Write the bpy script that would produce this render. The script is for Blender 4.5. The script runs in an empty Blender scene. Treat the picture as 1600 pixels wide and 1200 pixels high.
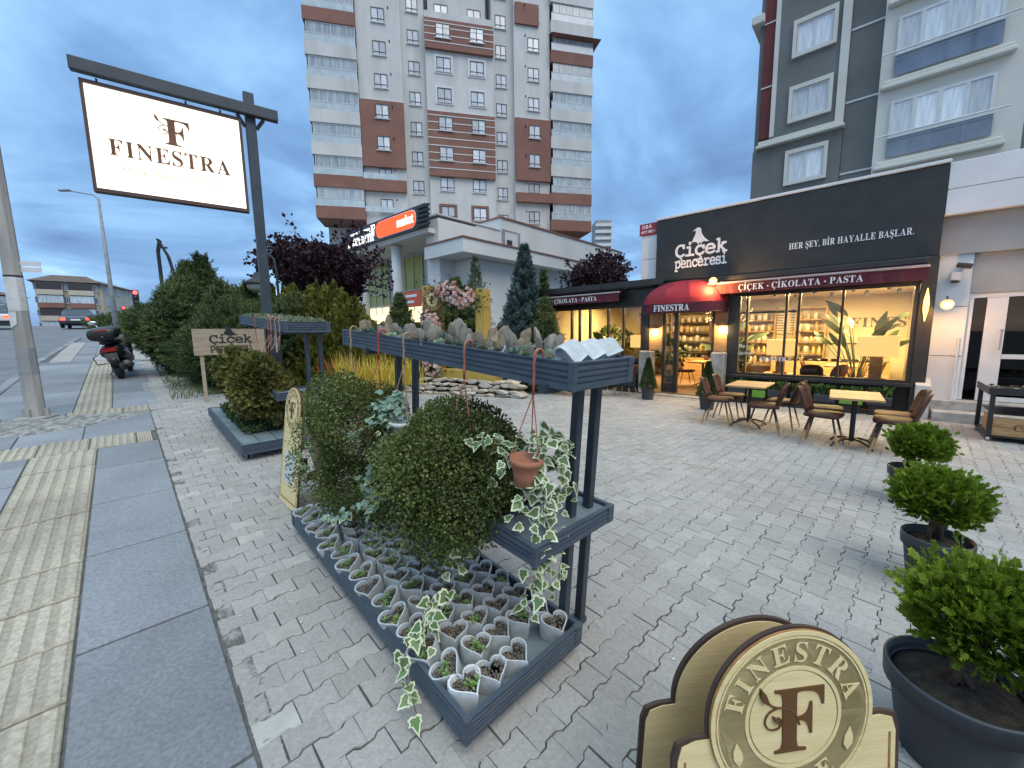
import bpy, math, random
import numpy as np
from mathutils import Matrix, Vector, Euler
R = math.radians
ORD = 'first second third fourth fifth sixth seventh eighth ninth tenth eleventh twelfth thirteenth fourteenth fifteenth sixteenth seventeenth eighteenth nineteenth twentieth'.split() + ['twenty-' + w for w in 'first second third fourth fifth sixth seventh eighth ninth'.split()] + ['thirtieth']
CNT = {}
def nth(key):
    CNT[key] = CNT.get(key, 0) + 1; return ORD[min(CNT[key], 30) - 1]
PI = math.pi
random.seed(7); rng = np.random.default_rng(7)
sc = bpy.context.scene
COL = sc.collection
# ------------------------------------------------------------------ camera
CAMH = 1.7
camd = bpy.data.cameras.new('camera'); cam = bpy.data.objects.new('camera', camd); COL.objects.link(cam)
camd.sensor_width = 36.0; camd.lens = 36.0 * 625 / 1600; camd.clip_start = .05; camd.clip_end = 3000
TH = math.atan(80 / 625.); RO = R(.83)
fw = Vector((0, math.cos(TH), -math.sin(TH))); r0 = Vector((1, 0, 0)); u0 = r0.cross(fw)
rv = r0 * math.cos(RO) - u0 * math.sin(RO); uv = u0 * math.cos(RO) + r0 * math.sin(RO)
mw = Matrix((rv, uv, -fw)).transposed().to_4x4(); mw.translation = (0, 0, CAMH)
cam.matrix_world = mw; sc.camera = cam
# ------------------------------------------------------------------ sky and sun
world = bpy.data.worlds.new('World'); sc.world = world; world.use_nodes = True
nt = world.node_tree; N = nt.nodes; L = nt.links
bg = N['Background']
sky = N.new('ShaderNodeTexSky'); sky.sky_type = 'NISHITA'; sky.sun_disc = False
sky.sun_elevation = R(9); sky.sun_rotation = R(215)
tc = N.new('ShaderNodeTexCoord')
def wn(t, **k):
    n = N.new(t)
    for a, b in k.items(): setattr(n, a, b)
    return n
sx = wn('ShaderNodeSeparateXYZ'); L.new(tc.outputs['Generated'], sx.inputs[0])
den = wn('ShaderNodeMath', operation='ADD'); L.new(sx.outputs[2], den.inputs[0]); den.inputs[1].default_value = .22
dv = wn('ShaderNodeMath', operation='MAXIMUM'); L.new(den.outputs[0], dv.inputs[0]); dv.inputs[1].default_value = .08
ux = wn('ShaderNodeMath', operation='DIVIDE'); L.new(sx.outputs[0], ux.inputs[0]); L.new(dv.outputs[0], ux.inputs[1])
uy = wn('ShaderNodeMath', operation='DIVIDE'); L.new(sx.outputs[1], uy.inputs[0]); L.new(dv.outputs[0], uy.inputs[1])
cb = wn('ShaderNodeCombineXYZ'); L.new(ux.outputs[0], cb.inputs[0]); L.new(uy.outputs[0], cb.inputs[1])
n1 = wn('ShaderNodeTexNoise'); n1.inputs['Scale'].default_value = 1.1; n1.inputs['Detail'].default_value = 6; n1.inputs['Roughness'].default_value = .52; n1.inputs['Distortion'].default_value = .5
L.new(cb.outputs[0], n1.inputs['Vector'])
cr = wn('ShaderNodeValToRGB'); L.new(n1.outputs['Fac'], cr.inputs[0])
el = cr.color_ramp.elements
el[0].position = .33; el[0].color = (.098, .188, .37, 1)
el[1].position = .66; el[1].color = (.46, .68, .92, 1)
e = el.new(.44); e.color = (.15, .29, .53, 1)
e = el.new(.56); e.color = (.26, .465, .74, 1)
skm = wn('ShaderNodeMix', data_type='RGBA', blend_type='MIX'); skm.inputs[0].default_value = .88
skb = wn('ShaderNodeVectorMath', operation='SCALE'); L.new(sky.outputs[0], skb.inputs[0]); skb.inputs['Scale'].default_value = .10
L.new(skb.outputs[0], skm.inputs[6]); L.new(cr.outputs[0], skm.inputs[7])
# overcast sky is brighter overhead; boosted and warmed there to light the ground
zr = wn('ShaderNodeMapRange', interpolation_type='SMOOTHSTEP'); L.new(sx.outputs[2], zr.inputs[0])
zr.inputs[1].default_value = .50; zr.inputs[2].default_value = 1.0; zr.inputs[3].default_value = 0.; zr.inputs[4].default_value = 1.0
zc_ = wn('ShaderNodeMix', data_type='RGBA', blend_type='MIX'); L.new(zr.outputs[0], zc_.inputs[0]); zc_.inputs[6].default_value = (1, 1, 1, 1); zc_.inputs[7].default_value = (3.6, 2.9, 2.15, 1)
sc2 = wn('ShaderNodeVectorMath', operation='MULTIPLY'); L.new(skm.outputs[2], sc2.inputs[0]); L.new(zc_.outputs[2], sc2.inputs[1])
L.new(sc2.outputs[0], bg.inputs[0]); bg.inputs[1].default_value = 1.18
sd_ = bpy.data.lights.new('sun', 'SUN'); sd_.energy = 1.5; sd_.angle = R(50); sd_.color = (1, .88, .74)
sun = bpy.data.objects.new('sun', sd_); COL.objects.link(sun)
sun.rotation_euler = (R(35), 0, R(215 - 180)); sun.location = (0, 0, 30)
vs = sc.view_settings; sc.display_settings.display_device = 'sRGB'
vs.view_transform = 'Standard'; vs.look = 'None'; vs.gamma = 1; vs.exposure = 0.45; vs.use_curve_mapping = False
try:
    sc.cycles.use_denoising = True
    sc.cycles.max_bounces = 6; sc.cycles.diffuse_bounces = 3; sc.cycles.glossy_bounces = 3
    sc.cycles.transparent_max_bounces = 12; sc.cycles.transmission_bounces = 4
    sc.cycles.sample_clamp_indirect = 4; sc.cycles.caustics_reflective = False; sc.cycles.caustics_refractive = False
except Exception: pass
# ------------------------------------------------------------------ frames
sdx = (math.sin(R(-44.1)), math.cos(R(-44.1))); snx = (sdx[1], -sdx[0])      # street direction and its right
fux = (math.sin(R(-47.7)), math.cos(R(-47.7))); fnx = (fux[1], -fux[0])      # shop facade direction, into the shop
FD = 10.754
SROT = R(44.1); FROT = R(-42.3)
def S(t, s, z=0): return Vector((snx[0] * t + sdx[0] * s, snx[1] * t + sdx[1] * s, z))
def Fp(a, d, z=0): return Vector((-fux[0] * a + fnx[0] * (FD + d), -fux[1] * a + fnx[1] * (FD + d), z))
def prof(s):
    s = np.minimum(s, 60.); return .075 * s / (1 + np.abs(s) / 140)
def wt(t):
    x = np.clip((t - 1.2) / 4.8, 0, 1); return 1 - x * x * (3 - 2 * x)
def gst(t, s): return prof(s) * wt(t)
def SG(t, s, z=0):
    v = S(t, s); v.z = float(gst(t, s)) + z; return v
def slope(t, s): return float(prof(s + .1) - prof(s - .1)) / .2 * float(wt(t))
def ray(px, py): return fw + rv * ((px - 800) / 625.) - uv * ((py - 600) / 625.)
def at(px, py, Y):                      # the point of that line of sight which lies Y metres ahead
    d = ray(px, py); k = Y / d.y; return Vector((0, 0, CAMH)) + d * k
# ------------------------------------------------------------------ materials
MATS = {}
def pm(name, c1, c2=None, scale=8., rough=.7, bump=0., metal=0., rnd=0., detail=5, bscale=None, isl=False, spec=.5, emit=None, es=0, lo=.35, hi=.65, coords='Object', trans=0, stretch=None, stain=0.):
    m = bpy.data.materials.new(name); m.use_nodes = True; MATS[name] = m
    t = m.node_tree; n = t.nodes; l = t.links; b = n['Principled BSDF']
    b.inputs['Roughness'].default_value = rough; b.inputs['Metallic'].default_value = metal
    b.inputs['Specular IOR Level'].default_value = spec
    c2 = c2 or tuple(x * .8 for x in c1)
    tcn = n.new('ShaderNodeTexCoord'); no = n.new('ShaderNodeTexNoise'); no.inputs['Scale'].default_value = scale; no.inputs['Detail'].default_value = detail
    src = n.new('ShaderNodeNewGeometry').outputs['Position'] if coords == 'World' else tcn.outputs[coords]
    if stretch:
        mp = n.new('ShaderNodeMapping'); mp.inputs['Scale'].default_value = stretch; l.new(src, mp.inputs[0]); src = mp.outputs[0]
    l.new(src, no.inputs['Vector'])
    r = n.new('ShaderNodeValToRGB'); r.color_ramp.elements[0].position = lo; r.color_ramp.elements[1].position = hi
    r.color_ramp.elements[0].color = (*c1, 1); r.color_ramp.elements[1].color = (*c2, 1); l.new(no.outputs['Fac'], r.inputs[0])
    out = r.outputs[0]
    if stain:
        ns = n.new('ShaderNodeTexNoise'); ns.inputs['Scale'].default_value = .9; ns.inputs['Detail'].default_value = 8; ns.inputs['Roughness'].default_value = .62; l.new(src, ns.inputs['Vector'])
        sr = n.new('ShaderNodeMapRange'); l.new(ns.outputs['Fac'], sr.inputs[0]); sr.inputs[1].default_value = .32; sr.inputs[2].default_value = .62; sr.inputs[3].default_value = 1 - stain; sr.inputs[4].default_value = 1.04
        sp = n.new('ShaderNodeTexVoronoi'); sp.inputs['Scale'].default_value = 7; l.new(src, sp.inputs['Vector'])
        s2 = n.new('ShaderNodeMapRange'); l.new(sp.outputs['Distance'], s2.inputs[0]); s2.inputs[1].default_value = .03; s2.inputs[2].default_value = .09; s2.inputs[3].default_value = 1 - stain * .8; s2.inputs[4].default_value = 1
        m1 = n.new('ShaderNodeMath'); m1.operation = 'MULTIPLY'; l.new(sr.outputs[0], m1.inputs[0]); l.new(s2.outputs[0], m1.inputs[1])
        vm = n.new('ShaderNodeVectorMath'); vm.operation = 'SCALE'; l.new(out, vm.inputs[0]); l.new(m1.outputs[0], vm.inputs['Scale']); out = vm.outputs[0]
    if rnd:
        h = n.new('ShaderNodeHueSaturation'); mr = n.new('ShaderNodeMapRange')
        if isl: g_ = n.new('ShaderNodeNewGeometry'); l.new(g_.outputs['Random Per Island'], mr.inputs[0])
        else: g_ = n.new('ShaderNodeObjectInfo'); l.new(g_.outputs['Random'], mr.inputs[0])
        mr.inputs[3].default_value = 1 - rnd; mr.inputs[4].default_value = 1 + rnd
        l.new(mr.outputs[0], h.inputs['Value']); l.new(out, h.inputs['Color']); out = h.outputs[0]
    l.new(out, b.inputs['Base Color'])
    if bump:
        nb = n.new('ShaderNodeTexNoise'); nb.inputs['Scale'].default_value = bscale or scale * 4; nb.inputs['Detail'].default_value = 6; l.new(src, nb.inputs['Vector'])
        bp = n.new('ShaderNodeBump'); bp.inputs['Strength'].default_value = bump; bp.inputs['Distance'].default_value = .02
        l.new(nb.outputs['Fac'], bp.inputs['Height']); l.new(bp.outputs[0], b.inputs['Normal'])
    if emit: b.inputs['Emission Color'].default_value = (*emit, 1); b.inputs['Emission Strength'].default_value = es
    if trans:   # thin leaves let some light through
        tr = n.new('ShaderNodeBsdfTranslucent'); l.new(out, tr.inputs[0]); mx = n.new('ShaderNodeMixShader'); mx.inputs[0].default_value = trans
        l.new(b.outputs[0], mx.inputs[1]); l.new(tr.outputs[0], mx.inputs[2]); l.new(mx.outputs[0], n['Material Output'].inputs[0])
    return m
def glass(name, tint=(.9, .93, .92), refl=.9, base=.06):
    m = bpy.data.materials.new(name); m.use_nodes = True; t = m.node_tree; n = t.nodes; l = t.links; n.remove(n['Principled BSDF'])
    tr = n.new('ShaderNodeBsdfTransparent'); tr.inputs[0].default_value = (*tint, 1)
    gl = n.new('ShaderNodeBsdfGlossy'); gl.inputs['Roughness'].default_value = .02; gl.inputs[0].default_value = (refl, refl, refl, 1)
    fr = n.new('ShaderNodeFresnel'); fr.inputs[0].default_value = 1.45
    mx = n.new('ShaderNodeMixShader'); l.new(fr.outputs[0], mx.inputs[0]); l.new(tr.outputs[0], mx.inputs[1]); l.new(gl.outputs[0], mx.inputs[2]); l.new(mx.outputs[0], n['Material Output'].inputs[0])
    return m
# ------------------------------------------------------------------ mesh builder
class MB:
    def __init__(s): s.v = []; s.f = []; s.m = []; s.n = 0
    def add(s, vs, fs, mi=0, M=None):
        if M is not None: vs = [tuple(M @ Vector(v)) for v in vs]
        s.v.extend(tuple(v) for v in vs); o = s.n
        s.f.extend(tuple(i + o for i in f) for f in fs); s.m.extend([mi] * len(fs)); s.n += len(vs); return s
    def box(s, x0, x1, y0, y1, z0, z1, mi=0, M=None, c=0.):
        if c <= 0:
            v = [(x, y, z) for z in (z0, z1) for y in (y0, y1) for x in (x0, x1)]
            return s.add(v, [(0, 2, 3, 1), (4, 5, 7, 6), (0, 1, 5, 4), (2, 6, 7, 3), (0, 4, 6, 2), (1, 3, 7, 5)], mi, M)
        v = []; idx = {}
        xs, ys, zs = (x0, x1), (y0, y1), (z0, z1)
        for i in (0, 1):
            for j in (0, 1):
                for k in (0, 1):
                    for ax in range(3):
                        p = [xs[i], ys[j], zs[k]]; q = [xs[i] + c * (1 - 2 * i), ys[j] + c * (1 - 2 * j), zs[k] + c * (1 - 2 * k)]
                        q[ax] = p[ax]; idx[i, j, k, ax] = len(v); v.append(q)
        f = []
        for i in (0, 1):
            a = [idx[i, 0, 0, 0], idx[i, 1, 0, 0], idx[i, 1, 1, 0], idx[i, 0, 1, 0]]; f.append(a if i else a[::-1])
            a = [idx[0, i, 0, 1], idx[0, i, 1, 1], idx[1, i, 1, 1], idx[1, i, 0, 1]]; f.append(a if i else a[::-1])
            a = [idx[0, 0, i, 2], idx[1, 0, i, 2], idx[1, 1, i, 2], idx[0, 1, i, 2]]; f.append(a if i else a[::-1])
        for i in (0, 1):
            for j in (0, 1):
                a = [idx[i, j, 0, 0], idx[i, j, 1, 0], idx[i, j, 1, 1], idx[i, j, 0, 1]]; f.append(a)
                a = [idx[i, 0, j, 0], idx[i, 1, j, 0], idx[i, 1, j, 2], idx[i, 0, j, 2]]; f.append(a)
                a = [idx[0, i, j, 1], idx[1, i, j, 1], idx[1, i, j, 2], idx[0, i, j, 2]]; f.append(a)
                for k in (0, 1): f.append([idx[i, j, k, 0], idx[i, j, k, 1], idx[i, j, k, 2]])
        cx = Vector(((x0 + x1) / 2, (y0 + y1) / 2, (z0 + z1) / 2)); g = []
        for q in f:
            p = [Vector(v[i]) for i in q]; nn = (p[1] - p[0]).cross(p[2] - p[0]); mid = sum(p, Vector()) / len(p) - cx
            g.append(tuple(q) if nn.dot(mid) > 0 else tuple(q[::-1]))
        return s.add(v, g, mi, M)
    def prism(s, poly, z0, z1, mi=0, M=None, cap=True):
        n = len(poly); v = [(x, y, z0) for x, y in poly] + [(x, y, z1) for x, y in poly]
        f = [(i, (i + 1) % n, n + (i + 1) % n, n + i) for i in range(n)]
        if cap: f += [tuple(range(n))[::-1], tuple(range(n, 2 * n))]
        return s.add(v, f, mi, M)
    def tube(s, path, r, n=8, mi=0, M=None, cap=True):
        P = [Vector(p) for p in path]; k = len(P); rr = r if isinstance(r, (list, tuple)) else [r] * k; v = []
        ref = Vector((0, 0, 1)); prev = None
        for i in range(k):
            d = (P[min(i + 1, k - 1)] - P[max(i - 1, 0)]); d = d.normalized() if d.length > 1e-9 else Vector((0, 0, 1))
            if prev is None:
                a = d.cross(ref if abs(d.z) < .9 else Vector((1, 0, 0))).normalized()
            else: a = (prev - d * prev.dot(d)).normalized()
            prev = a; b = d.cross(a)
            for j in range(n):
                t = 2 * PI * j / n; v.append(P[i] + (a * math.cos(t) + b * math.sin(t)) * rr[i])
        f = [(i * n + j, i * n + (j + 1) % n, (i + 1) * n + (j + 1) % n, (i + 1) * n + j) for i in range(k - 1) for j in range(n)]
        if cap: f += [tuple(range(n))[::-1], tuple(range((k - 1) * n, k * n))]
        return s.add(v, f, mi, M)
    def lathe(s, prof_, n=24, mi=0, M=None, sx=1, sy=1):
        v = []; k = len(prof_)
        for r_, z in prof_:
            for j in range(n):
                t = 2 * PI * j / n; v.append((r_ * math.cos(t) * sx, r_ * math.sin(t) * sy, z))
        f = [(i * n + j, i * n + (j + 1) % n, (i + 1) * n + (j + 1) % n, (i + 1) * n + j) for i in range(k - 1) for j in range(n)]
        if prof_[0][0] > 1e-6: f.append(tuple(range(n))[::-1])
        if prof_[-1][0] > 1e-6: f.append(tuple(range((k - 1) * n, k * n)))
        return s.add(v, f, mi, M)
    def ball(s, c, r, n=10, k=6, mi=0, M=None, sc_=(1, 1, 1)):
        T = Matrix.Translation(c) @ Matrix.Diagonal((*sc_, 1))
        return s.lathe([(r * math.sin(PI * i / k), -r * math.cos(PI * i / k)) for i in range(k + 1)], n, mi, T if M is None else M @ T)
    def mesh(s, name, mats=(), smooth=False):
        me = bpy.data.meshes.new(name); me.from_pydata(s.v, [], s.f)
        for m in (mats if isinstance(mats, (list, tuple)) else [mats]): me.materials.append(m)
        if s.m and max(s.m) > 0: me.polygons.foreach_set('material_index', s.m)
        if smooth: me.polygons.foreach_set('use_smooth', [True] * len(s.f))
        me.update(); return me
def link(name, me, parent=None, loc=None, rot=None, M=None):
    o = bpy.data.objects.new(name, me); COL.objects.link(o)
    if parent is not None: o.parent = parent
    if M is not None: o.matrix_local = M
    if loc is not None: o.location = loc
    if rot is not None: o.rotation_euler = rot
    return o
def part(name, mb, mats, parent, label=None, stuff=False, smooth=False, loc=None, rot=None, M=None):
    me = mb if isinstance(mb, bpy.types.Mesh) else mb.mesh(name, mats, smooth)
    o = link(name, me, parent, loc, rot, M)
    if label: o['label'] = label
    if stuff: o['kind'] = 'stuff'
    return o
def thing(name, label, cat, loc=(0, 0, 0), rot=(0, 0, 0), group=None, mesh=None):
    o = link(name, mesh, None, loc, rot if not isinstance(rot, (int, float)) else (0, 0, rot))
    o['label'] = label; o['category'] = cat
    if group: o['group'] = group
    return o
def struct(name, mb, mats, smooth=False, label=None, cat=None):
    o = link(name, mb if isinstance(mb, bpy.types.Mesh) else mb.mesh(name, mats, smooth)); o['kind'] = 'structure'
    if label: o['label'] = label
    if cat: o['category'] = cat
    return o
def kids(o): return [c for c in ALLK.get(o.name, [])]
def copy_tree(o, label=None, loc=None, rot=None, group=None):
    r = o.copy(); COL.objects.link(r)
    if loc is not None: r.location = loc
    if rot is not None: r.rotation_euler = rot if not isinstance(rot, (int, float)) else (0, 0, rot)
    if label: r['label'] = label
    if group: r['group'] = group
    for ch in list(o.children):
        c = ch.copy(); COL.objects.link(c); c.parent = r
        for g_ in list(ch.children):
            d = g_.copy(); COL.objects.link(d); d.parent = c
    return r
def np_mesh(name, V, Fq, mats, smooth=False, mi=None):
    """V (n,3), Fq (m,k) arrays -> mesh"""
    me = bpy.data.meshes.new(name); V = np.asarray(V, np.float32); Fq = np.asarray(Fq, np.int32); k = Fq.shape[1]
    me.vertices.add(len(V)); me.vertices.foreach_set('co', V.ravel())
    me.loops.add(Fq.size); me.loops.foreach_set('vertex_index', Fq.ravel())
    me.polygons.add(len(Fq)); me.polygons.foreach_set('loop_start', np.arange(0, Fq.size, k, dtype=np.int32))
    for m in (mats if isinstance(mats, (list, tuple)) else [mats]): me.materials.append(m)
    if mi is not None: me.polygons.foreach_set('material_index', np.asarray(mi, np.int32))
    if smooth: me.polygons.foreach_set('use_smooth', np.ones(len(Fq), bool))
    me.update(calc_edges=True); return me
# ------------------------------------------------------------------ lettering (serif letters come as mathematical bold)
GL = {}
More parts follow.
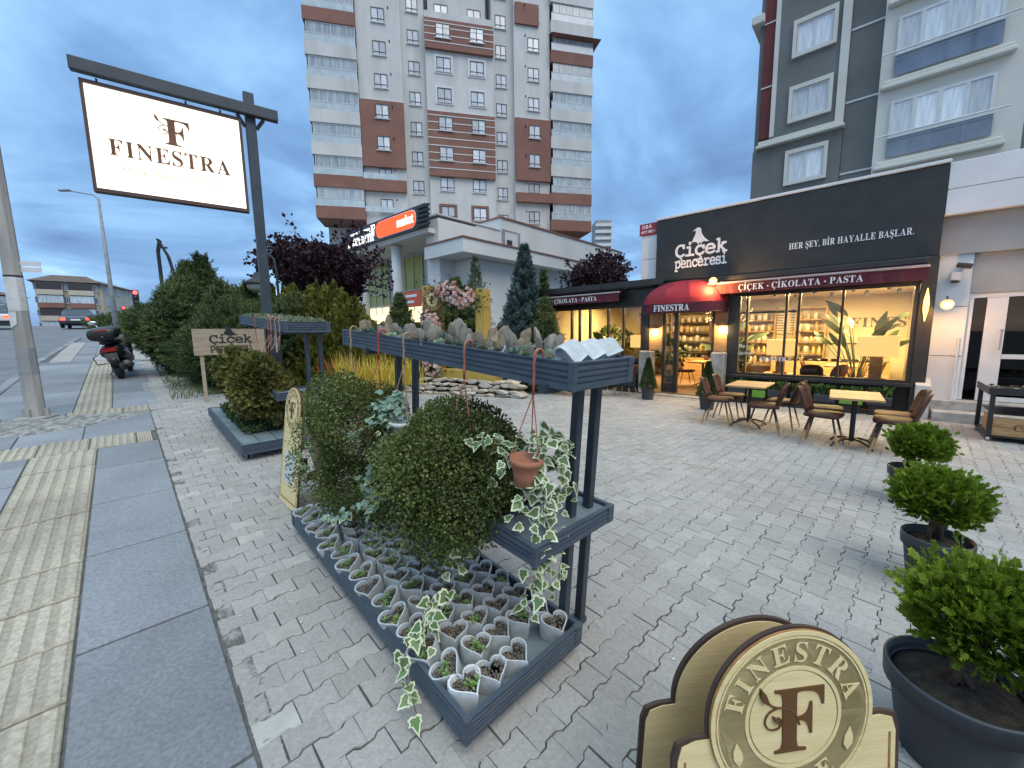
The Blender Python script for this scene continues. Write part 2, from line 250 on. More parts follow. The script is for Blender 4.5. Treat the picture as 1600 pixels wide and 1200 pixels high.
# letter outlines: style, character code, contours of x,y pairs in 1/500 em
GDATA = [
(0, 44, [[30,-59,62,-42,82,-16,88,13,84,39,71,55,53,62,37,58,27,48,23,33,30,13,48,5,49,-15,43,-34,30,-50]]),
(0, 46, [[55,56,39,51,29,41,25,26,29,10,39,0,55,-5,70,0,80,10,85,26,80,41,70,51]]),
(0, 64, [[446,5,407,-33,349,-59,275,-69,160,-47,89,17,64,119,90,227,162,301,267,329,357,309,418,254,442,175,422,99,381,54,348,39,333,47,332,69,373,258,329,258,321,220,300,244,275,259,247,265,186,242,139,185,120,110,132,53,163,14,210,-1,235,4,260,18,284,40,289,17,305,4,332,-1,403,25,457,89,478,174,451,273,377,340,269,365,128,323,51,226,27,115,57,-3,142,-78,274,-105,366,-93,438,-56,491,5],[166,107,178,166,209,211,250,229,280,220,300,196,307,158,294,99,261,54,220,36,191,44,172,69]]),
(0, 65, [[-7,0,-7,14,7,16,18,23,27,35,37,56,154,347,167,347,286,65,306,26,316,17,330,14,330,0,171,0,171,14,193,16,207,23,211,34,203,61,188,99,77,99,59,53,56,44,56,36,60,23,72,16,92,14,95,14,95,0],[85,120,180,120,132,238]]),
(0, 66, [[12,0,12,13,33,16,47,24,53,38,56,61,56,275,52,307,46,316,38,322,12,327,12,339,164,339,237,330,280,304,295,261,286,225,259,199,214,184,268,166,301,138,312,98,308,69,296,45,276,26,250,11,216,3,177,0],[136,188,140,188,164,189,183,194,196,203,205,216,210,234,212,257,211,278,207,294,201,307,191,316,178,321,161,323,147,321,140,316,137,307,136,291],[165,18,185,20,200,26,211,37,218,51,223,71,224,96,222,121,216,140,206,155,192,164,172,170,147,172,136,172,136,49,137,34,142,25,151,20]]),
(0, 67, [[191,-8,159,-5,129,2,102,15,78,32,58,53,42,78,29,106,22,137,20,170,22,203,29,233,42,261,58,286,79,307,103,324,131,336,161,344,193,347,217,344,244,338,274,328,289,324,304,330,312,347,325,347,325,230,312,230,300,258,284,283,265,303,244,318,222,327,198,330,147,312,117,258,107,169,118,85,151,34,207,18,227,19,247,24,267,33,285,45,303,61,319,79,333,66,294,25,247,0]]),
(0, 68, [[15,0,15,13,35,16,47,22,53,34,55,56,55,279,53,303,45,317,32,324,11,327,11,339,165,339,220,334,266,319,302,295,328,262,343,220,349,170,329,75,269,19,170,0],[166,18,195,22,219,35,238,56,251,85,258,124,261,171,250,255,219,306,166,323,150,321,141,315,137,304,136,287,136,54,137,36,141,25,150,20]]),
(0, 69, [[11,0,11,13,33,15,47,22,54,36,56,58,56,275,55,294,52,308,46,317,33,324,12,327,12,339,297,339,297,238,286,238,279,266,269,287,253,303,233,313,206,319,173,321,149,319,142,316,139,310,136,289,136,183,144,183,164,185,181,191,193,200,202,214,209,233,215,257,227,257,227,88,214,88,212,107,208,122,203,135,193,149,179,159,168,163,154,165,138,166,136,166,136,50,138,35,143,26,154,22,172,21,195,21,215,24,233,29,249,35,263,44,276,56,287,70,297,87,306,107,320,107,300,0]]),
(0, 70, [[12,0,12,13,33,17,47,25,53,39,56,62,56,279,53,302,46,315,32,322,11,327,11,339,293,339,293,238,281,238,277,257,271,274,265,287,256,298,244,307,231,313,214,317,194,320,171,321,149,320,138,314,136,297,136,184,142,184,162,186,178,192,191,201,200,215,207,234,212,258,225,258,225,88,212,88,207,114,200,135,191,149,178,159,161,165,141,167,136,167,136,60,140,32,146,23,156,18,191,13,191,0]]),
(0, 72, [[12,0,12,13,33,16,47,24,53,37,56,60,56,282,53,302,46,316,33,323,12,327,12,339,180,339,180,327,152,322,144,317,139,309,136,282,136,187,255,187,255,282,251,309,246,317,239,322,210,327,210,339,378,339,378,327,356,323,343,316,337,303,335,282,335,60,337,39,343,25,356,16,378,13,378,0,210,0,210,13,232,16,245,23,252,36,255,60,255,165,136,165,136,60,138,37,145,24,158,16,180,13,180,0]]),
(0, 73, [[10,0,10,13,31,17,46,24,53,36,56,56,56,288,54,307,47,318,33,324,10,327,10,339,182,339,182,327,160,324,146,318,138,307,136,288,136,58,140,33,145,25,153,20,183,13,183,0]]),
(0, 75, [[12,0,12,13,34,16,47,24,54,37,56,60,56,282,54,302,47,316,34,323,13,327,13,339,181,339,181,327,153,322,145,317,140,309,136,282,136,174,239,278,254,297,260,312,255,320,240,325,217,327,217,339,362,339,362,327,355,327,325,320,292,301,257,269,202,212,345,35,363,19,387,13,387,0,209,0,209,13,228,14,240,16,246,20,249,26,245,35,236,49,149,159,136,148,136,60,138,37,145,24,158,16,181,13,181,0]]),
(0, 76, [[12,0,12,13,33,16,47,24,53,37,56,60,56,282,53,303,46,316,33,323,12,327,12,339,186,339,186,327,155,323,146,318,140,310,136,282,136,62,138,35,142,28,149,23,174,21,197,21,217,25,234,30,250,37,263,47,275,59,286,75,296,93,305,115,318,115,299,0]]),
(0, 78, [[300,-8,80,261,80,59,82,36,88,23,102,16,124,13,124,0,14,0,14,13,40,17,48,23,53,31,57,59,57,289,27,323,14,327,14,339,117,339,291,126,291,281,288,308,283,316,275,321,247,327,247,339,357,339,357,327,335,323,323,316,316,303,314,281,314,-8]]),
(0, 79, [[194,-8,170,-7,147,-2,126,6,105,16,87,28,70,43,56,60,43,79,34,100,26,122,22,145,21,170,22,194,26,217,34,239,43,260,56,279,71,296,87,311,106,323,127,334,149,341,173,346,198,347,222,346,244,341,266,334,286,324,304,311,321,297,336,280,348,261,358,241,365,218,370,194,371,170,370,145,365,122,358,100,348,79,335,60,321,43,304,28,285,16,264,6,242,-2,219,-7],[197,9,245,27,273,80,282,170,280,218,272,258,259,289,241,312,219,325,194,330,146,312,118,259,108,170,111,121,119,82,132,50,150,27,172,14]]),
(0, 80, [[12,0,12,13,33,16,47,24,53,37,56,60,56,282,53,302,46,316,33,323,12,327,12,339,159,339,198,338,228,334,250,328,266,319,279,309,290,296,298,281,303,265,305,247,301,221,291,198,273,179,249,164,218,156,180,153,136,153,136,60,138,37,145,24,158,16,180,13,180,0],[136,171,150,171,172,173,190,179,202,188,211,202,216,221,218,245,216,269,212,288,205,303,194,313,180,319,161,321,148,320,141,316,137,308,136,297]]),
(0, 82, [[12,0,12,13,33,16,47,24,53,37,56,60,56,282,53,302,46,316,33,323,12,327,12,339,162,339,207,337,245,329,274,317,294,300,306,277,311,249,302,212,277,185,235,167,322,38,337,19,345,14,356,13,358,13,358,0,252,0,150,158,136,158,136,60,138,37,145,24,158,16,180,13,180,0],[136,174,152,174,175,176,194,182,208,192,218,207,224,226,226,250,219,289,200,313,167,321,151,319,141,315,137,304,136,287]]),
(0, 83, [[32,-8,32,118,47,118,56,84,68,58,83,37,101,23,122,14,147,11,164,13,179,18,191,27,200,38,206,51,208,67,203,87,190,105,168,119,121,142,95,157,73,172,57,188,46,205,39,225,37,247,38,266,43,284,50,300,60,313,72,325,86,335,102,341,119,346,138,347,171,344,210,334,217,332,223,331,233,335,239,347,252,347,252,238,240,238,235,255,227,272,219,287,208,299,197,310,185,319,172,326,158,330,145,331,129,330,115,325,104,318,93,302,89,283,92,265,102,251,112,242,125,234,141,226,189,203,207,194,223,184,236,174,247,163,255,152,261,140,264,127,267,114,268,99,266,79,261,60,252,43,241,28,226,16,209,6,189,-2,167,-6,143,-8,118,-6,94,1,73,7,63,9,52,5,46,-8]]),
(0, 84, [[69,0,69,13,91,16,106,23,113,37,116,60,116,323,111,323,87,320,66,313,49,300,35,283,26,262,22,237,8,237,8,339,306,339,306,236,293,236,279,284,248,313,200,323,196,323,196,60,198,37,206,23,220,15,244,13,244,0]]),
(0, 86, [[158,-10,33,284,17,313,6,322,-11,327,-11,339,157,339,157,327,137,325,124,322,116,315,114,305,120,282,193,107,259,281,264,305,262,315,254,322,223,327,223,339,329,339,329,327,315,324,304,318,294,306,285,285,171,-10]]),
(0, 89, [[76,0,76,13,97,16,111,24,117,37,120,60,120,133,35,288,22,308,11,320,1,324,-10,326,-10,339,154,339,154,326,146,326,124,322,118,317,116,310,122,292,185,168,248,273,257,290,260,304,255,316,243,324,222,326,220,326,220,339,327,339,327,326,315,323,305,316,285,292,200,152,200,60,202,37,209,24,222,16,244,13,244,0]]),
(0, 90, [[15,0,15,8,206,320,160,320,139,319,121,317,105,313,92,307,80,298,70,287,61,273,53,256,46,236,33,236,43,339,303,339,303,330,114,22,178,22,210,24,238,32,260,46,278,65,292,90,303,122,316,122,303,0]]),
(0, 97, [[190,-8,168,-4,155,7,149,26,125,8,99,-3,71,-7,55,-5,41,0,30,9,22,19,17,32,15,47,19,68,29,86,47,101,73,115,106,129,148,142,148,180,146,198,139,210,127,218,110,220,86,216,78,204,85,191,90,181,92,172,89,160,82,150,71,144,58,142,44,144,33,151,27,162,25,176,28,193,37,207,46,216,57,223,71,229,86,233,102,236,121,237,153,235,178,228,196,218,208,202,216,182,218,157,218,47,220,30,227,26,239,31,245,21,228,5,209,-4],[113,25,130,31,148,47,148,126,115,113,95,92,88,62,91,42,99,29]]),
(0, 98, [[32,-9,32,289,31,308,27,319,20,324,6,327,6,339,103,339,103,208,121,224,141,234,165,237,181,235,197,231,211,223,224,212,234,198,243,183,249,165,253,145,255,124,253,99,248,77,240,56,230,38,216,22,201,10,183,0,164,-6,143,-8,121,-4,99,5,78,21,40,-9],[136,11,152,13,164,22,173,37,178,58,181,85,183,119,181,147,178,170,172,187,163,199,152,206,137,209,126,207,116,201,107,192,103,180,103,51,107,29,118,15]]),
(0, 99, [[116,-8,98,-6,80,-1,65,8,50,20,38,34,28,51,21,69,16,90,15,112,16,135,21,157,30,176,41,194,55,209,71,221,89,230,109,236,130,238,152,236,171,231,186,222,198,211,204,198,207,183,204,170,198,160,189,154,176,152,159,156,149,167,146,187,147,195,147,202,142,216,126,221,102,212,88,185,84,140,86,106,92,79,102,57,116,41,132,32,152,29,169,31,186,40,202,54,212,45,185,16,153,-2]]),
(0, 101, [[115,-8,96,-6,79,-1,63,8,49,19,37,34,28,51,20,71,16,93,15,117,16,139,21,160,28,179,38,196,50,210,65,222,81,230,98,235,117,237,144,234,166,224,185,209,199,187,208,161,211,129,211,124,87,124,94,72,115,42,149,32,167,35,185,46,201,64,212,54,185,20,152,-1],[87,143,150,143,150,160,149,179,147,195,144,206,135,217,120,221,101,213,90,190,87,152]]),
(0, 105, [[75,270,60,272,48,280,40,292,38,307,40,322,48,334,60,342,75,345,90,342,102,334,110,322,113,307,110,292,102,280,89,272],[14,0,14,12,26,14,34,19,38,28,39,42,39,188,38,203,35,212,28,217,15,219,16,231,111,231,111,42,112,28,115,20,122,14,134,12,134,0]]),
(0, 107, [[13,0,13,12,26,14,34,19,38,28,39,42,39,296,35,320,28,325,15,327,16,339,110,339,110,126,169,185,178,196,182,207,175,216,156,219,153,219,153,231,257,231,257,219,238,215,221,207,205,194,166,156,258,26,268,15,280,12,280,0,157,0,157,12,162,12,174,15,178,24,173,37,121,110,110,100,110,42,111,28,115,20,122,14,134,12,134,0]]),
(0, 111, [[126,-8,104,-6,85,0,67,9,52,20,39,35,28,52,20,72,16,92,14,115,16,137,20,158,28,178,39,195,52,209,67,221,85,230,104,235,125,237,146,235,165,230,183,222,198,210,211,196,222,179,230,159,234,138,236,115,234,91,230,70,222,51,211,34,198,20,183,8,165,-1,146,-6],[126,9,143,14,156,29,162,61,164,115,163,154,160,183,155,202,143,217,126,223,107,217,96,202,91,182,88,154,87,115,89,61,96,29,108,14]]),
(0, 117, [[98,-8,77,-5,60,2,49,13,40,28,36,48,34,72,34,185,33,200,29,210,22,217,9,219,9,231,106,231,106,55,107,43,112,34,120,28,132,27,146,29,159,36,170,49,170,185,169,201,165,211,156,217,141,219,141,231,241,231,241,52,242,38,247,29,255,24,268,22,268,10,239,8,206,2,170,-8,170,30,161,19,150,10,139,3,125,-3,112,-6]]),
(1, 67, [[159,-8,133,-5,110,1,88,12,68,26,52,44,38,65,28,89,22,116,20,145,22,173,28,199,38,223,52,244,69,263,88,278,110,289,134,295,160,298,180,296,203,290,228,282,234,291,246,294,257,291,263,284,264,260,265,209,261,194,256,190,247,189,233,193,229,201,225,217,218,236,204,251,191,259,176,263,160,265,132,261,109,250,90,233,75,209,67,179,64,145,65,123,69,103,76,85,85,69,97,56,110,45,126,37,142,32,161,31,187,34,213,44,238,60,252,67,266,62,271,49,268,41,261,32,235,14,198,-2]]),
(1, 69, [[35,0,21,4,16,18,18,27,23,32,46,35,62,35,62,255,46,255,23,258,18,263,16,272,18,282,24,287,46,290,248,290,260,285,265,270,265,213,261,196,256,191,248,190,239,191,234,195,230,212,230,255,100,255,100,172,164,172,164,185,167,203,172,207,180,209,188,207,192,202,195,180,195,134,192,112,188,107,180,106,172,107,167,112,164,136,164,143,100,143,100,35,230,35,230,74,233,97,238,102,248,104,256,102,261,98,265,80,265,18,260,5,248,0]]),
(1, 70, [[40,0,27,4,23,18,24,26,28,31,44,35,68,35,68,255,43,255,28,259,23,272,27,285,40,290,256,290,269,285,273,270,273,207,269,194,256,190,248,191,242,195,239,212,239,255,106,255,106,172,171,172,171,179,174,202,178,207,186,209,197,204,201,189,201,127,198,111,194,107,186,106,178,107,174,112,171,136,171,143,106,143,106,35,158,35,173,30,178,18,173,4,161,0]]),
(1, 73, [[65,0,52,4,47,18,49,27,54,32,77,35,131,35,131,255,77,255,53,258,49,263,47,272,49,282,54,287,77,290,236,290,250,285,254,272,252,263,248,258,225,255,170,255,170,35,225,35,248,32,252,27,254,18,252,8,248,3,225,0]]),
(1, 84, [[82,0,69,4,65,18,66,26,70,31,86,35,131,35,131,255,61,255,59,191,56,168,50,164,40,163,27,167,23,182,26,273,31,285,45,290,257,290,270,285,275,273,278,181,274,167,261,163,251,164,246,168,242,191,240,255,170,255,170,35,217,35,231,30,236,18,232,4,219,0]]),
(1, 99, [[148,-6,125,-4,104,1,84,10,67,22,52,36,40,53,31,71,26,91,24,113,26,135,31,155,40,174,52,190,67,204,84,216,103,225,124,230,147,232,171,229,197,222,224,211,224,212,229,224,243,228,252,226,258,221,261,198,261,152,256,139,242,134,231,138,223,148,205,173,194,182,181,189,152,194,136,192,121,189,107,183,95,175,85,166,77,154,71,142,68,128,67,113,69,90,77,70,90,53,106,41,127,33,150,31,177,34,202,45,227,64,235,69,245,71,257,66,262,54,259,44,252,34,226,15,189,0]]),
(1, 101, [[148,-6,124,-4,103,1,83,9,66,20,52,34,41,50,32,69,27,90,26,114,27,136,33,156,42,175,54,191,69,205,86,217,106,225,129,230,153,232,175,230,196,225,215,217,231,207,245,194,257,179,266,162,271,144,273,125,270,111,263,105,238,102,68,102,72,80,80,62,92,47,108,37,128,31,152,29,187,34,225,50,242,57,255,59,267,55,272,43,269,34,260,25,230,10,190,-2],[69,134,228,134,224,152,216,168,204,181,189,190,172,196,153,198,133,196,115,191,99,181,85,169,75,153]]),
(1, 105, [[153,272,140,273,133,277,129,284,128,296,130,322,132,329,137,333,153,336,166,334,174,330,177,320,178,303,174,278,167,273],[61,0,46,4,41,18,46,30,62,35,136,35,136,191,89,191,73,195,68,209,73,221,88,226,159,226,170,223,173,216,173,35,252,35,265,30,270,18,266,4,250,0]]),
(1, 107, [[47,0,32,4,27,18,28,27,34,32,58,35,69,35,69,285,59,285,34,288,28,293,26,302,31,315,46,320,92,320,103,317,106,310,106,135,177,194,165,201,161,211,166,222,182,226,248,226,262,221,267,209,263,197,251,193,221,187,191,167,155,135,247,35,268,35,283,31,286,26,288,18,283,4,268,0,202,0,187,4,182,16,186,27,201,35,128,114,106,94,106,22,102,6,92,0]]),
(1, 110, [[47,0,31,4,26,18,28,26,33,31,55,35,60,35,60,191,49,191,32,195,26,209,28,218,33,223,61,226,83,226,93,223,97,216,97,199,120,217,144,228,168,232,190,229,209,222,225,209,238,192,245,171,248,145,248,35,259,35,276,30,282,18,280,9,275,4,256,0,202,0,182,3,178,8,177,18,178,26,183,31,202,35,210,35,210,136,204,168,187,188,160,194,144,192,128,186,115,177,105,166,98,152,96,136,96,35,107,35,125,31,129,26,130,18,129,8,125,3,104,0]]),
(1, 112, [[36,-98,21,-93,16,-80,18,-72,23,-66,46,-62,51,-62,51,191,40,191,22,195,16,209,21,221,36,226,73,226,84,223,88,216,88,192,111,211,138,222,168,226,189,224,209,219,227,211,243,199,256,185,268,169,276,151,281,131,282,110,281,89,276,70,268,52,257,37,244,24,229,13,211,6,192,1,172,-1,138,3,110,15,87,35,87,-62,146,-62,160,-67,165,-80,163,-88,160,-94,144,-98],[163,36,185,38,204,45,219,57,231,73,238,91,241,112,239,126,236,139,231,151,219,167,204,179,192,184,178,187,163,189,148,187,135,184,123,178,107,166,96,151,88,132,86,112,88,92,96,73,107,58,123,46,135,40,148,37]]),
(1, 114, [[47,0,32,4,27,18,32,30,47,35,90,35,90,191,61,191,44,195,38,209,43,221,58,226,113,226,123,223,127,216,127,174,158,206,192,225,229,232,249,229,265,223,274,212,278,200,276,192,271,184,264,179,256,177,238,185,225,190,214,192,187,186,158,167,127,136,127,35,208,35,221,30,226,18,222,4,206,0]]),
(1, 115, [[62,-6,48,0,44,18,44,61,48,76,61,81,71,77,78,66,88,51,105,38,121,31,138,27,158,26,175,27,189,31,200,37,212,49,216,64,212,80,202,90,191,93,178,95,161,96,147,96,116,98,91,104,71,113,56,127,47,143,45,164,47,183,55,199,69,213,87,224,111,230,139,232,157,231,175,228,193,223,197,222,201,221,206,223,216,229,226,231,238,224,242,206,242,178,238,159,226,153,216,157,205,169,184,187,161,197,133,201,111,198,95,190,85,179,82,165,86,152,96,143,116,138,146,136,169,135,189,133,207,129,222,124,234,117,244,108,251,96,255,83,256,67,253,47,245,30,231,15,212,4,189,-3,161,-6,138,-4,113,-1,87,6,72,-3]]),
(2, 49, [[150,341,101,341,101,0,150,0]]),
(2, 65, [[0,0,126,359,219,359,345,0,264,0,238,85,108,85,82,0],[127,149,220,149,193,232,187,253,179,280,173,303,166,278,158,250,152,232]]),
(2, 66, [[45,0,45,357,156,357,200,355,236,348,264,337,284,320,296,297,301,267,299,247,294,230,286,215,275,203,262,194,246,190,246,187,263,182,278,175,291,164,301,149,306,136,309,121,310,104,306,73,294,48,275,28,248,12,216,3,179,0],[121,216,165,216,184,217,200,220,210,226,220,239,223,257,219,274,208,286,196,291,180,294,161,295,121,295],[121,62,170,62,190,64,206,68,218,76,228,91,231,111,228,129,217,143,206,150,189,154,168,156,121,156]]),
(2, 78, [[45,0,45,357,141,357,296,90,297,90,295,139,294,188,294,357,362,357,362,0,266,0,110,270,108,270,111,219,113,168,113,0]]),
(2, 79, [[199,-5,163,-2,131,5,103,18,80,35,62,57,47,83,37,112,31,144,29,180,31,215,37,247,47,276,62,301,80,323,103,340,131,352,163,360,200,363,236,360,268,352,295,340,318,323,336,301,351,276,361,247,367,214,369,179,367,144,361,111,351,82,336,57,318,35,295,18,268,5,236,-2],[199,59,228,62,251,73,269,91,280,115,287,144,290,179,287,214,280,243,269,268,252,285,229,296,200,300,170,296,147,285,130,268,118,243,111,214,109,179,111,144,118,115,130,91,147,73,170,62]]),
(2, 80, [[45,0,45,357,159,357,201,354,234,344,260,327,277,305,288,278,292,246,290,225,286,206,279,187,268,170,254,156,235,144,213,134,185,129,153,127,121,127,121,0],[121,189,146,189,165,190,182,195,196,202,207,212,213,226,215,243,208,272,188,289,155,295,121,295]]),
(2, 84, [[107,0,107,294,10,294,10,357,280,357,280,294,183,294,183,0]]),
(2, 97, [[106,-5,83,-3,62,4,45,16,32,33,24,55,21,82,24,108,35,129,52,146,75,157,106,165,143,169,191,170,191,182,188,201,179,214,166,221,148,224,109,218,71,204,47,254,62,261,78,267,95,272,113,276,132,278,151,279,185,276,213,268,235,255,252,236,261,212,265,182,265,0,213,0,198,37,196,37,184,24,172,13,159,5,144,-1,127,-4],[134,50,149,51,162,56,174,64,183,75,189,88,191,104,191,127,162,126,140,124,123,119,112,113,101,99,98,81,100,66,108,57,119,51]]),
(2, 101, [[163,-5,136,-3,112,2,90,10,71,22,54,38,41,57,31,79,25,105,23,135,24,165,30,191,39,214,51,234,66,250,84,262,104,271,127,276,152,278,187,274,216,264,241,246,259,221,270,191,274,154,274,118,98,118,101,99,107,82,117,69,130,59,147,53,166,51,214,56,259,72,259,15,216,0],[100,168,204,168,202,183,198,197,191,209,181,218,168,223,152,225,132,222,116,211,108,200,102,185]]),
(2, 107, [[39,0,39,380,114,380,114,210,112,179,110,149,111,149,126,170,143,190,220,273,304,273,195,155,310,0,224,0,146,111,114,85,114,0]]),
(2, 109, [[39,0,39,273,96,273,106,238,110,238,119,251,131,261,144,269,159,274,174,277,190,278,209,277,226,274,241,268,253,261,264,250,273,238,279,238,288,251,300,261,314,269,329,274,344,277,360,278,388,275,411,267,430,254,443,235,451,210,454,178,454,0,379,0,379,160,374,192,361,212,338,219,320,216,306,209,296,198,289,181,285,161,284,137,284,0,209,0,209,160,204,192,191,212,168,219,149,216,135,208,125,195,119,178,115,155,114,128,114,0]]),
(2, 114, [[39,0,39,273,96,273,107,227,110,227,119,240,130,252,143,263,158,271,174,276,192,278,205,278,217,276,211,206,201,208,189,209,170,207,153,202,137,193,124,180,118,169,115,155,114,139,114,0]]),
(2, 116, [[133,-5,117,-4,102,-1,89,3,77,10,67,19,58,31,52,46,48,64,47,86,47,217,12,217,12,249,53,274,74,331,122,331,122,273,198,273,198,217,122,217,122,86,124,72,131,62,141,56,154,55,178,57,201,63,201,8,171,-1]])]
DEC = {'Ç': 'C,', 'Ş': 'S,', 'İ': 'I.', 'ç': 'c,', 'ş': 's,'}
def load_glyphs():
    cs = {}; ST = ['serif', 'slab', 'sans']
    for si, code, contours in GDATA:
        st = ST[si]; cu = bpy.data.curves.new('glyph', 'CURVE'); cu.dimensions = '2D'; cu.fill_mode = 'BOTH'; cu.extrude = .012
        if st == 'slab': cu.offset = .02
        for c in contours:
            p = [(c[q] / 500, c[q + 1] / 500) for q in range(0, len(c), 2)]
            if len(p) < 3: continue
            sp = cu.splines.new('POLY'); sp.points.add(len(p) - 1); sp.use_cyclic_u = True
            for a, q in zip(sp.points, p): a.co = (q[0], q[1], 0, 1)
        o = bpy.data.objects.new('glyph', cu); COL.objects.link(o); cs[chr(code), st] = o
    bpy.context.view_layer.update(); dg = bpy.context.evaluated_depsgraph_get()
    for k, o in cs.items():
        e_ = o.evaluated_get(dg); me = e_.to_mesh()
        v = np.array([x.co[:] for x in me.vertices]).reshape(-1, 3); f = [tuple(p.vertices) for p in me.polygons]
        e_.to_mesh_clear(); GL[k] = (v, f)
    for o in cs.values():
        cu = o.data; bpy.data.objects.remove(o); bpy.data.curves.remove(cu)
    for st in ST:
        GL['cap', st] = max(GL[k][0][:, 1].max() for k in list(GL) if k[1] == st and k[0] in 'EFIT')
CED = [(-.02, .0), (.05, .0), (.04, -.05), (.11, -.09), (.10, -.17), (.0, -.21), (-.1, -.18), (-.09, -.15), (0, -.165), (.045, -.14), (.04, -.105), (-.03, -.08)]
def glyph_parts(c, st):
    b = DEC.get(c, c)
    v, f = GL[b[0], st]; v = v.copy(); x0 = v[:, 0].min(); v[:, 0] -= x0; w = v[:, 0].max(); out = [(v, f)]
    if len(b) > 1:
        if b[1] == ',': p = [(x * 1.1 + w * .52, y) for x, y in CED]
        else: h = GL['cap', st]; r_ = .075; p = [(w / 2 + r_ * math.cos(i * PI / 4), h + .17 + r_ * math.sin(i * PI / 4)) for i in range(8)]
        n = len(p)
        if b[1] == ',': p = p[::-1]
        vv = np.array([(x, y, -.012) for x, y in p] + [(x, y, .012) for x, y in p])
        out.append((vv, [tuple(range(n))[::-1], tuple(range(n, 2 * n))] + [(i, (i + 1) % n, n + (i + 1) % n, n + i) for i in range(n)]))
    return out, w
def text_mb(txt, st, h, gap=.06, mb=None, mi=0, M=None, align='l', small=None, wscale=1., thick=1., fit=None):
    """flat lettering in the xy plane, baseline y=0, capital height h"""
    mb = mb or MB(); k = h / GL['cap', st]; x = 0; items = []
    for c in txt:
        if c == ' ': x += .30 * k; continue
        kk = k
        if small and c != small[0] and c.upper() == c and c not in '.,•': kk = k
        if c == '•':
            r_ = .09 * k; p = [(x + r_ + r_ * math.cos(i * PI / 5), h * .42 + r_ * math.sin(i * PI / 5)) for i in range(10)]
            items.append(('p', p)); x += 2 * r_ + gap * k; continue
        ps, w = glyph_parts(c, st)
        for v, f in ps:
            q = v * kk; q[:, 0] = q[:, 0] * wscale + x; q[:, 2] *= thick; items.append((q, f))
        x += w * kk * wscale + gap * k
    W = x - gap * k; fx = (fit / W) if fit else 1.; W *= fx; dx = {'l': 0, 'c': -W / 2, 'r': -W}[align]
    for a, f in items:
        if isinstance(a, str): mb.prism([(p[0] * fx + dx, p[1]) for p in f], -.012 * k, .012 * k, mi, M)
        else: a[:, 0] = a[:, 0] * fx + dx; mb.add([tuple(p) for p in a], f, mi, M)
    mb.W = W; return mb
def arc_text(txt, st, h, rad, a0, a1, mb, mi=0, M=None, outside=True):
    """letters round a circle from angle a0 to a1 (degrees), feet towards the centre"""
    k = h / GL['cap', st]; ws = [glyph_parts(c, st)[1] * k if c != ' ' else h * .4 for c in txt]; n = len(txt)
    tot = sum(ws); span = R(a1 - a0); gapa = (abs(span) * rad - tot) / max(1, n - 1); sgn = 1 if span > 0 else -1; pos = 0
    for c, w in zip(txt, ws):
        ang = R(a0) + sgn * (pos + w / 2) / rad; pos += w + gapa
        if c == ' ': continue
        for v, f in glyph_parts(c, st)[0]:
            q = v * k; q[:, 0] -= w / 2; rot = ang - PI / 2 if outside else ang + PI / 2
            q[:, 1] += rad - h / 2 if outside else -rad - h / 2 + 0
            if outside: T = Matrix.Rotation(ang - PI / 2, 4, 'Z')
            else: T = Matrix.Rotation(ang + PI / 2, 4, 'Z')
            mb.add([tuple(p) for p in q], f, mi, (M @ T) if M is not None else T)
    return mb
load_glyphs()
UP = Matrix.Rotation(PI / 2, 4, 'X')         # stands the lettering up: xy -> xz, facing -y
# ------------------------------------------------------------------ ground
M_asph = pm('asphalt', (.13, .135, .145), (.18, .185, .195), 1.2, .85, .25, bscale=160, detail=8)
M_bed = pm('joint_sand', (.075, .072, .066), (.13, .125, .115), 14, .95, .3)
PAVE = dict(spec=.2, coords='World', stain=.13, scale=55, rough=.82, bump=.35, bscale=120, detail=9, lo=.3, hi=.72)
M_pave = pm('concrete_paver', (.305, .288, .268), (.388, .368, .344), rnd=.08, **PAVE)
M_pave2 = pm('concrete_paver_field', (.305, .288, .268), (.388, .368, .344), rnd=.08, isl=True, **PAVE)
M_pale = pm('pale_paver', (.38, .36, .325), (.46, .44, .40), 9, .8, .3, rnd=.08, coords='World', stain=.15)
M_slab = pm('grey_flagstone', (.19, .20, .215), (.265, .275, .29), 60, .8, .15, bscale=150, rnd=.16, detail=9, coords='World', stain=.22, spec=.25)
M_tact = pm('tactile_paving', (.33, .285, .215), (.47, .415, .325), 45, .85, .3, bscale=90, rnd=.1, coords='World', stain=.3)
M_groove = pm('tactile_groove', (.27, .235, .18), (.37, .325, .255), 45, .9, .3, coords='World', stain=.3)
M_conc = pm('rough_concrete', (.30, .29, .275), (.44, .43, .41), 7, .9, .5)
M_moss = pm('broken_edging', (.12, .118, .105), (.36, .35, .33), 16, .95, .8)
def sheet(ts, ss, dz, name, m, structure=True, f=None):
    T, Sg = np.meshgrid(ts, ss); z = gst(T, Sg) + (dz if f is None else f(T, Sg))
    V = np.stack([snx[0] * T + sdx[0] * Sg, snx[1] * T + sdx[1] * Sg, z], -1).reshape(-1, 3)
    nt_, ns_ = len(ts), len(ss); i = np.arange(ns_ - 1)[:, None] * nt_ + np.arange(nt_ - 1)[None]
    Fq = np.stack([i, i + 1, i + 1 + nt_, i + nt_], -1).reshape(-1, 4)
    o = link(name, np_mesh(name, V, Fq, m, True)); o['kind'] = 'structure'; return o
far = np.concatenate([np.linspace(-900, -60, 15), np.linspace(-50, -6, 12), np.linspace(-5, 14, 39), np.linspace(16, 60, 12), np.linspace(80, 900, 15)])
fas = np.concatenate([np.linspace(-300, -20, 8), np.linspace(-15, 70, 86), np.linspace(90, 1200, 20)])
sheet(far, fas, 0, 'ground', M_asph, f=lambda T, Sg: np.where(T < -1.6, -.14, -.035))
sheet(np.array([-12, -9, -6, -4, -2.5, -1.70]), np.linspace(-6, 60, 67), -.125, 'road', M_asph)
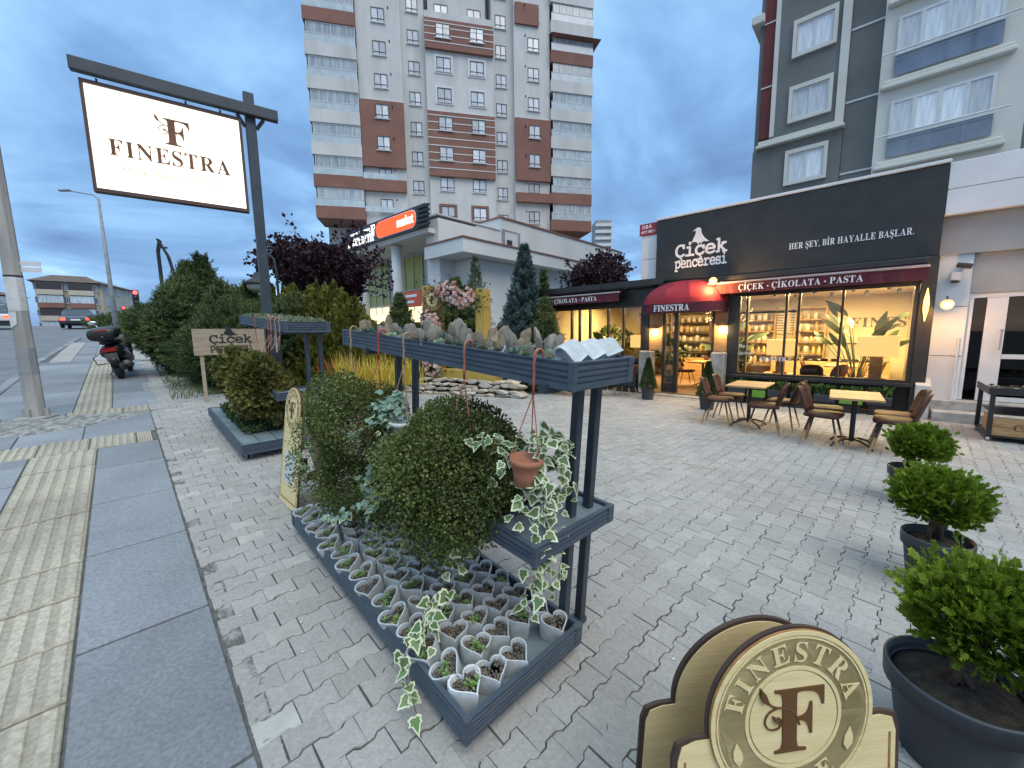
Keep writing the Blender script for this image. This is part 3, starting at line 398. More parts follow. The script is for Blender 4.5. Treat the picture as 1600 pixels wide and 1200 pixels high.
sheet(np.linspace(-1.62, 13, 50), np.linspace(-4, 24, 75), -.012, 'paving_bed', M_bed)
# kerb stones along the road
pav = bpy.data.objects.new('pavement', None); COL.objects.link(pav); pav['kind'] = 'structure'
kb = MB().box(-.075, .075, -.37, .37, -.14, .012, c=.012).mesh('kerb_stone', M_slab)
for i in range(40):
    s = -1.5 + i * .75; part('kerb_stone', kb, None, pav, M=Matrix.Translation(SG(-1.66 + (max(0, s - 16) * .02), s)) @ Matrix.Rotation(SROT, 4, 'Z') @ Matrix.Rotation(math.atan(slope(-1, s)), 4, 'X'))
def slab(t0, t1, s0, s1, m=None, name='flagstone', th=.03, ridges=0, along=True):
    gap = .006; t0 += gap; t1 -= gap; s0 += gap; s1 -= gap; ct, cs = (t0 + t1) / 2, (s0 + s1) / 2; hw, hl = (t1 - t0) / 2, (s1 - s0) / 2
    mb = MB().box(-hw, hw, -hl, hl, -th, 0, c=.004)
    nb = len(mb.f)
    if ridges:
        if along:
            for k in range(ridges):
                x = -hw + (k + .5) * 2 * hw / ridges; w_ = hw / ridges * .66
                mb.add([(x - w_, -hl + .006, .0005), (x + w_, -hl + .006, .0005), (x + w_ * .75, -hl + .014, .008), (x - w_ * .75, -hl + .014, .008), (x - w_, hl - .006, .0005), (x + w_, hl - .006, .0005), (x + w_ * .75, hl - .014, .008), (x - w_ * .75, hl - .014, .008)], [(0, 1, 2, 3), (1, 5, 6, 2), (5, 4, 7, 6), (4, 0, 3, 7), (3, 2, 6, 7)])
        else:
            for k in range(ridges):
                y = -hl + (k + .5) * 2 * hl / ridges; w_ = hl / ridges * .52; mb.box(-hw + .01, hw - .01, y - w_, y + w_, .0004, .007, c=.003)
    if ridges: mb.m = [0] * nb + [1] * (len(mb.f) - nb)
    tilt = random.gauss(0, .0025)
    M = Matrix.Translation(SG(ct, cs, random.gauss(0, .002))) @ Matrix.Rotation(SROT, 4, 'Z') @ Matrix.Rotation(math.atan(slope(ct, cs)), 4, 'X') @ Matrix.Rotation(tilt, 4, 'Y')
    return part(name, mb, [M_groove, m] if ridges else [m or M_slab], pav, M=M)
e = [-.6, .62, 1.66, 2.71, 3.74, 4.68, 5.68, 6.46]
for a, b in zip(e, e[1:]): slab(-.31, .215, a, b)
s = -.6
while s < 6.4:
    slab(-.81, -.31, s, min(s + .43, 6.46), M_tact, 'tactile_tile', ridges=6); s += .43
for col in ((-1.58, -1.2), (-1.2, -.81)):
    s = 1.0 + random.random() * .4
    while s < 6.4:
        l_ = random.choice((.6, .8, .9)); slab(col[0], col[1], s, min(s + l_, 6.46)); s += l_
t = -1.58
while t < .15: slab(t, min(t + .4, .17), 6.46, 6.98, M_tact, 'tactile_tile', ridges=6, along=True); t += .4
for t0, t1 in ((-1.58, -1.0), (-1.0, -.45), (-.45, .22)):
    for s0, s1 in ((6.98, 7.65), (7.65, 8.35)): slab(t0, t1, s0, s1)
t = -1.58
while t < .2: slab(t, min(t + .3, .24), 8.35, 8.75, M_tact if t > -.9 else M_slab, 'tactile_tile' if t > -.9 else 'flagstone', ridges=4 if t > -.9 else 0); t += .3
s = 8.75
while s < 16:
    slab(-.62, -.2, s, s + .42, M_tact, 'tactile_tile', ridges=5); s += .42
s = 8.75
while s < 15.5:
    l_ = random.choice((.7, .85)); slab(-1.58, -.62, s, s + l_); slab(-.2, .36, s, s + l_); s += l_
s = 16
while s < 24:
    for k in range(5): slab(-1.45 + k * .42, -1.03 + k * .42, s, s + .6, M_slab if k % 2 else M_pave)
    s += .6
# ---- interlocking bone pavers
LP, HW, WW = .156, .068, .052
def bone():
    h = LP / 2; P = [(-h, -HW), (-h + .028, -HW), (-h + .047, -WW), (h - .047, -WW), (h - .028, -HW), (h, -HW)]
    P = P + [(-x, -y) for x, y in P]; return P
BP = bone(); PITCH = HW + WW + .0032
def bone_mesh(name, m):
    P = np.array(BP); ctr = P * [.965, .95]; n = len(P); V = [(x, y, -.012) for x, y in P] + [(x, y, -.002) for x, y in P] + [(x, y, 0) for x, y in ctr]
    F_ = []
    for i in range(n):
        j = (i + 1) % n; F_ += [(i, j, n + j, n + i), (n + i, n + j, 2 * n + j, 2 * n + i)]
    F_.append(tuple(range(2 * n, 3 * n))); return V, F_
BV, BF = bone_mesh('paver', M_pave); BV = np.array(BV)
bme = MB().add(BV, BF).mesh('paver', [M_pave]); bme2 = MB().add(BV, BF).mesh('paver', [M_pale])
plz = bpy.data.objects.new('plaza_paving', None); COL.objects.link(plz); plz['kind'] = 'structure'
cells = []
for ks in range(-18, 126):
    s = ks * PITCH
    for kt in range(-3, 82):
        t = .302 + kt * (LP + .0032) + (ks % 2) * (LP + .0032) / 2
        if t < .30: continue
        p = S(t, s); d = p.x * fnx[0] + p.y * fnx[1] - FD
        if d > -.08 or p.y < .45: continue
        a = -(p.x * fux[0] + p.y * fux[1])
        if s > 9.2 and t > 1.0 and t < 4: continue
        if s > 16: continue
        q = p - Vector((0, 0, CAMH)); z = q.dot(fw)
        if z < .4: continue
        px = 800 + 625 * q.dot(rv) / z; py = 600 - 625 * q.dot(uv) / z
        if px < -150 or px > 1750 or py > 1330: continue
        cells.append((z * z if py < 1215 and 0 < px < 1600 else 99 + z, t, s))
cells.sort()
fv = []; ff = []; nfv = 0
for i, (z, t, s) in enumerate(cells):
    j = (random.gauss(0, .0022), random.gauss(0, .0022)); rz = random.gauss(0, .012); dz = random.gauss(0, .0016)
    if i < 300:
        pale = t < .75 and random.random() < .06
        M = Matrix.Translation(SG(t + j[0], s + j[1], dz)) @ Matrix.Rotation(SROT + rz, 4, 'Z') @ Matrix.Rotation(math.atan(slope(t, s)) + random.gauss(0, .006), 4, 'X') @ Matrix.Rotation(random.gauss(0, .006), 4, 'Y')
        part('paver', bme2 if pale else bme, None, plz, M=M)
    else:
        c_, s_ = math.cos(SROT + rz), math.sin(SROT + rz); o = S(t + j[0], s + j[1])
        x = BV[:, 0] * c_ - BV[:, 1] * s_ + o.x; y = BV[:, 0] * s_ + BV[:, 1] * c_ + o.y
        tt = x * snx[0] + y * snx[1]; ss = x * sdx[0] + y * sdx[1]
        fv.append(np.stack([x, y, BV[:, 2] + gst(tt, ss) + dz + random.gauss(0, .006) * BV[:, 0]], -1)); ff.append((nfv, t < .75 and random.random() < .06)); nfv += len(BV)
HB = MB().box(-.037, .037, -HW + .006, HW - .006, -.012, 0, c=.002)
HV = np.array(HB.v)
half = []
for ks in range(-7, 76):
    if ks % 2 == 0 or random.random() < .38: continue
    s = ks * PITCH; o = S(.259, s); c_, s_ = math.cos(SROT), math.sin(SROT); rz = random.gauss(0, .03); c_, s_ = math.cos(SROT + rz), math.sin(SROT + rz)
    x = HV[:, 0] * c_ - HV[:, 1] * s_ + o.x; y = HV[:, 0] * s_ + HV[:, 1] * c_ + o.y
    half.append(np.stack([x, y, HV[:, 2] + gst(x * snx[0] + y * snx[1], x * sdx[0] + y * sdx[1]) + random.gauss(-.001, .002)], -1))
mbp = MB(); mbp.v = [tuple(p) for a in fv for p in a]; mbp.n = nfv
for o_, pale in ff:
    for f in BF: mbp.f.append(tuple(k + o_ for k in f)); mbp.m.append(1 if pale else 0)
for a in half: mbp.add([tuple(q) for q in a], HB.f)
part('paver_field', mbp, [M_pave2, M_pale], plz, stuff=True)
# broken concrete edging between the flagstones and the pavers
ns_, nt2 = 520, 7; V = []
for i in range(ns_):
    s = -.6 + i * .019; w0 = .222 + .004 * math.sin(i * .7); w1 = .335 + .022 * math.sin(i * .37) + random.uniform(-.012, .012)
    for k in range(nt2):
        u = k / (nt2 - 1); t = w0 + (w1 - w0) * u; V.append(S(t, s, float(gst(t, s)) - .006 + random.uniform(-.006, .005) + .005 * math.sin(i * .21 + k) - (.012 if k in (0, nt2 - 1) else 0)))
idx = np.arange(ns_ - 1)[:, None] * nt2 + np.arange(nt2 - 1)[None]; mb = MB(); mb.add(V, [tuple(f) for f in np.stack([idx, idx + 1, idx + 1 + nt2, idx + nt2], -1).reshape(-1, 4)])
o = link('broken_edging', mb.mesh('broken_edging', [M_moss])); o['kind'] = 'stuff'; o['label'] = 'crumbling concrete edging between flagstones and pavers'; o['category'] = 'edging'
# litter specks
mb = MB()
for i in range(90):
    t, s = random.uniform(.3, 5), random.uniform(-.3, 5)
    c = SG(t, s, .003); mb.box(-.006, .006, -.003, .003, 0, .003, M=Matrix.Translation(c) @ Matrix.Rotation(random.random() * 6, 4, 'Z') @ Matrix.Scale(random.uniform(.5, 1.6), 4))
M_chip = pm('chip', (.7, .68, .64), (.45, .42, .38), 5, .8)
o = link('paper_scraps', mb.mesh('paper_scraps', [M_chip])); o['kind'] = 'stuff'; o['label'] = 'small pale chips scattered on the pavers'; o['category'] = 'litter'

M_bedsoil = pm('planting_bed', (.05, .05, .028), (.10, .105, .05), 9, .95, .8)
sheet(np.linspace(1.0, 4.2, 12), np.linspace(9.2, 17, 16), .015, 'planting_bed', M_bedsoil)
P = np.stack([rng.uniform(.7, 4.0, 2600), rng.uniform(8.9, 14, 2600)], -1); P[:700, 0] = rng.uniform(.55, 1.2, 700)
gz_ = gst(P[:, 0], P[:, 1]); W3 = np.stack([snx[0] * P[:, 0] + sdx[0] * P[:, 1], snx[1] * P[:, 0] + sdx[1] * P[:, 1], gz_ + .01], -1); n_ = len(W3)
a_ = rng.random(n_) * 6.28; dx = np.stack([np.cos(a_), np.sin(a_), 0 * a_], -1); up_ = np.stack([rng.normal(0, .3, n_), rng.normal(0, .3, n_), np.ones(n_)], -1); h_ = rng.uniform(.05, .13, n_)[:, None]
V = np.stack([W3 - dx * .008, W3 + dx * .008, W3 + up_ * h_], 1).reshape(-1, 3)
o = link('grass', np_mesh('grass', V, np.arange(n_ * 3).reshape(-1, 3), [pm('grass_blade', (.07, .11, .03), (.14, .19, .06), 5, .7, rnd=.3, isl=True)])); o['kind'] = 'stuff'; o['label'] = 'short grass along the foot of the evergreens'; o['category'] = 'grass'
# ------------------------------------------------------------------ foliage helpers
def unit(a): return a / (np.linalg.norm(a, axis=-1, keepdims=True) + 1e-9)
def frames(D, ref=None):
    D = unit(np.asarray(D, float)); ref = rng.normal(size=D.shape) if ref is None else ref
    A = unit(np.cross(D, ref)); B = np.cross(A, D); return A, D, B
def scatter(tmpl, P, D, size, ref=None):
    """tmpl (V,F): template with its axis along +y, its face along +z; one copy at each point of P pointing along D"""
    TV, TF = np.asarray(tmpl[0], float), np.asarray(tmpl[1]); n = len(P); A, D, B = frames(D, ref); size = np.broadcast_to(size, (n,))[:, None, None]
    V = P[:, None, :] + size * (TV[None, :, 0:1] * A[:, None, :] + TV[None, :, 1:2] * D[:, None, :] + TV[None, :, 2:3] * B[:, None, :])
    Fq = (np.arange(n) * len(TV))[:, None, None] + TF[None]; return V.reshape(-1, 3), Fq.reshape(-1, TF.shape[1])
LEAF = ([(0, 0, 0), (.36, .45, .04), (0, 1, 0), (-.36, .45, .04)], [(0, 1, 2, 3)])
ROUND = ([(0, 0, 0), (.42, .3, .06), (.38, .75, .05), (0, 1, 0), (-.38, .75, .05), (-.42, .3, .06)], [(0, 1, 2, 3), (0, 3, 4, 5)])
def spray(n=7, w=.5, lw=.09, droop=.1, fan=True):
    V = []; F_ = []
    def q(b, d, l, wd):
        b = np.array(b, float); d = np.array(d, float); d /= np.linalg.norm(d); s_ = np.array([d[1], -d[0], 0.]); i = len(V)
        V.extend([b, b + d * l * .5 + s_ * wd, b + d * l, b + d * l * .5 - s_ * wd]); F_.append((i, i + 1, i + 2, i + 3))
    q((0, 0, 0), (0, 1, 0), 1, lw)
    for k in range(n):
        y = .08 + .8 * k / n
        for sg in (-1, 1): q((0, y, 0), (sg * w, .75, random.uniform(-.25, .25)), .55 * (1 - .55 * y), lw)
    return V, F_
def twig(n=9, l=.34, w=.035):
    V = []; F_ = []
    def q(b, d, ln, wd):
        b = np.array(b, float); d = np.array(d, float); d /= np.linalg.norm(d); s_ = np.cross(d, rng.normal(size=3)); s_ /= np.linalg.norm(s_); i = len(V)
        V.extend([b, b + d * ln * .5 + s_ * wd, b + d * ln, b + d * ln * .5 - s_ * wd]); F_.append((i, i + 1, i + 2, i + 3))
    q((0, 0, 0), (0, 1, 0), 1, w)
    for k in range(n):
        y = .05 + .9 * k / n
        for j in range(3):
            a = random.random() * 6.28; q((0, y, 0), (math.cos(a), .9, math.sin(a)), l, w)
    return V, F_
def lumps(n, k, amp, seed):
    r = np.random.default_rng(seed); C = unit(r.normal(size=(k, 3))); H = r.uniform(-1, 1, k); return C, H, amp
def lump_r(D, L_):
    C, H, amp = L_; d = D @ C.T; return 1 + amp * (np.exp(-(1 - d) * 7) * H).sum(-1)
def crown_pts(n, rad, seed, amp=.25, k=26, inner=.55, power=.5, zmin=-1.):
    r = np.random.default_rng(seed); D = unit(r.normal(size=(n, 3))); D = D[D[:, 2] > zmin]; n = len(D)
    f = inner + (1 - inner) * r.random(n) ** power
    rr = lump_r(D, lumps(n, k, amp, seed + 1)) * f
    return D * rr[:, None] * np.array(rad), D
def merge(parts):
    V = []; F_ = []; o = 0
    for v, f in parts: V.append(v); F_.append(f + o); o += len(v)
    return np.concatenate(V), np.concatenate(F_)
GREEN = dict(rnd=.38, isl=True, rough=.6, spec=.25, detail=2)
M_mueh = pm('wiry_bush_leaf', (.068, .095, .024), (.145, .17, .05), 5, trans=.2, **GREEN)
M_thuja = pm('globe_thuja_leaf', (.115, .185, .014), (.225, .315, .03), 9, trans=.2, **GREEN)
M_spruce = pm('dark_evergreen_needle', (.058, .095, .038), (.15, .18, .06), 1.6, trans=.1, **GREEN)
M_gold = pm('golden_evergreen_leaf', (.105, .115, .018), (.19, .185, .04), 3, trans=.15, **GREEN)
M_yew = pm('olive_evergreen_leaf', (.10, .11, .026), (.20, .185, .055), 3, trans=.15, **GREEN)
M_blue = pm('blue_spruce_needle', (.050, .095, .095), (.105, .165, .165), 3, trans=.1, **GREEN)
M_plum = pm('purple_plum_leaf', (.022, .011, .016), (.055, .022, .030), 2, trans=.1, **GREEN)
M_fern = pm('dark_groundcover_leaf', (.035, .065, .022), (.08, .115, .045), 6, trans=.15, **GREEN)
M_sage = pm('sage_leaf', (.13, .17, .10), (.25, .28, .17), 9, trans=.15, **GREEN)
M_bark = pm('bark', (.085, .06, .045), (.16, .12, .09), 14, .9, .6)
M_soil = pm('potting_soil', (.022, .016, .012), (.055, .042, .032), 30, .95, .8)
def tree(name, label, loc, crown, trunk_h, trunk_r, cat='tree', group=None, limbs=0, crown_r=1., rot=0):
    o = thing(name, label, cat, loc, rot, group)
    mb = MB(); mb.tube([(0, 0, -.1), (.02, 0, trunk_h * .5), (0, .02, trunk_h)], [trunk_r, trunk_r * .8, trunk_r * .5], 8)
    for i in range(limbs):
        a = i * 2.4 + random.random(); l_ = crown_r * random.uniform(.6, .95); b = (0, 0, trunk_h * random.uniform(.55, .95))
        mb.tube([b, (math.cos(a) * l_ * .5, math.sin(a) * l_ * .5, b[2] + l_ * .45), (math.cos(a) * l_ * .8, math.sin(a) * l_ * .8, b[2] + l_ * 1.0)], [trunk_r * .45, trunk_r * .3, trunk_r * .08], 6)
    part('trunk', mb, [M_bark], o, smooth=True); part('crown', crown, None, o); return o
# ------------------------------------------------------------------ the two display stands
M_blue_paint = pm('slate_blue_board', (.042, .062, .085), (.066, .09, .115), 6, .5, .15, bscale=60, stretch=(1, 6, 6))
M_post = pm('dark_blue_metal', (.026, .036, .048), (.04, .052, .066), 5, .42)
M_deck = pm('grey_blue_deck', (.13, .17, .19), (.19, .235, .25), 7, .6, .2)
M_rub = pm('black_rubber', (.012, .012, .013), (.025, .025, .026), 10, .6)
M_steel = pm('zinc_steel', (.42, .43, .44), (.55, .56, .57), 12, .35, metal=.8)
def ribbed(Lx, h, th=.022, nr=5):
    """board along +x, front face towards -y, z from 0 to h, grooved lengthwise"""
    P = [(0, 0), (th, 0), (th, h), (0, h)]; pr = []; m_ = .012; st_ = (h - 2 * m_) / nr
    pr.append((0, 0)); pr.append((0, m_ * .6))
    for k in range(nr):
        z = m_ + k * st_; pr += [(.0, z), (.0, z + st_ * .5), (.006, z + st_ * .62), (.006, z + st_ * .88)]
    pr += [(0, h - m_ * .6), (0, h), (th, h), (th, 0)]
    n = len(pr); mb = MB(); v = [(0, y, z) for y, z in pr] + [(Lx, y, z) for y, z in pr]
    mb.add(v, [(i, (i + 1) % n, n + (i + 1) % n, n + i) for i in range(n)] + [tuple(range(n))[::-1], tuple(range(n, 2 * n))]); return mb
def RZ(a, x=0, y=0, z=0): return Matrix.Translation((x, y, z)) @ Matrix.Rotation(a, 4, 'Z')
def tray(root, x0, x1, y0, y1, z0, z1, nr=4, floor=None, inset=.012):
    h = z1 - z0; th = .022
    part('side_board', ribbed(y1 - y0, h, th, nr), [M_blue_paint], root, M=RZ(-PI / 2, x0, y1, z0))
    part('side_board', ribbed(y1 - y0, h, th, nr), [M_blue_paint], root, M=RZ(PI / 2, x1, y0, z0))
    part('end_board', ribbed(x1 - x0 - .046, h, th, nr), [M_blue_paint], root, M=RZ(0, x0 + .023, y0, z0))
    part('end_board', ribbed(x1 - x0 - .046, h, th, nr), [M_blue_paint], root, M=RZ(PI, x1 - .023, y1, z0))
    for cx_, cy_ in ((x0, y0), (x1, y0), (x0, y1), (x1, y1)):
        sx_ = -1 if cx_ == x0 else 1; sy_ = -1 if cy_ == y0 else 1; w_ = .05 if sx_ > 0 else .028
        part('corner_trim', MB().box(min(cx_, cx_ - sx_ * w_) + sx_ * .003, max(cx_, cx_ - sx_ * w_) + sx_ * .003, min(cy_, cy_ - sy_ * .03) + sy_ * .003, max(cy_, cy_ - sy_ * .03) + sy_ * .003, z0 - .002, z1 + .002, c=.002), [M_blue_paint], root)
    part('tray_floor', MB().box(x0 + th, x1 - th, y0 + th, y1 - th, z0 + inset, (z0 + inset + .015) if floor is None else floor), [M_deck], root)
def make_stand(label, t0, s0, deck):
    g0 = float(gst(t0 + .3, s0 + 1)) - slope(t0 + .3, s0 + 1); o = thing('plant_display_stand', label, 'plant stand', S(t0, s0, g0), (math.atan(slope(t0 + .3, s0 + 1)), 0, SROT), 'wheeled plant display stands')
    W_, L_ = .73, 2.12
    if deck:
        tray(o, 0, W_, 0, L_, .08, .19, 4, floor=.15)
        for k in range(4): part('deck_plank', MB().box(.024 + k * .172, .024 + k * .172 + .165, .024, L_ - .024, .152, .186, c=.004), [M_deck], o)
    else: tray(o, 0, W_, 0, L_, .055, .165, 4)
    for y in (.13, 1.86):
        for x in (W_ + .02, W_ + .17):
            mb = MB().box(x - .022, x + .022, y - .022, y + .022, .03, 1.50, c=.003); part('post', mb, [M_post], o)
        part('post_foot', MB().box(W_ - .02, W_ + .20, y - .03, y + .03, .0, .032, c=.003), [M_post], o)
        part('cross_bar', MB().box(W_ - .25, W_ + .25, y - .021, y + .021, 1.352, 1.392), [M_post], o)
    tray(o, .50, .97, -.02, 2.3, 1.38, 1.50, 4, floor=1.475 if not deck else 1.46)
    tray(o, .38, .99, .03, .33, .62, .71, 3, floor=.69)
    part('rail', MB().box(W_ - .02, W_ - .0, .16, 1.84, .64, .68, c=.003), [M_post], o)
    for x in (.08, W_ - .08):
        for y in (.1, L_ - .1):
            c = part('caster', MB().box(x - .03, x + .03, y - .03, y + .03, .046 if not deck else .07, .056 if not deck else .082).box(x - .022, x - .018, y - .02, y + .02, .012, .05 if not deck else .072).box(x + .018, x + .022, y - .02, y + .02, .012, .05 if not deck else .072), [M_steel], o)
            wh = MB().lathe([(.0, -.012), (.024, -.012), (.027, -.006), (.027, .006), (.024, .012), (0, .012)], 14, M=Matrix.Translation((x, y + .012, .027)) @ Matrix.Rotation(PI / 2, 4, 'Y')); part('wheel', wh, [M_rub], c, smooth=True)
    return o
T0, S0 = .79, 1.10
stand = make_stand('dark blue wheeled plant stand filled with heart pots in the foreground', T0, S0, False)
stand2 = make_stand('dark blue wheeled plant stand farther up the street, under the lit sign', .80, 4.98, True)
bpy.context.view_layer.update()
def ST(o, x, y, z): return o.matrix_world @ Vector((x, y, z))
SRX = stand.rotation_euler.copy()
# ---- heart pots
M_cpot = pm('grey_cast_concrete', (.42, .445, .45), (.54, .56, .56), 22, .8, .25, bscale=140, rnd=.07)
M_wpot = pm('pale_cast_concrete', (.60, .62, .63), (.70, .72, .72), 22, .75, .2, bscale=140)
M_peb = pm('brown_pebble', (.085, .07, .055), (.19, .155, .12), 40, .8, .3, rnd=.35, isl=True)
M_succ = pm('fresh_green_succulent', (.13, .25, .06), (.26, .38, .12), 30, .5, rnd=.2, isl=True, trans=.15)
M_pale_succ = pm('pale_green_succulent', (.40, .50, .33), (.55, .62, .45), 20, .5, rnd=.12, isl=True, trans=.15)
M_aloe = pm('blue_green_succulent', (.07, .13, .10), (.14, .21, .16), 20, .45, rnd=.2, isl=True)
def heart(w, n=26):
    P = []
    for k in range(n):
        a = 2 * PI * k / n; P.append((16 * math.sin(a) ** 3, 13 * math.cos(a) - 5 * math.cos(2 * a) - 2 * math.cos(3 * a) - math.cos(4 * a)))
    return [(x / 32 * w, (y + 2) / 32 * w) for x, y in P][::-1]
def heart_pot(w, h):
    H = np.array(heart(w)); n = len(H); rings = [(.86, 0), (.93, h * .35), (1.0, h - .006), (.985, h), (.87, h), (.855, h - .006), (.82, h - .026)]
    mb = MB(); v = [(x * k, y * k, z) for k, z in rings for x, y in H]
    f = [(i * n + j, i * n + (j + 1) % n, (i + 1) * n + (j + 1) % n, (i + 1) * n + j) for i in range(len(rings) - 1) for j in range(n)]
    f += [tuple(range(n))[::-1], tuple(range((len(rings) - 1) * n, len(rings) * n))]; return mb.add(v, f)
PW, PH = .150, .100
hp = heart_pot(PW, PH).mesh('heart_pot', [M_cpot], True); hpw = heart_pot(PW * 1.04, PH).mesh('heart_pot', [M_wpot], True)
for me_ in (hp, hpw):
    try: me_.set_sharp_from_angle(angle=R(50))
    except Exception: pass
def gravel(w, z, seed, n=62):
    r = random.Random(seed); H = heart(w * .80); mb = MB(); c = 0
    mb.add([(x * 1.04, y * 1.04, z - .004) for x, y in H], [tuple(range(len(H)))], 1)
    def inside(x, y):
        k = False
        for (x1, y1), (x2, y2) in zip(H, H[1:] + H[:1]):
            if (y1 > y) != (y2 > y) and x < (x2 - x1) * (y - y1) / (y2 - y1) + x1: k = not k
        return k
    while c < n:
        x, y = r.uniform(-w / 2, w / 2), r.uniform(-w / 2, w / 2)
        if not inside(x, y): continue
        q = r.uniform(.0065, .0105); M = Matrix.Translation((x, y, z + r.uniform(-.002, .005))) @ Euler((r.random() * 3, r.random() * 3, r.random() * 3)).to_matrix().to_4x4() @ Matrix.Diagonal((q, q * r.uniform(.7, 1), q * r.uniform(.55, .9), 1))
        mb.lathe([(0, -1), (.8, -.5), (.85, .45), (0, 1)], 6, M=M); c += 1
    return mb.mesh('gravel', [M_peb, M_soil], True)
gme = [gravel(PW, PH - .022, k) for k in range(3)]
def rosette(n, r, up, z=0., seed=0, lw=.34):
    rr = np.random.default_rng(seed); P = []; D = []; sz = []
    for k in range(n):
        a = k * 2.39996; f = k / n; el_ = .15 + up * (1 - f); P.append((0, 0, z)); D.append((math.cos(a) * math.cos(el_), math.sin(a) * math.cos(el_), math.sin(el_))); sz.append(r * (.5 + .5 * f) * rr.uniform(.85, 1.1))
    T = ([(0, 0, 0), (lw * .8, .4, .08), (lw * .75, .72, .1), (0, 1, .06), (-lw * .75, .72, .1), (-lw * .8, .4, .08)], [(0, 1, 2, 3), (0, 3, 4, 5)])
    return scatter(T, np.array(P, float), np.array(D), np.array(sz), ref=np.tile([0, 0, 1.], (n, 1)) + rr.normal(size=(n, 3)) * .05)
def clump(seed, n=5, r=.03, spread=.035, z=PH - .015):
    rr = np.random.default_rng(seed); ps = []
    for k in range(n):
        v, f = rosette(11, r * rr.uniform(.6, 1.1), 1.1, 0, seed * 10 + k, .2); v = v + np.array([rr.uniform(-spread, spread), rr.uniform(-spread, spread), z + rr.uniform(0, .012)]); ps.append((v, f))
    return np_mesh('succulent', *merge(ps), [M_succ])
cme = [clump(k + 3) for k in range(4)]
npot = 0
for j in range(15):
    for i in range(5):
        if j == 0 and i == 3: continue
        x = .088 + i * .138 + (.02 if j % 2 else -.012); y = .098 + j * .137 + random.uniform(-.008, .008)
        if i == 4 and x > .645: x = .645
        first = (j == 0 and i == 0)
        if first: x += .022; y += .018
        ang = random.uniform(-.35, .35) - .25; rot = Euler((0, 0, ang))
        tilt = Matrix.Identity(3); zz = .0835
        if i == 0 and not first: tilt = Matrix.Rotation(R(-20), 3, 'Y'); zz = .096; ang = random.uniform(-.5, .2); rot = Euler((0, 0, ang))
        elif j < 2: tilt = Matrix.Rotation(R(random.uniform(0, 7)), 3, 'X')
        Rm = (SRX.to_matrix() @ tilt @ rot.to_matrix()).to_euler()
        green = (i == 0 and j % 6 != 0) or random.random() < .3 or first
        lab = 'pale heart-shaped concrete pot sitting alone at the near corner of the tray' if first else 'grey heart pot %s, %s from the pavement side in the %s row back' % ('with green sprouts' if green else 'of pebbles', ORD[i], ORD[j])
        o = thing('heart_pot', lab, 'plant pot', ST(stand, x, y, zz), Rm, None if first else ('heart pots with sprouts' if green else 'heart pots of pebbles'), hpw if first else hp)
        part('gravel', gme[random.randrange(3)], None, o, stuff=True)
        if green: part('succulent', cme[random.randrange(4)], None, o, rot=(0, 0, random.random() * 6))
# three upturned pots at the end of the upper tray
hp3 = heart_pot(.132, .125).mesh('heart_pot', [M_cpot], True)
for k, nm in enumerate(('nearest the corner', 'in the middle of the three', 'nearest the shop side')):
    p = ST(stand, .665 + k * .150, .08, 1.53); Rm = (SRX.to_matrix() @ Euler((R(-6), R(-108 + 3 * k), R(14 - 8 * k))).to_matrix()).to_euler()
    thing('concrete_planter', 'grey heart pot lying tipped on the upper tray end, ' + nm, 'plant pot', p, Rm, 'tipped concrete pots', hp3)
# driftwood and succulents in the upper tray
M_drift = pm('driftwood', (.235, .205, .165), (.37, .335, .28), 26, .9, .7, stretch=(1, 1, .18), rnd=.14)
M_drift2 = pm('reddish_driftwood', (.33, .23, .19), (.42, .33, .28), 22, .9, .6, stretch=(1, 1, .2))
M_slate = pm('grey_slate_chip', (.34, .38, .43), (.46, .50, .54), 12, .7, .3)
def drift(seed, h, r, m):
    """a split, weathered chunk of wood: one to three prongs of different height grown together"""
    q = random.Random(seed); mb = MB(); n = 9; k = 8
    for pr in range(q.choice((1, 2, 2, 3))):
        hh = h * (1 if pr == 0 else q.uniform(.45, .85)); rr0 = r * (1 if pr == 0 else q.uniform(.5, .8)); ox = 0 if pr == 0 else q.choice((-1, 1)) * r * q.uniform(.7, 1.1); ph = [q.random() * 6 for _ in range(4)]; ln = (q.uniform(-.3, .3), q.uniform(-.2, .2)); v = []
        for i in range(k):
            f = i / (k - 1); rr = rr0 * (1.05 - .25 * f) * (1 + .16 * math.sin(6 * f + ph[0])); rr *= (.8 if i == k - 1 else 1)
            for j in range(n):
                a = 2 * PI * j / n; w = rr * (1 + .26 * math.sin(2 * a + ph[1]) + .18 * math.sin(3 * a + ph[2] + f * 2.5) + q.uniform(-.10, .10))
                v.append((ox + w * math.cos(a) + ln[0] * hh * f, .78 * w * math.sin(a) + ln[1] * hh * f, hh * f * (1 + .10 * math.sin(a + ph[3])) + (q.uniform(-.06, .06) * h if i > k - 3 else 0)))
        mb.add(v, [(i * n + j, i * n + (j + 1) % n, (i + 1) * n + (j + 1) % n, (i + 1) * n + j) for i in range(k - 1) for j in range(n)] + [tuple(range((k - 1) * n, k * n))])
    me = mb.mesh('driftwood', [m], True)
    try: me.set_sharp_from_angle(angle=R(40))
    except Exception: pass
    return me
M_drift3 = pm('tan_driftwood', (.27, .20, .13), (.42, .33, .23), 24, .9, .7, stretch=(1, 1, .18), rnd=.14)
dm = [drift(k, 1., .24 + .05 * (k % 3), M_drift3 if k in (2, 4) else M_drift) for k in range(6)] + [drift(9, 1., .26, M_drift2)]
y = .32; k = 0
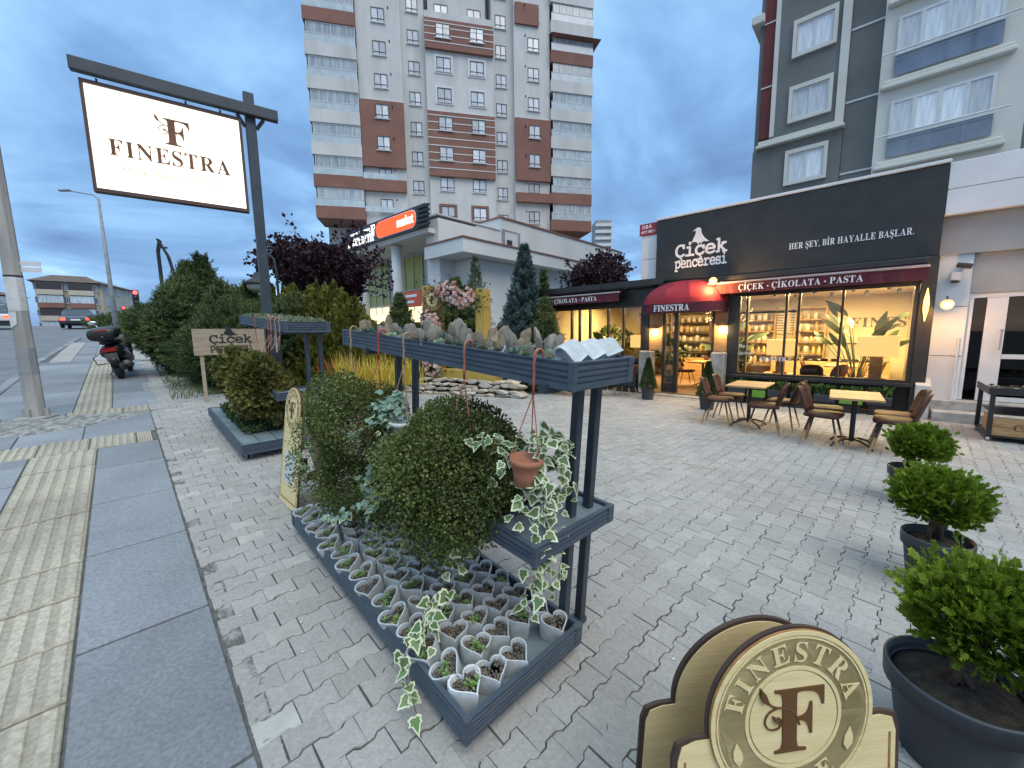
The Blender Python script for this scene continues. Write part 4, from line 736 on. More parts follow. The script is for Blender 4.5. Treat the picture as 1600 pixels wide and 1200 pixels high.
while y < 2.22:
    for row in range(2):
        h = random.uniform(.075, .15) * (1.15 if 0.7 < y < 1.3 else 1); big = h > .125
        me = dm[6] if (k == 3) else dm[random.randrange(6)]
        p = ST(stand, .60 + row * .2 + random.uniform(-.05, .05), y + random.uniform(-.02, .02), 1.472)
        o = thing('driftwood', 'pinkish pointed driftwood piece near the tipped pots' if k == 3 else '%s driftwood %s, %s from the near end, %s row of the upper tray' % ('tall' if big else 'short', 'piece' if big else 'stump', nth(('drift', row, big)), ('street side', 'plaza side')[row]), 'driftwood', p, (R(random.uniform(-9, 9)), R(random.uniform(-9, 9)), random.random() * 6.28), None if k == 3 else ('tall driftwood pieces' if big else 'short driftwood stumps'), me)
        o.scale = (h * random.uniform(.75, 1.2), h * random.uniform(.7, 1.1), h * random.uniform(.8, 1.05)); k += 1
    y += random.uniform(.085, .12)
rosP = np_mesh('pale_rosette', *rosette(24, .05, 1.25, 0, 2, .22), [M_pale_succ]); rosA = np_mesh('spiky_succulent', *rosette(20, .075, 1.35, 0, 4, .1), [M_aloe]); rosG = np_mesh('sage_succulent', *rosette(26, .036, 1.2, 0, 5, .3), [M_sage])
y = .16; k = 0
while y < 2.24:
    for row in range(3):
        w = random.choice((0, 1, 2, 2)); me = (rosP, rosA, rosG)[w]
        lab = '%s, %s from the near end, %s row of the upper tray' % (('pale star-shaped succulent', 'spiky blue-green succulent', 'sage rosette succulent')[w], nth(('suc', row, w)), ('street side', 'middle', 'plaza side')[row])
        o = thing(('pale_succulent', 'spiky_succulent', 'rosette_succulent')[w], lab, 'succulent', ST(stand, .545 + row * .18 + random.uniform(-.02, .02), y + random.uniform(-.03, .03), 1.49), (R(random.uniform(-14, 14)), R(random.uniform(-20, 5)), random.random() * 6), ('pale succulents', 'spiky succulents', 'rosette succulents')[w], me)
        o.scale = [random.uniform(.85, 1.35)] * 3; k += 1
    y += .105
for q, yy in ((.25, .52), (.0, 1.32)):
    sl = MB().prism([(-.03, 0), (.03, 0), (.045, .06), (.035, .13), (.0, .08)], -.006, .006, M=UP); o = thing('slate_shard', 'pale grey slate shard leaning by the pale succulents' if q else 'white-edged slate shard leaning in the middle of the tray', 'stone', ST(stand, .62, yy, 1.47), (R(12), R(20), SROT + .4), None, sl.mesh('slate_shard', [M_slate]))
# hooks of the hanging baskets over the tray edge
M_hook = pm('terracotta_plastic', (.33, .10, .065), (.40, .14, .09), 9, .5); M_hookb = pm('tan_plastic', (.33, .20, .14), (.40, .26, .19), 9, .5); M_hookr = pm('red_plastic', (.42, .045, .04), (.5, .06, .05), 9, .45)
def hook(root, x, y, z, pot, m, lean=0):
    mb = MB(); pts = []
    for k in range(9): a = PI * k / 8; pts.append((x + .018 - .026 * math.cos(PI - a) - .026, y, z + .026 * math.sin(a)))
    pts = [(x + .026 + .0, y, z - .03)] + [(x + .026 * math.cos(PI * k / 8), y, z + .012 + .026 * math.sin(PI * k / 8)) for k in range(9)] + [(x - .03, y, z - .03), (x - .022, y + .004, z - .07), (x - .03, y - .003, z - .11), (x - .026, y, z - .16)]
    part('hook', mb.tube(pts, .0065, 6), [m], root, smooth=True)
    c = Vector(pts[-1])
    for k in range(3):
        a = 2 * PI * k / 3 + .5; part('cord', MB().tube([c, c.lerp(Vector((pot[0] + pot[3] * math.cos(a), pot[1] + pot[3] * math.sin(a), pot[2])), .5), (pot[0] + pot[3] * math.cos(a), pot[1] + pot[3] * math.sin(a), pot[2])], .0028, 5), [m], root)
def basket(name, label, sx_, sy_, cx_, cz, potr, poth, mpot, mh, stz=1.50, o_=None):
    """hanging pot: root at the hook, everything in stand coordinates"""
    so = o_ or stand; r = thing(name, label, 'hanging plant', so.matrix_world.translation, so.rotation_euler)
    hook(r, sx_, sy_, stz, (cx_, sy_, cz, potr), mh)
    mb = MB().lathe([(potr * .68, cz - poth), (potr * .74, cz - poth * .6), (potr * .9, cz - .03), (potr * .97, cz - .026), (potr, cz), (potr * .93, cz), (potr * .88, cz - .02), (0, cz - .02)], 24, M=Matrix.Translation((cx_, sy_, 0)))
    pt = part('pot', mb, [mpot], r, smooth=True); return r
M_terra = pm('terracotta', (.36, .135, .075), (.46, .19, .11), 7, .7, .15); M_whitepot = pm('white_plastic_pot', (.62, .63, .62), (.72, .72, .71), 8, .5)
# wiry bushes
def wiry_bush(seed, rad, n, trail=.22):
    P, D = crown_pts(n, rad, seed, .36, 60, .58, .6)
    low = P[:, 2] < 0; P[low, 2] *= 1 + trail * rng.random(low.sum()); P[low, :2] *= 1 - .15 * rng.random(low.sum())[:, None]
    d = unit(D + rng.normal(size=P.shape) * .75); a = scatter(ROUND, P, d, rng.uniform(.010, .019, len(P)))
    m = n // 26; Q, E_ = crown_pts(m, np.array(rad) * 1.0, seed + 5, .3, 46, .95, 1); ps = [a]
    for k in range(6): ps.append(scatter(ROUND, Q + E_ * (.012 + .013 * k) + rng.normal(size=Q.shape) * .007 + np.array([0, 0, -.0016 * k * k]), unit(E_ + rng.normal(size=Q.shape)), .0125))
    return np_mesh('foliage', *merge(ps), [M_mueh])
def wire_stems(seed, rad, n, c):
    r = np.random.default_rng(seed); mb = MB()
    for k in range(n):
        d = unit(r.normal(size=3)); e_ = d * np.array(rad) * r.uniform(.9, 1.12); mb.tube([c, Vector(c) + Vector(e_ * .5) + Vector((0, 0, .03)), Vector(c) + Vector(e_)], [.004, .002, .001], 4, cap=False)
    return mb
for lab, sy_, cx_, cz, rad, n, seed, hy in (('large dark wiry-leaved hanging bush beside the ivy pot', .66, .42, .83, (.355, .345, .30), 38000, 3, M_hook), ('second wiry-leaved hanging bush between ivy and wooden board', 1.62, .37, .76, (.37, .42, .40), 36000, 8, M_hookr)):
    b = basket('hanging_bush', lab, .50, sy_, cx_ + .05, cz + .12, .10, .12, M_hook, hy)
    part('foliage', wiry_bush(seed, rad, n), None, b, loc=(cx_, sy_, cz)); part('stems', wire_stems(seed, rad, 70, (cx_, sy_, cz)), [M_bark], b)
# ivy: leaves one by one
M_ivy = pm('ivy_green', (.075, .145, .045), (.155, .235, .085), 40, .5, rnd=.25, trans=.15); M_rim = pm('ivy_cream_rim', (.58, .62, .40), (.68, .70, .52), 30, .55, trans=.15)
M_teal = pm('ivy_teal', (.13, .235, .17), (.24, .35, .27), 40, .5, rnd=.25, trans=.12)
IVY = [(.0, -.02), (.22, -.12), (.48, .02), (.40, .22), (.52, .40), (.30, .46), (.18, .70), (0, 1.0), (-.18, .70), (-.30, .46), (-.52, .40), (-.40, .22), (-.48, .02), (-.22, -.12)]
def ivy_mesh(seed, mg, mr):
    q = random.Random(seed); P = [(x * q.uniform(.85, 1.15), y * q.uniform(.92, 1.08)) for x, y in IVY]; n = len(P); mb = MB(); bend = q.uniform(.1, .35)
    z = lambda x, y: -bend * x * x * 1.4 - bend * .5 * y * y + abs(x) * .12
    inn = [(x * .70, .3 + (y - .3) * .72) for x, y in P]
    v = [(x, y, z(x, y)) for x, y in P] + [(x, y, z(x, y)) for x, y in inn] + [(0, .3, 0)]
    mb.add(v, [(i, (i + 1) % n, n + (i + 1) % n, n + i) for i in range(n)], 1); mb.f += [(n + i, n + (i + 1) % n, 2 * n) for i in range(n)]; mb.m += [0] * n
    return mb.mesh('leaf', [mg, mr], True)
ivyM = [ivy_mesh(k, M_ivy, M_rim) for k in range(4)]; ivyT = [ivy_mesh(k + 9, M_teal, M_teal) for k in range(3)]; ivyG = [ivy_mesh(k + 20, M_ivy, M_ivy) for k in range(2)]
def put_leaf(root, p, size, meshes, inv, droop=.7, out=None):
    to_cam = Vector((0, -.6, .75)) + Vector((random.gauss(0, .45), random.gauss(0, .35), random.gauss(0, .35))); nz = to_cam.normalized()
    ax = Vector((random.gauss(0, .6), random.gauss(0, .4), -droop)) + (out or Vector()); ay = (ax - nz * ax.dot(nz)).normalized(); ax_ = ay.cross(nz)
    M = Matrix((ax_, ay, nz)).transposed().to_4x4(); M = Matrix.Translation(p) @ M @ Matrix.Scale(size, 4)
    o = bpy.data.objects.new('leaf', random.choice(meshes)); COL.objects.link(o); o.parent = root; o.matrix_local = inv @ M
def vine(root, pts, n, size, meshes, jit=.02, m=None, droop=.7):
    inv = root.matrix_world.inverted(); P = [Vector(p) for p in pts]; k = len(P) - 1
    fine = []
    for i in range(12 * k + 1):
        f = i / 12; a = min(int(f), k - 1); u = f - a; fine.append(P[a].lerp(P[a + 1], u) + Vector((random.gauss(0, .003), random.gauss(0, .003), random.gauss(0, .003))))
    part('vine', MB().tube([inv @ p for p in fine[::3]], .0018, 4, cap=False), [m or M_bark], root)
    for i in range(n):
        p = fine[int(random.random() * (len(fine) - 1))] + Vector((random.gauss(0, jit), random.gauss(0, jit), random.gauss(0, jit))); put_leaf(root, p, size * random.uniform(.6, 1.2), meshes, inv, droop)
b = basket('ivy_basket', 'terracotta pot of cream-edged ivy hanging on red cords', .50, .17, .45, 1.06, .078, .125, M_terra, M_hook)
bpy.context.view_layer.update(); inv = b.matrix_world.inverted()
def vpts(L_): return [at(*p) for p in L_]
for i in range(72):
    a = random.random() * 6.28; rr = math.sqrt(random.random()); c = at(838 + math.cos(a) * rr * 62, 700 + math.sin(a) * rr * 34, 1.80 + math.sin(a) * .08 + .1 * rr); put_leaf(b, c, random.uniform(.040, .066), ivyM, inv, .4)
for L_, n, sz in (([(846, 690, 1.72), (850, 760, 1.70), (850, 830, 1.68), (835, 900, 1.68), (828, 965, 1.64)], 62, .044), ([(872, 700, 1.78), (884, 760, 1.80), (862, 820, 1.78), (850, 900, 1.74)], 40, .042), ([(830, 720, 1.76), (815, 770, 1.72), (805, 830, 1.68)], 18, .042), ([(790, 720, 1.8), (760, 770, 1.85), (735, 830, 1.86), (715, 870, 1.84)], 26, .044),
                  ([(735, 830, 1.84), (705, 880, 1.78), (692, 930, 1.72), (668, 972, 1.66), (640, 1000, 1.60)], 48, .046), ([(790, 715, 1.8), (765, 692, 1.83), (735, 690, 1.87)], 11, .042), ([(640, 1000, 1.60), (628, 1040, 1.53), (640, 1080, 1.47), (655, 1130, 1.43), (663, 1172, 1.41)], 11, .040),
                  ([(880, 860, 1.75), (872, 900, 1.74), (868, 940, 1.73)], 9, .034)):
    vine(b, vpts(L_), n, sz * 1.34, ivyM, .024)
b = basket('ivy_basket', 'white pot of blue-green ivy hanging between the two bushes', .50, 1.28, .45, .98, .085, .13, M_whitepot, M_hookb)
bpy.context.view_layer.update(); inv = b.matrix_world.inverted()
for i in range(80):
    a = random.random() * 6.28; rr = math.sqrt(random.random()); c = at(612 + math.cos(a) * rr * 34, 642 + math.sin(a) * rr * 34, 2.45 + .08 * rr); put_leaf(b, c, random.uniform(.035, .055), ivyT, inv, .6)
for L_, n in (([(600, 650, 2.42), (565, 672, 2.36), (545, 682, 2.33)], 22), ([(605, 670, 2.4), (592, 710, 2.36), (578, 740, 2.3), (570, 790, 2.2)], 45), ([(570, 790, 2.2), (540, 800, 2.2), (500, 812, 2.25)], 24), ([(570, 760, 2.25), (600, 790, 2.1), (570, 800, 2.1)], 20)): vine(b, vpts(L_), n, .044, ivyT + ivyM[:1], .02)
b = basket('ivy_basket', 'green ivy hanging at the far end of the stand by the wooden board', .50, 2.08, .45, .98, .085, .13, M_terra, M_hookb)
bpy.context.view_layer.update()
for L_, n in (([(505, 605, 3.0), (490, 640, 3.0), (485, 690, 2.95)], 26), ([(500, 600, 3.05), (530, 596, 3.1), (560, 600, 3.1)], 26), ([(485, 690, 2.95), (470, 720, 2.92), (465, 745, 2.9)], 16)): vine(b, vpts(L_), n, .045, ivyG + ivyM[:1], .03)
# far stand: groundcover in the top tray, fern bed on the deck, two olive bushes
def cover(x0, x1, y0, y1, z, n, size, m, name, hump=.04, tmpl=LEAF):
    P = np.stack([rng.uniform(x0, x1, n), rng.uniform(y0, y1, n), np.zeros(n)], -1); P[:, 2] = z + hump * (np.sin(P[:, 0] * 23) * np.sin(P[:, 1] * 17) * .5 + .5) * rng.random(n) + .01
    D = unit(rng.normal(size=P.shape) * .7 + np.array([0, 0, .8])); return np_mesh(name, *scatter(tmpl, P, D, rng.uniform(.6, 1.2, n) * size), [m])
o = link('succulent_mat', cover(.53, .94, .0, 2.27, 1.47, 5000, .032, M_sage, 'succulent_mat', .06), None, stand2.location, stand2.rotation_euler); o['kind'] = 'stuff'; o['label'] = 'sage green groundcover filling the far stand top tray'; o['category'] = 'plants'
o = link('groundcover', cover(.12, .66, .40, 1.9, .19, 6500, .05, M_fern, 'groundcover', .10), None, stand2.location, stand2.rotation_euler); o['kind'] = 'stuff'; o['label'] = 'dark leafy bedding plants massed on the far stand deck'; o['category'] = 'plants'
SPRAY = spray(6, .6, .10)
for lab, c, rad, n, seed in (('olive green rounded shrub hanging nearest the camera on the far stand', (.36, .58, .71), (.34, .42, .37), 5200, 31), ('smaller olive green shrub behind it on the far stand', (.38, 1.22, .68), (.32, .38, .34), 3600, 35)):
    r = thing('hanging_shrub', lab, 'hanging plant', stand2.matrix_world.translation, stand2.rotation_euler); hook(r, .5, c[1], 1.50, (c[0] + .05, c[1], c[2] + .15, .1), M_hook)
    part('pot', MB().lathe([(.07, 0), (.1, .12), (.09, .12), (0, .1)], 16, M=Matrix.Translation((c[0] + .05, c[1], c[2] + .03))), [M_hook], r)
    P, D = crown_pts(n, rad, seed, .25, 30, .72, .6); part('foliage', np_mesh('foliage', *scatter(SPRAY, P, unit(D + rng.normal(size=P.shape) * .5), rng.uniform(.05, .085, len(P))), [M_yew]), None, r, loc=c)
for k in range(3):
    r = thing('empty_hanger', 'empty tan pot hanger, %s from the near end of the far stand tray' % ORD[k], 'hanger', stand2.matrix_world.translation, stand2.rotation_euler, 'hangers on the far stand'); hook(r, .5, .12 + k * .17, 1.50, (.42, .12 + k * .17, 1.18, .05), M_hookb)
# ------------------------------------------------------------------ three potted globe thujas
M_pot = pm('anthracite_plastic_pot', (.030, .034, .042), (.045, .05, .06), 5, .5, .05)
def globe(label, a, dd, R_, cr, seed, lean):
    p = Fp(a, dd); o = thing('potted_thuja', label, 'potted shrub', (p.x, p.y, float(gst(p.x * snx[0] + p.y * snx[1], p.x * sdx[0] + p.y * sdx[1]))), random.random() * 6, 'round potted thujas')
    h = .36; mb = MB().lathe([(R_ * .66, 0), (R_ * .70, .02), (R_ * .88, h - .085), (R_ * .885, h - .08), (R_ * .97, h - .078), (R_ * .99, h - .01), (R_ * .985, h), (R_ * .93, h), (R_ * .90, h - .03), (R_ * .88, h - .05)], 40)
    part('pot', mb, [M_pot], o, smooth=True)
    sm = MB(); sm.lathe([(R_ * .9, h - .05), (R_ * .6, h - .035), (R_ * .3, h - .02), (0, h - .015)], 24); part('soil', sm, [M_soil], o, smooth=True)
    tb = MB()
    for k in range(7):
        q = random.random() * 6.28; e_ = cr * .7; tb.tube([(random.gauss(0, .02), random.gauss(0, .02), h - .03), (math.cos(q) * e_ * .4, math.sin(q) * e_ * .4, h + .14), (math.cos(q) * e_, math.sin(q) * e_, h + .30)], [.014, .01, .004], 6)
    part('trunk', tb, [M_bark], o, smooth=True)
    cz = h + .075 + cr * .80; parts_ = []
    r = np.random.default_rng(seed); nc = 230; C = unit(r.normal(size=(nc, 3))); C = C[C[:, 2] > -.75]
    for c in C:
        # every clump is a little upright fan of sprays
        n = 30; b = c * cr * np.array([1, 1, .80]) * r.uniform(.68, .93); up = unit(c * .85 + np.array([0, 0, .62])); tang = unit(np.cross(c, r.normal(size=3)))
        P = b + tang[None] * r.normal(size=(n, 1)) * .045 + up[None] * r.normal(size=(n, 1)) * .03 + r.normal(size=(n, 3)) * .012
        D = unit(up[None] + tang[None] * r.normal(size=(n, 1)) * .55 + r.normal(size=(n, 3)) * .18); ref = np.tile(np.cross(up, tang), (n, 1)) + r.normal(size=(n, 3)) * .25
        parts_.append(scatter(SPRAY, P, D, r.uniform(.030, .056, n), ref=np.cross(D, np.cross(ref, D))))
    part('crown', np_mesh('crown', *merge(parts_), [M_thuja]), None, o, loc=(lean[0], lean[1], cz)); return o
SPRAY = spray(6, .55, .085)
globe('nearest round thuja in a dark pot, cut by the right edge of the photo', .34, -8.56, .225, .215, 51, (.075, .03))
globe('middle one of the three round thujas in dark pots', .385, -7.10, .175, .185, 61, (.08, .03))
globe('farthest round thuja in a dark pot, towards the cafe tables', .34, -5.42, .175, .18, 71, (.03, .02))
# ------------------------------------------------------------------ the cafe building (x along the facade to the right, y into the shop)
SPRAY = spray(6, .6, .10); TWIG = twig()
M_black = pm('anthracite_fascia', (.016, .020, .023), (.024, .029, .033), 3, .6, .12, bscale=200)
M_frame = pm('black_aluminium', (.018, .018, .018), (.03, .029, .028), 5, .4)
M_letter = pm('white_letters', (.72, .74, .75), (.80, .81, .82), 3, .5)
M_tile = pm('white_cladding', (.62, .63, .635), (.72, .725, .73), 1.5, .5, .08, bscale=30)
M_stucco = pm('grey_stucco', (.30, .31, .32), (.36, .37, .38), 2, .9, .2, bscale=220)
M_warm = pm('cream_wall', (.60, .50, .34), (.68, .58, .42), 1.5, .8)
M_ceil = pm('shop_ceiling', (.58, .50, .38), (.66, .58, .45), 2, .85)
M_woodf = pm('shop_wood_floor', (.16, .10, .06), (.25, .17, .11), 4, .5, .1, stretch=(1, 6, 1))
M_oak = pm('oak', (.34, .185, .075), (.47, .28, .125), 5, .55, .15, stretch=(1, 9, 9), rnd=.08)
M_walnut = pm('dark_wood', (.06, .035, .02), (.12, .07, .04), 5, .55, .1, stretch=(1, 8, 8))
M_stone = pm('rough_limestone', (.30, .27, .23), (.46, .42, .36), 5, .9, .8)
M_pane = glass('window_glass'); M_dark = pm('dark_lining', (.02, .018, .016), (.035, .03, .026), 4, .8)
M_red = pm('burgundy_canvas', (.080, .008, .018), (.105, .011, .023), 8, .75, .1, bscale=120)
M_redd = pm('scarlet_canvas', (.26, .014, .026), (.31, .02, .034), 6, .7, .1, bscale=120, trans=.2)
M_gold = MATS['golden_evergreen_leaf']
cafe = thing('cafe_building', 'cafe with black fascia, lit glass front and a bird logo', 'building', Fp(0, 0), FROT)
P4 = lambda n, mb, m, par=None, **k: part(n, mb, m if isinstance(m, list) else [m], par or cafe, **k)
fas = P4('fascia', MB().box(-4.5, .72, -.06, .12, 2.98, 4.55, c=.006), M_black)
part('coping', MB().box(-4.52, .74, -.085, .16, 4.553, 4.61, c=.008), [M_tile], cafe)
mb = MB(); LM = lambda x, z, d=-.066: Matrix.Translation((x, d, z)) @ UP
text_mb('Çiçek', 'slab', .30, .015, mb, 0, LM(-4.0, 3.55), fit=1.22); text_mb('penceresi', 'slab', .235, .012, mb, 0, LM(-4.0, 3.275), fit=1.22)
part('lettering', mb, [M_letter], fas)
part('lettering', text_mb('HER ŞEY, BİR HAYALLE BAŞLAR.', 'serif', .125, .075, None, 0, LM(-1.56, 3.40), fit=1.92), [M_letter], fas)
bird = [(.0, .0), (.05, .12), (.10, .22), (.12, .30), (.10, .34), (.02, .33), (.11, .39), (.16, .42), (.23, .41), (.27, .36), (.28, .28), (.31, .20), (.38, .10), (.46, .03), (.52, -.02), (.44, -.02), (.36, .0), (.30, -.03), (.29, -.08), (.26, -.02), (.22, -.03), (.20, -.09), (.17, -.02), (.08, .02)]
part('bird_logo', MB().prism([(x * .78, y * .82) for x, y in bird], -.006, .006, 0, LM(-3.60, 3.86)), [M_letter], fas)
# upper box, side and roof
P4('upper_wall', MB().box(-4.97, 7, .13, 9, 2.98, 4.54), M_stucco)
for z0, z1 in ((2.98, 3.62), (3.63, 4.25), (4.26, 4.54)): P4('cladding_panel', MB().box(-4.97, -4.51, .06, .126, z0, z1, c=.004), M_tile)
rs = P4('address_sign', MB().box(-5.02, -4.55, .03, .058, 4.26, 4.56), pm('red_enamel', (.33, .02, .03), (.36, .03, .035), 4, .5))
mb = text_mb('OBA', 'sans', .09, .12, None, 0, LM(-4.95, 4.43, .027)); text_mb('APT NO 1', 'sans', .07, .05, mb, 0, LM(-4.98, 4.31, .027)); part('lettering', mb, [M_letter], rs)
P4('roof_slab', MB().box(-8.3, -4.53, -.25, 6.2, 2.86, 3.02, c=.01), M_frame); P4('roof_slab', MB().box(-4.52, .72, .125, 6.2, 2.72, 2.96), M_frame)
P4('roof_edge', MB().box(-8.32, -4.2, -.29, -.255, 2.90, 3.06), M_frame)
P4('side_wall', MB().box(-8.2, -8.05, .05, 6, 0, 2.855), M_dark)
# interior shell
P4('floor', MB().box(-8.04, .62, -.12, 6, -.06, .055), M_woodf)
P4('back_wall', MB().box(-8.04, .62, 5.0, 5.1, .056, 2.72), M_warm); P4('inner_side_wall', MB().box(.625, .72, .1, 5.1, .056, 2.72), M_warm)
P4('inner_side_wall', MB().box(-8.045, -7.98, .12, 4.99, .057, 2.71), M_warm); P4('ceiling', MB().box(-7.97, .62, .14, 4.99, 2.66, 2.715), M_ceil)
# front: posts, sills and frames
P4('sill', MB().box(-2.66, .56, -.13, .1, .56, .63, c=.006), M_frame); P4('sill', MB().box(-8.06, -4.79, -.1, .1, .81, .87, c=.006), M_frame)
P4('lower_wall', MB().box(-2.66, .529, .0, .1, .0, .555), M_dark); P4('lower_wall', MB().box(-8.03, -4.79, .0, .1, .0, .805), M_dark)
P4('corner_post', MB().box(.53, .73, -.10, .12, 0, 2.97, c=.006), M_frame); P4('corner_post', MB().box(-8.2, -7.98, -.10, .045, 0, 2.85, c=.006), M_frame)
P4('lintel', MB().box(-2.66, .53, -.04, .1, 2.52, 2.97), M_frame); P4('lintel', MB().box(-7.98, -4.45, -.04, .1, 2.42, 2.85), M_frame); P4('lintel', MB().box(-4.44, -2.67, -.05, .1, 2.22, 2.96), M_frame)
P4('post', MB().box(-2.68, -2.5, -.05, .1, .0, 2.51), M_frame); P4('post', MB().box(-4.80, -4.66, -.05, .1, 0, 2.41), M_frame)
def bay(xs, z0, z1, tr=None, w=.035):
    f = P4('window_frame', MB().box(xs[0] - w, xs[-1] + w, -.045, .05, z0, z0 + .05).box(xs[0] - w, xs[-1] + w, -.045, .05, z1 - .05, z1), M_frame)
    for i, x in enumerate(xs):
        ww = w if i in (0, len(xs) - 1) else w * .62; part('mullion', MB().box(x - ww, x + ww, -.052, .056, z0 + .051, z1 - .051), [M_frame], f)
    for a, b in zip(xs, xs[1:]):
        part('pane', MB().box(a + w, b - w, -.004, .004, z0 + .052, z1 - .052), [M_pane], f)
    if tr:
        for a, b in zip(xs, xs[1:]):
            if b <= tr[1] + .01: part('transom', MB().box(a + w, b - w, -.03, .03, tr[0] - .02, tr[0] + .02), [M_frame], f)
bay([-2.47, -2.29, -1.53, -1.3, -.57, .49], .632, 2.515, (2.08, -1.3)); bay([-7.87, -7.18, -6.89, -6.52, -5.9, -5.41, -4.84], .872, 2.415)
# door zone
for x0, x1 in ((-4.64, -4.27), (-2.99, -2.69)):
    P4('door_pier', MB().box(x0, x1, -.03, .08, 1.17, 2.215, c=.005), M_oak)
for x0, x1 in ((-4.80, -4.44), (-2.97, -2.66)):
    n = 7; q = random.Random(int(x0 * 100)); v = []; cx_ = (x0 + x1) / 2
    mb = MB().box(x0, x1, -.33, -.055, 0, 1.16, c=.03); P4('stone_pier', mb, M_stone)
f = P4('door_frame', MB().box(-4.265, -4.20, -.04, .06, .056, 2.21).box(-3.96, -3.86, -.05, .07, .056, 2.21).box(-4.195, -3.965, -.04, .06, 2.15, 2.21).box(-4.195, -3.965, -.04, .06, .056, .30).box(-3.045, -2.995, -.04, .06, .056, 2.21), M_frame)
part('pane', MB().box(-4.195, -3.965, -.004, .004, .305, 2.145), [M_pane], f)
part('sticker', MB().lathe([(.0, 0), (.075, 0), (.075, .004), (0, .004)], 20, M=Matrix.Translation((-4.08, -.008, .72)) @ Matrix.Rotation(PI / 2, 4, 'X')), [M_oak], f)
leaf_ = P4('door', MB().box(-3.06, -3.01, .09, .17, .07, 2.18).box(-3.06, -3.01, .87, .95, .07, 2.18).box(-3.06, -3.01, .172, .868, .07, .2).box(-3.06, -3.01, .172, .868, 2.08, 2.18), M_frame)
part('pane', MB().box(-3.04, -3.03, .172, .868, .205, 2.075), [M_pane], leaf_); part('handle', MB().tube([(-3.07, .85, .85), (-3.11, .85, .87), (-3.11, .85, 1.35), (-3.07, .85, 1.37)], .011, 6), [M_steel], leaf_)
P4('doorstep', MB().box(-4.3, -2.95, -.45, -.125, -.05, .03, c=.006), M_stone)
# right part: clad band, pier, recessed entrance
for x0, x1 in ((.73, 1.72), (1.73, 3.1), (3.11, 5.0)):
    for z0, z1 in ((3.66, 4.09), (4.10, 4.545)): P4('cladding_panel', MB().box(x0, x1, -.045, .10, z0, z1, c=.005), M_tile)
for z0, z1 in ((.0, 1.15), (1.16, 2.05), (2.06, 3.655)): P4('cladding_panel', MB().box(.745, 1.17, .16, .3, z0, z1, c=.005), M_tile)
P4('entrance_wall', MB().box(1.175, 5, .22, .45, 2.28, 3.655), M_stucco)
P4('entrance_vent', MB().box(1.72, 2.4, .19, .215, 3.2, 3.5).box(1.75, 2.37, .185, .189, 3.24, 3.29).box(1.75, 2.37, .185, .189, 3.33, 3.38).box(1.75, 2.37, .185, .189, 3.42, 3.47), M_frame)
ef = P4('entrance_frame', MB().box(1.18, 5, .24, .34, 2.20, 2.275).box(1.18, 1.24, .24, .34, .36, 2.195).box(1.40, 1.64, .24, .34, .36, 2.195).box(2.9, 3.0, .24, .34, .36, 2.195).box(1.645, 2.895, .25, .33, 1.12, 1.2).box(1.645, 2.895, .25, .33, .36, .44), pm('white_aluminium', (.62, .63, .64), (.68, .69, .70), 4, .4))
M_tint = glass('tinted_glass', (.22, .24, .25), .9)
for x0, x1, z0, z1 in ((1.245, 1.395, .36, 2.19), (1.645, 2.895, 1.205, 2.19), (1.645, 2.895, .445, 1.115)): part('pane', MB().box(x0, x1, .28, .29, z0, z1), [M_tint], ef)
part('handle', MB().tube([(1.60, .23, 1.30), (1.60, .17, 1.32), (1.60, .17, 1.62), (1.60, .23, 1.64)], .012, 6), [M_steel], ef)
P4('entrance_lobby', MB().box(1.18, 5, 1.9, 2.0, .0, 3.0), M_dark); P4('entrance_step', MB().box(.82, 5, -.02, 1.89, -.05, .35, c=.01).box(.84, 5, -.35, -.025, -.05, .18, c=.01), M_conc)
mb = MB(); P_ = [(-.25, 0), (1.2, 0), (1.2, 1.02), (-.25, .62)]; mb.add([(x, y, z) for x in (.60, .80) for y, z in P_], [(0, 1, 2, 3), (7, 6, 5, 4), (0, 4, 5, 1), (1, 5, 6, 2), (2, 6, 7, 3), (3, 7, 4, 0)])
P4('ramp_wall', mb, pm('pale_terrazzo', (.47, .46, .44), (.60, .59, .57), 40, .7, .3))
# downpipe on the pier and rain mat
P4('downpipe', MB().tube([(1.10, .12, .36), (1.10, .12, 1.5)], .018, 8), M_tile)
o = thing('security_camera', 'black dome camera on the white pier beside the fascia', 'camera', Fp(1.05, .16, 2.76), FROT, None, MB().tube([(0, 0, 0), (0, -.1, .0)], .02, 8).tube([(-.09, -.12, .03), (.09, -.16, -.02)], .045, 12).mesh('security_camera', [M_frame], False))
o = thing('alarm_box', 'small white alarm box under the black security camera', 'alarm', Fp(.97, .16, 2.6), FROT, None, MB().box(-.07, .07, -.09, 0, -.08, .08, c=.015).mesh('alarm_box', [M_tile]))
part('siren', MB().box(-.05, .05, -.075, -.01, -.115, -.082, c=.008), [M_frame], o)
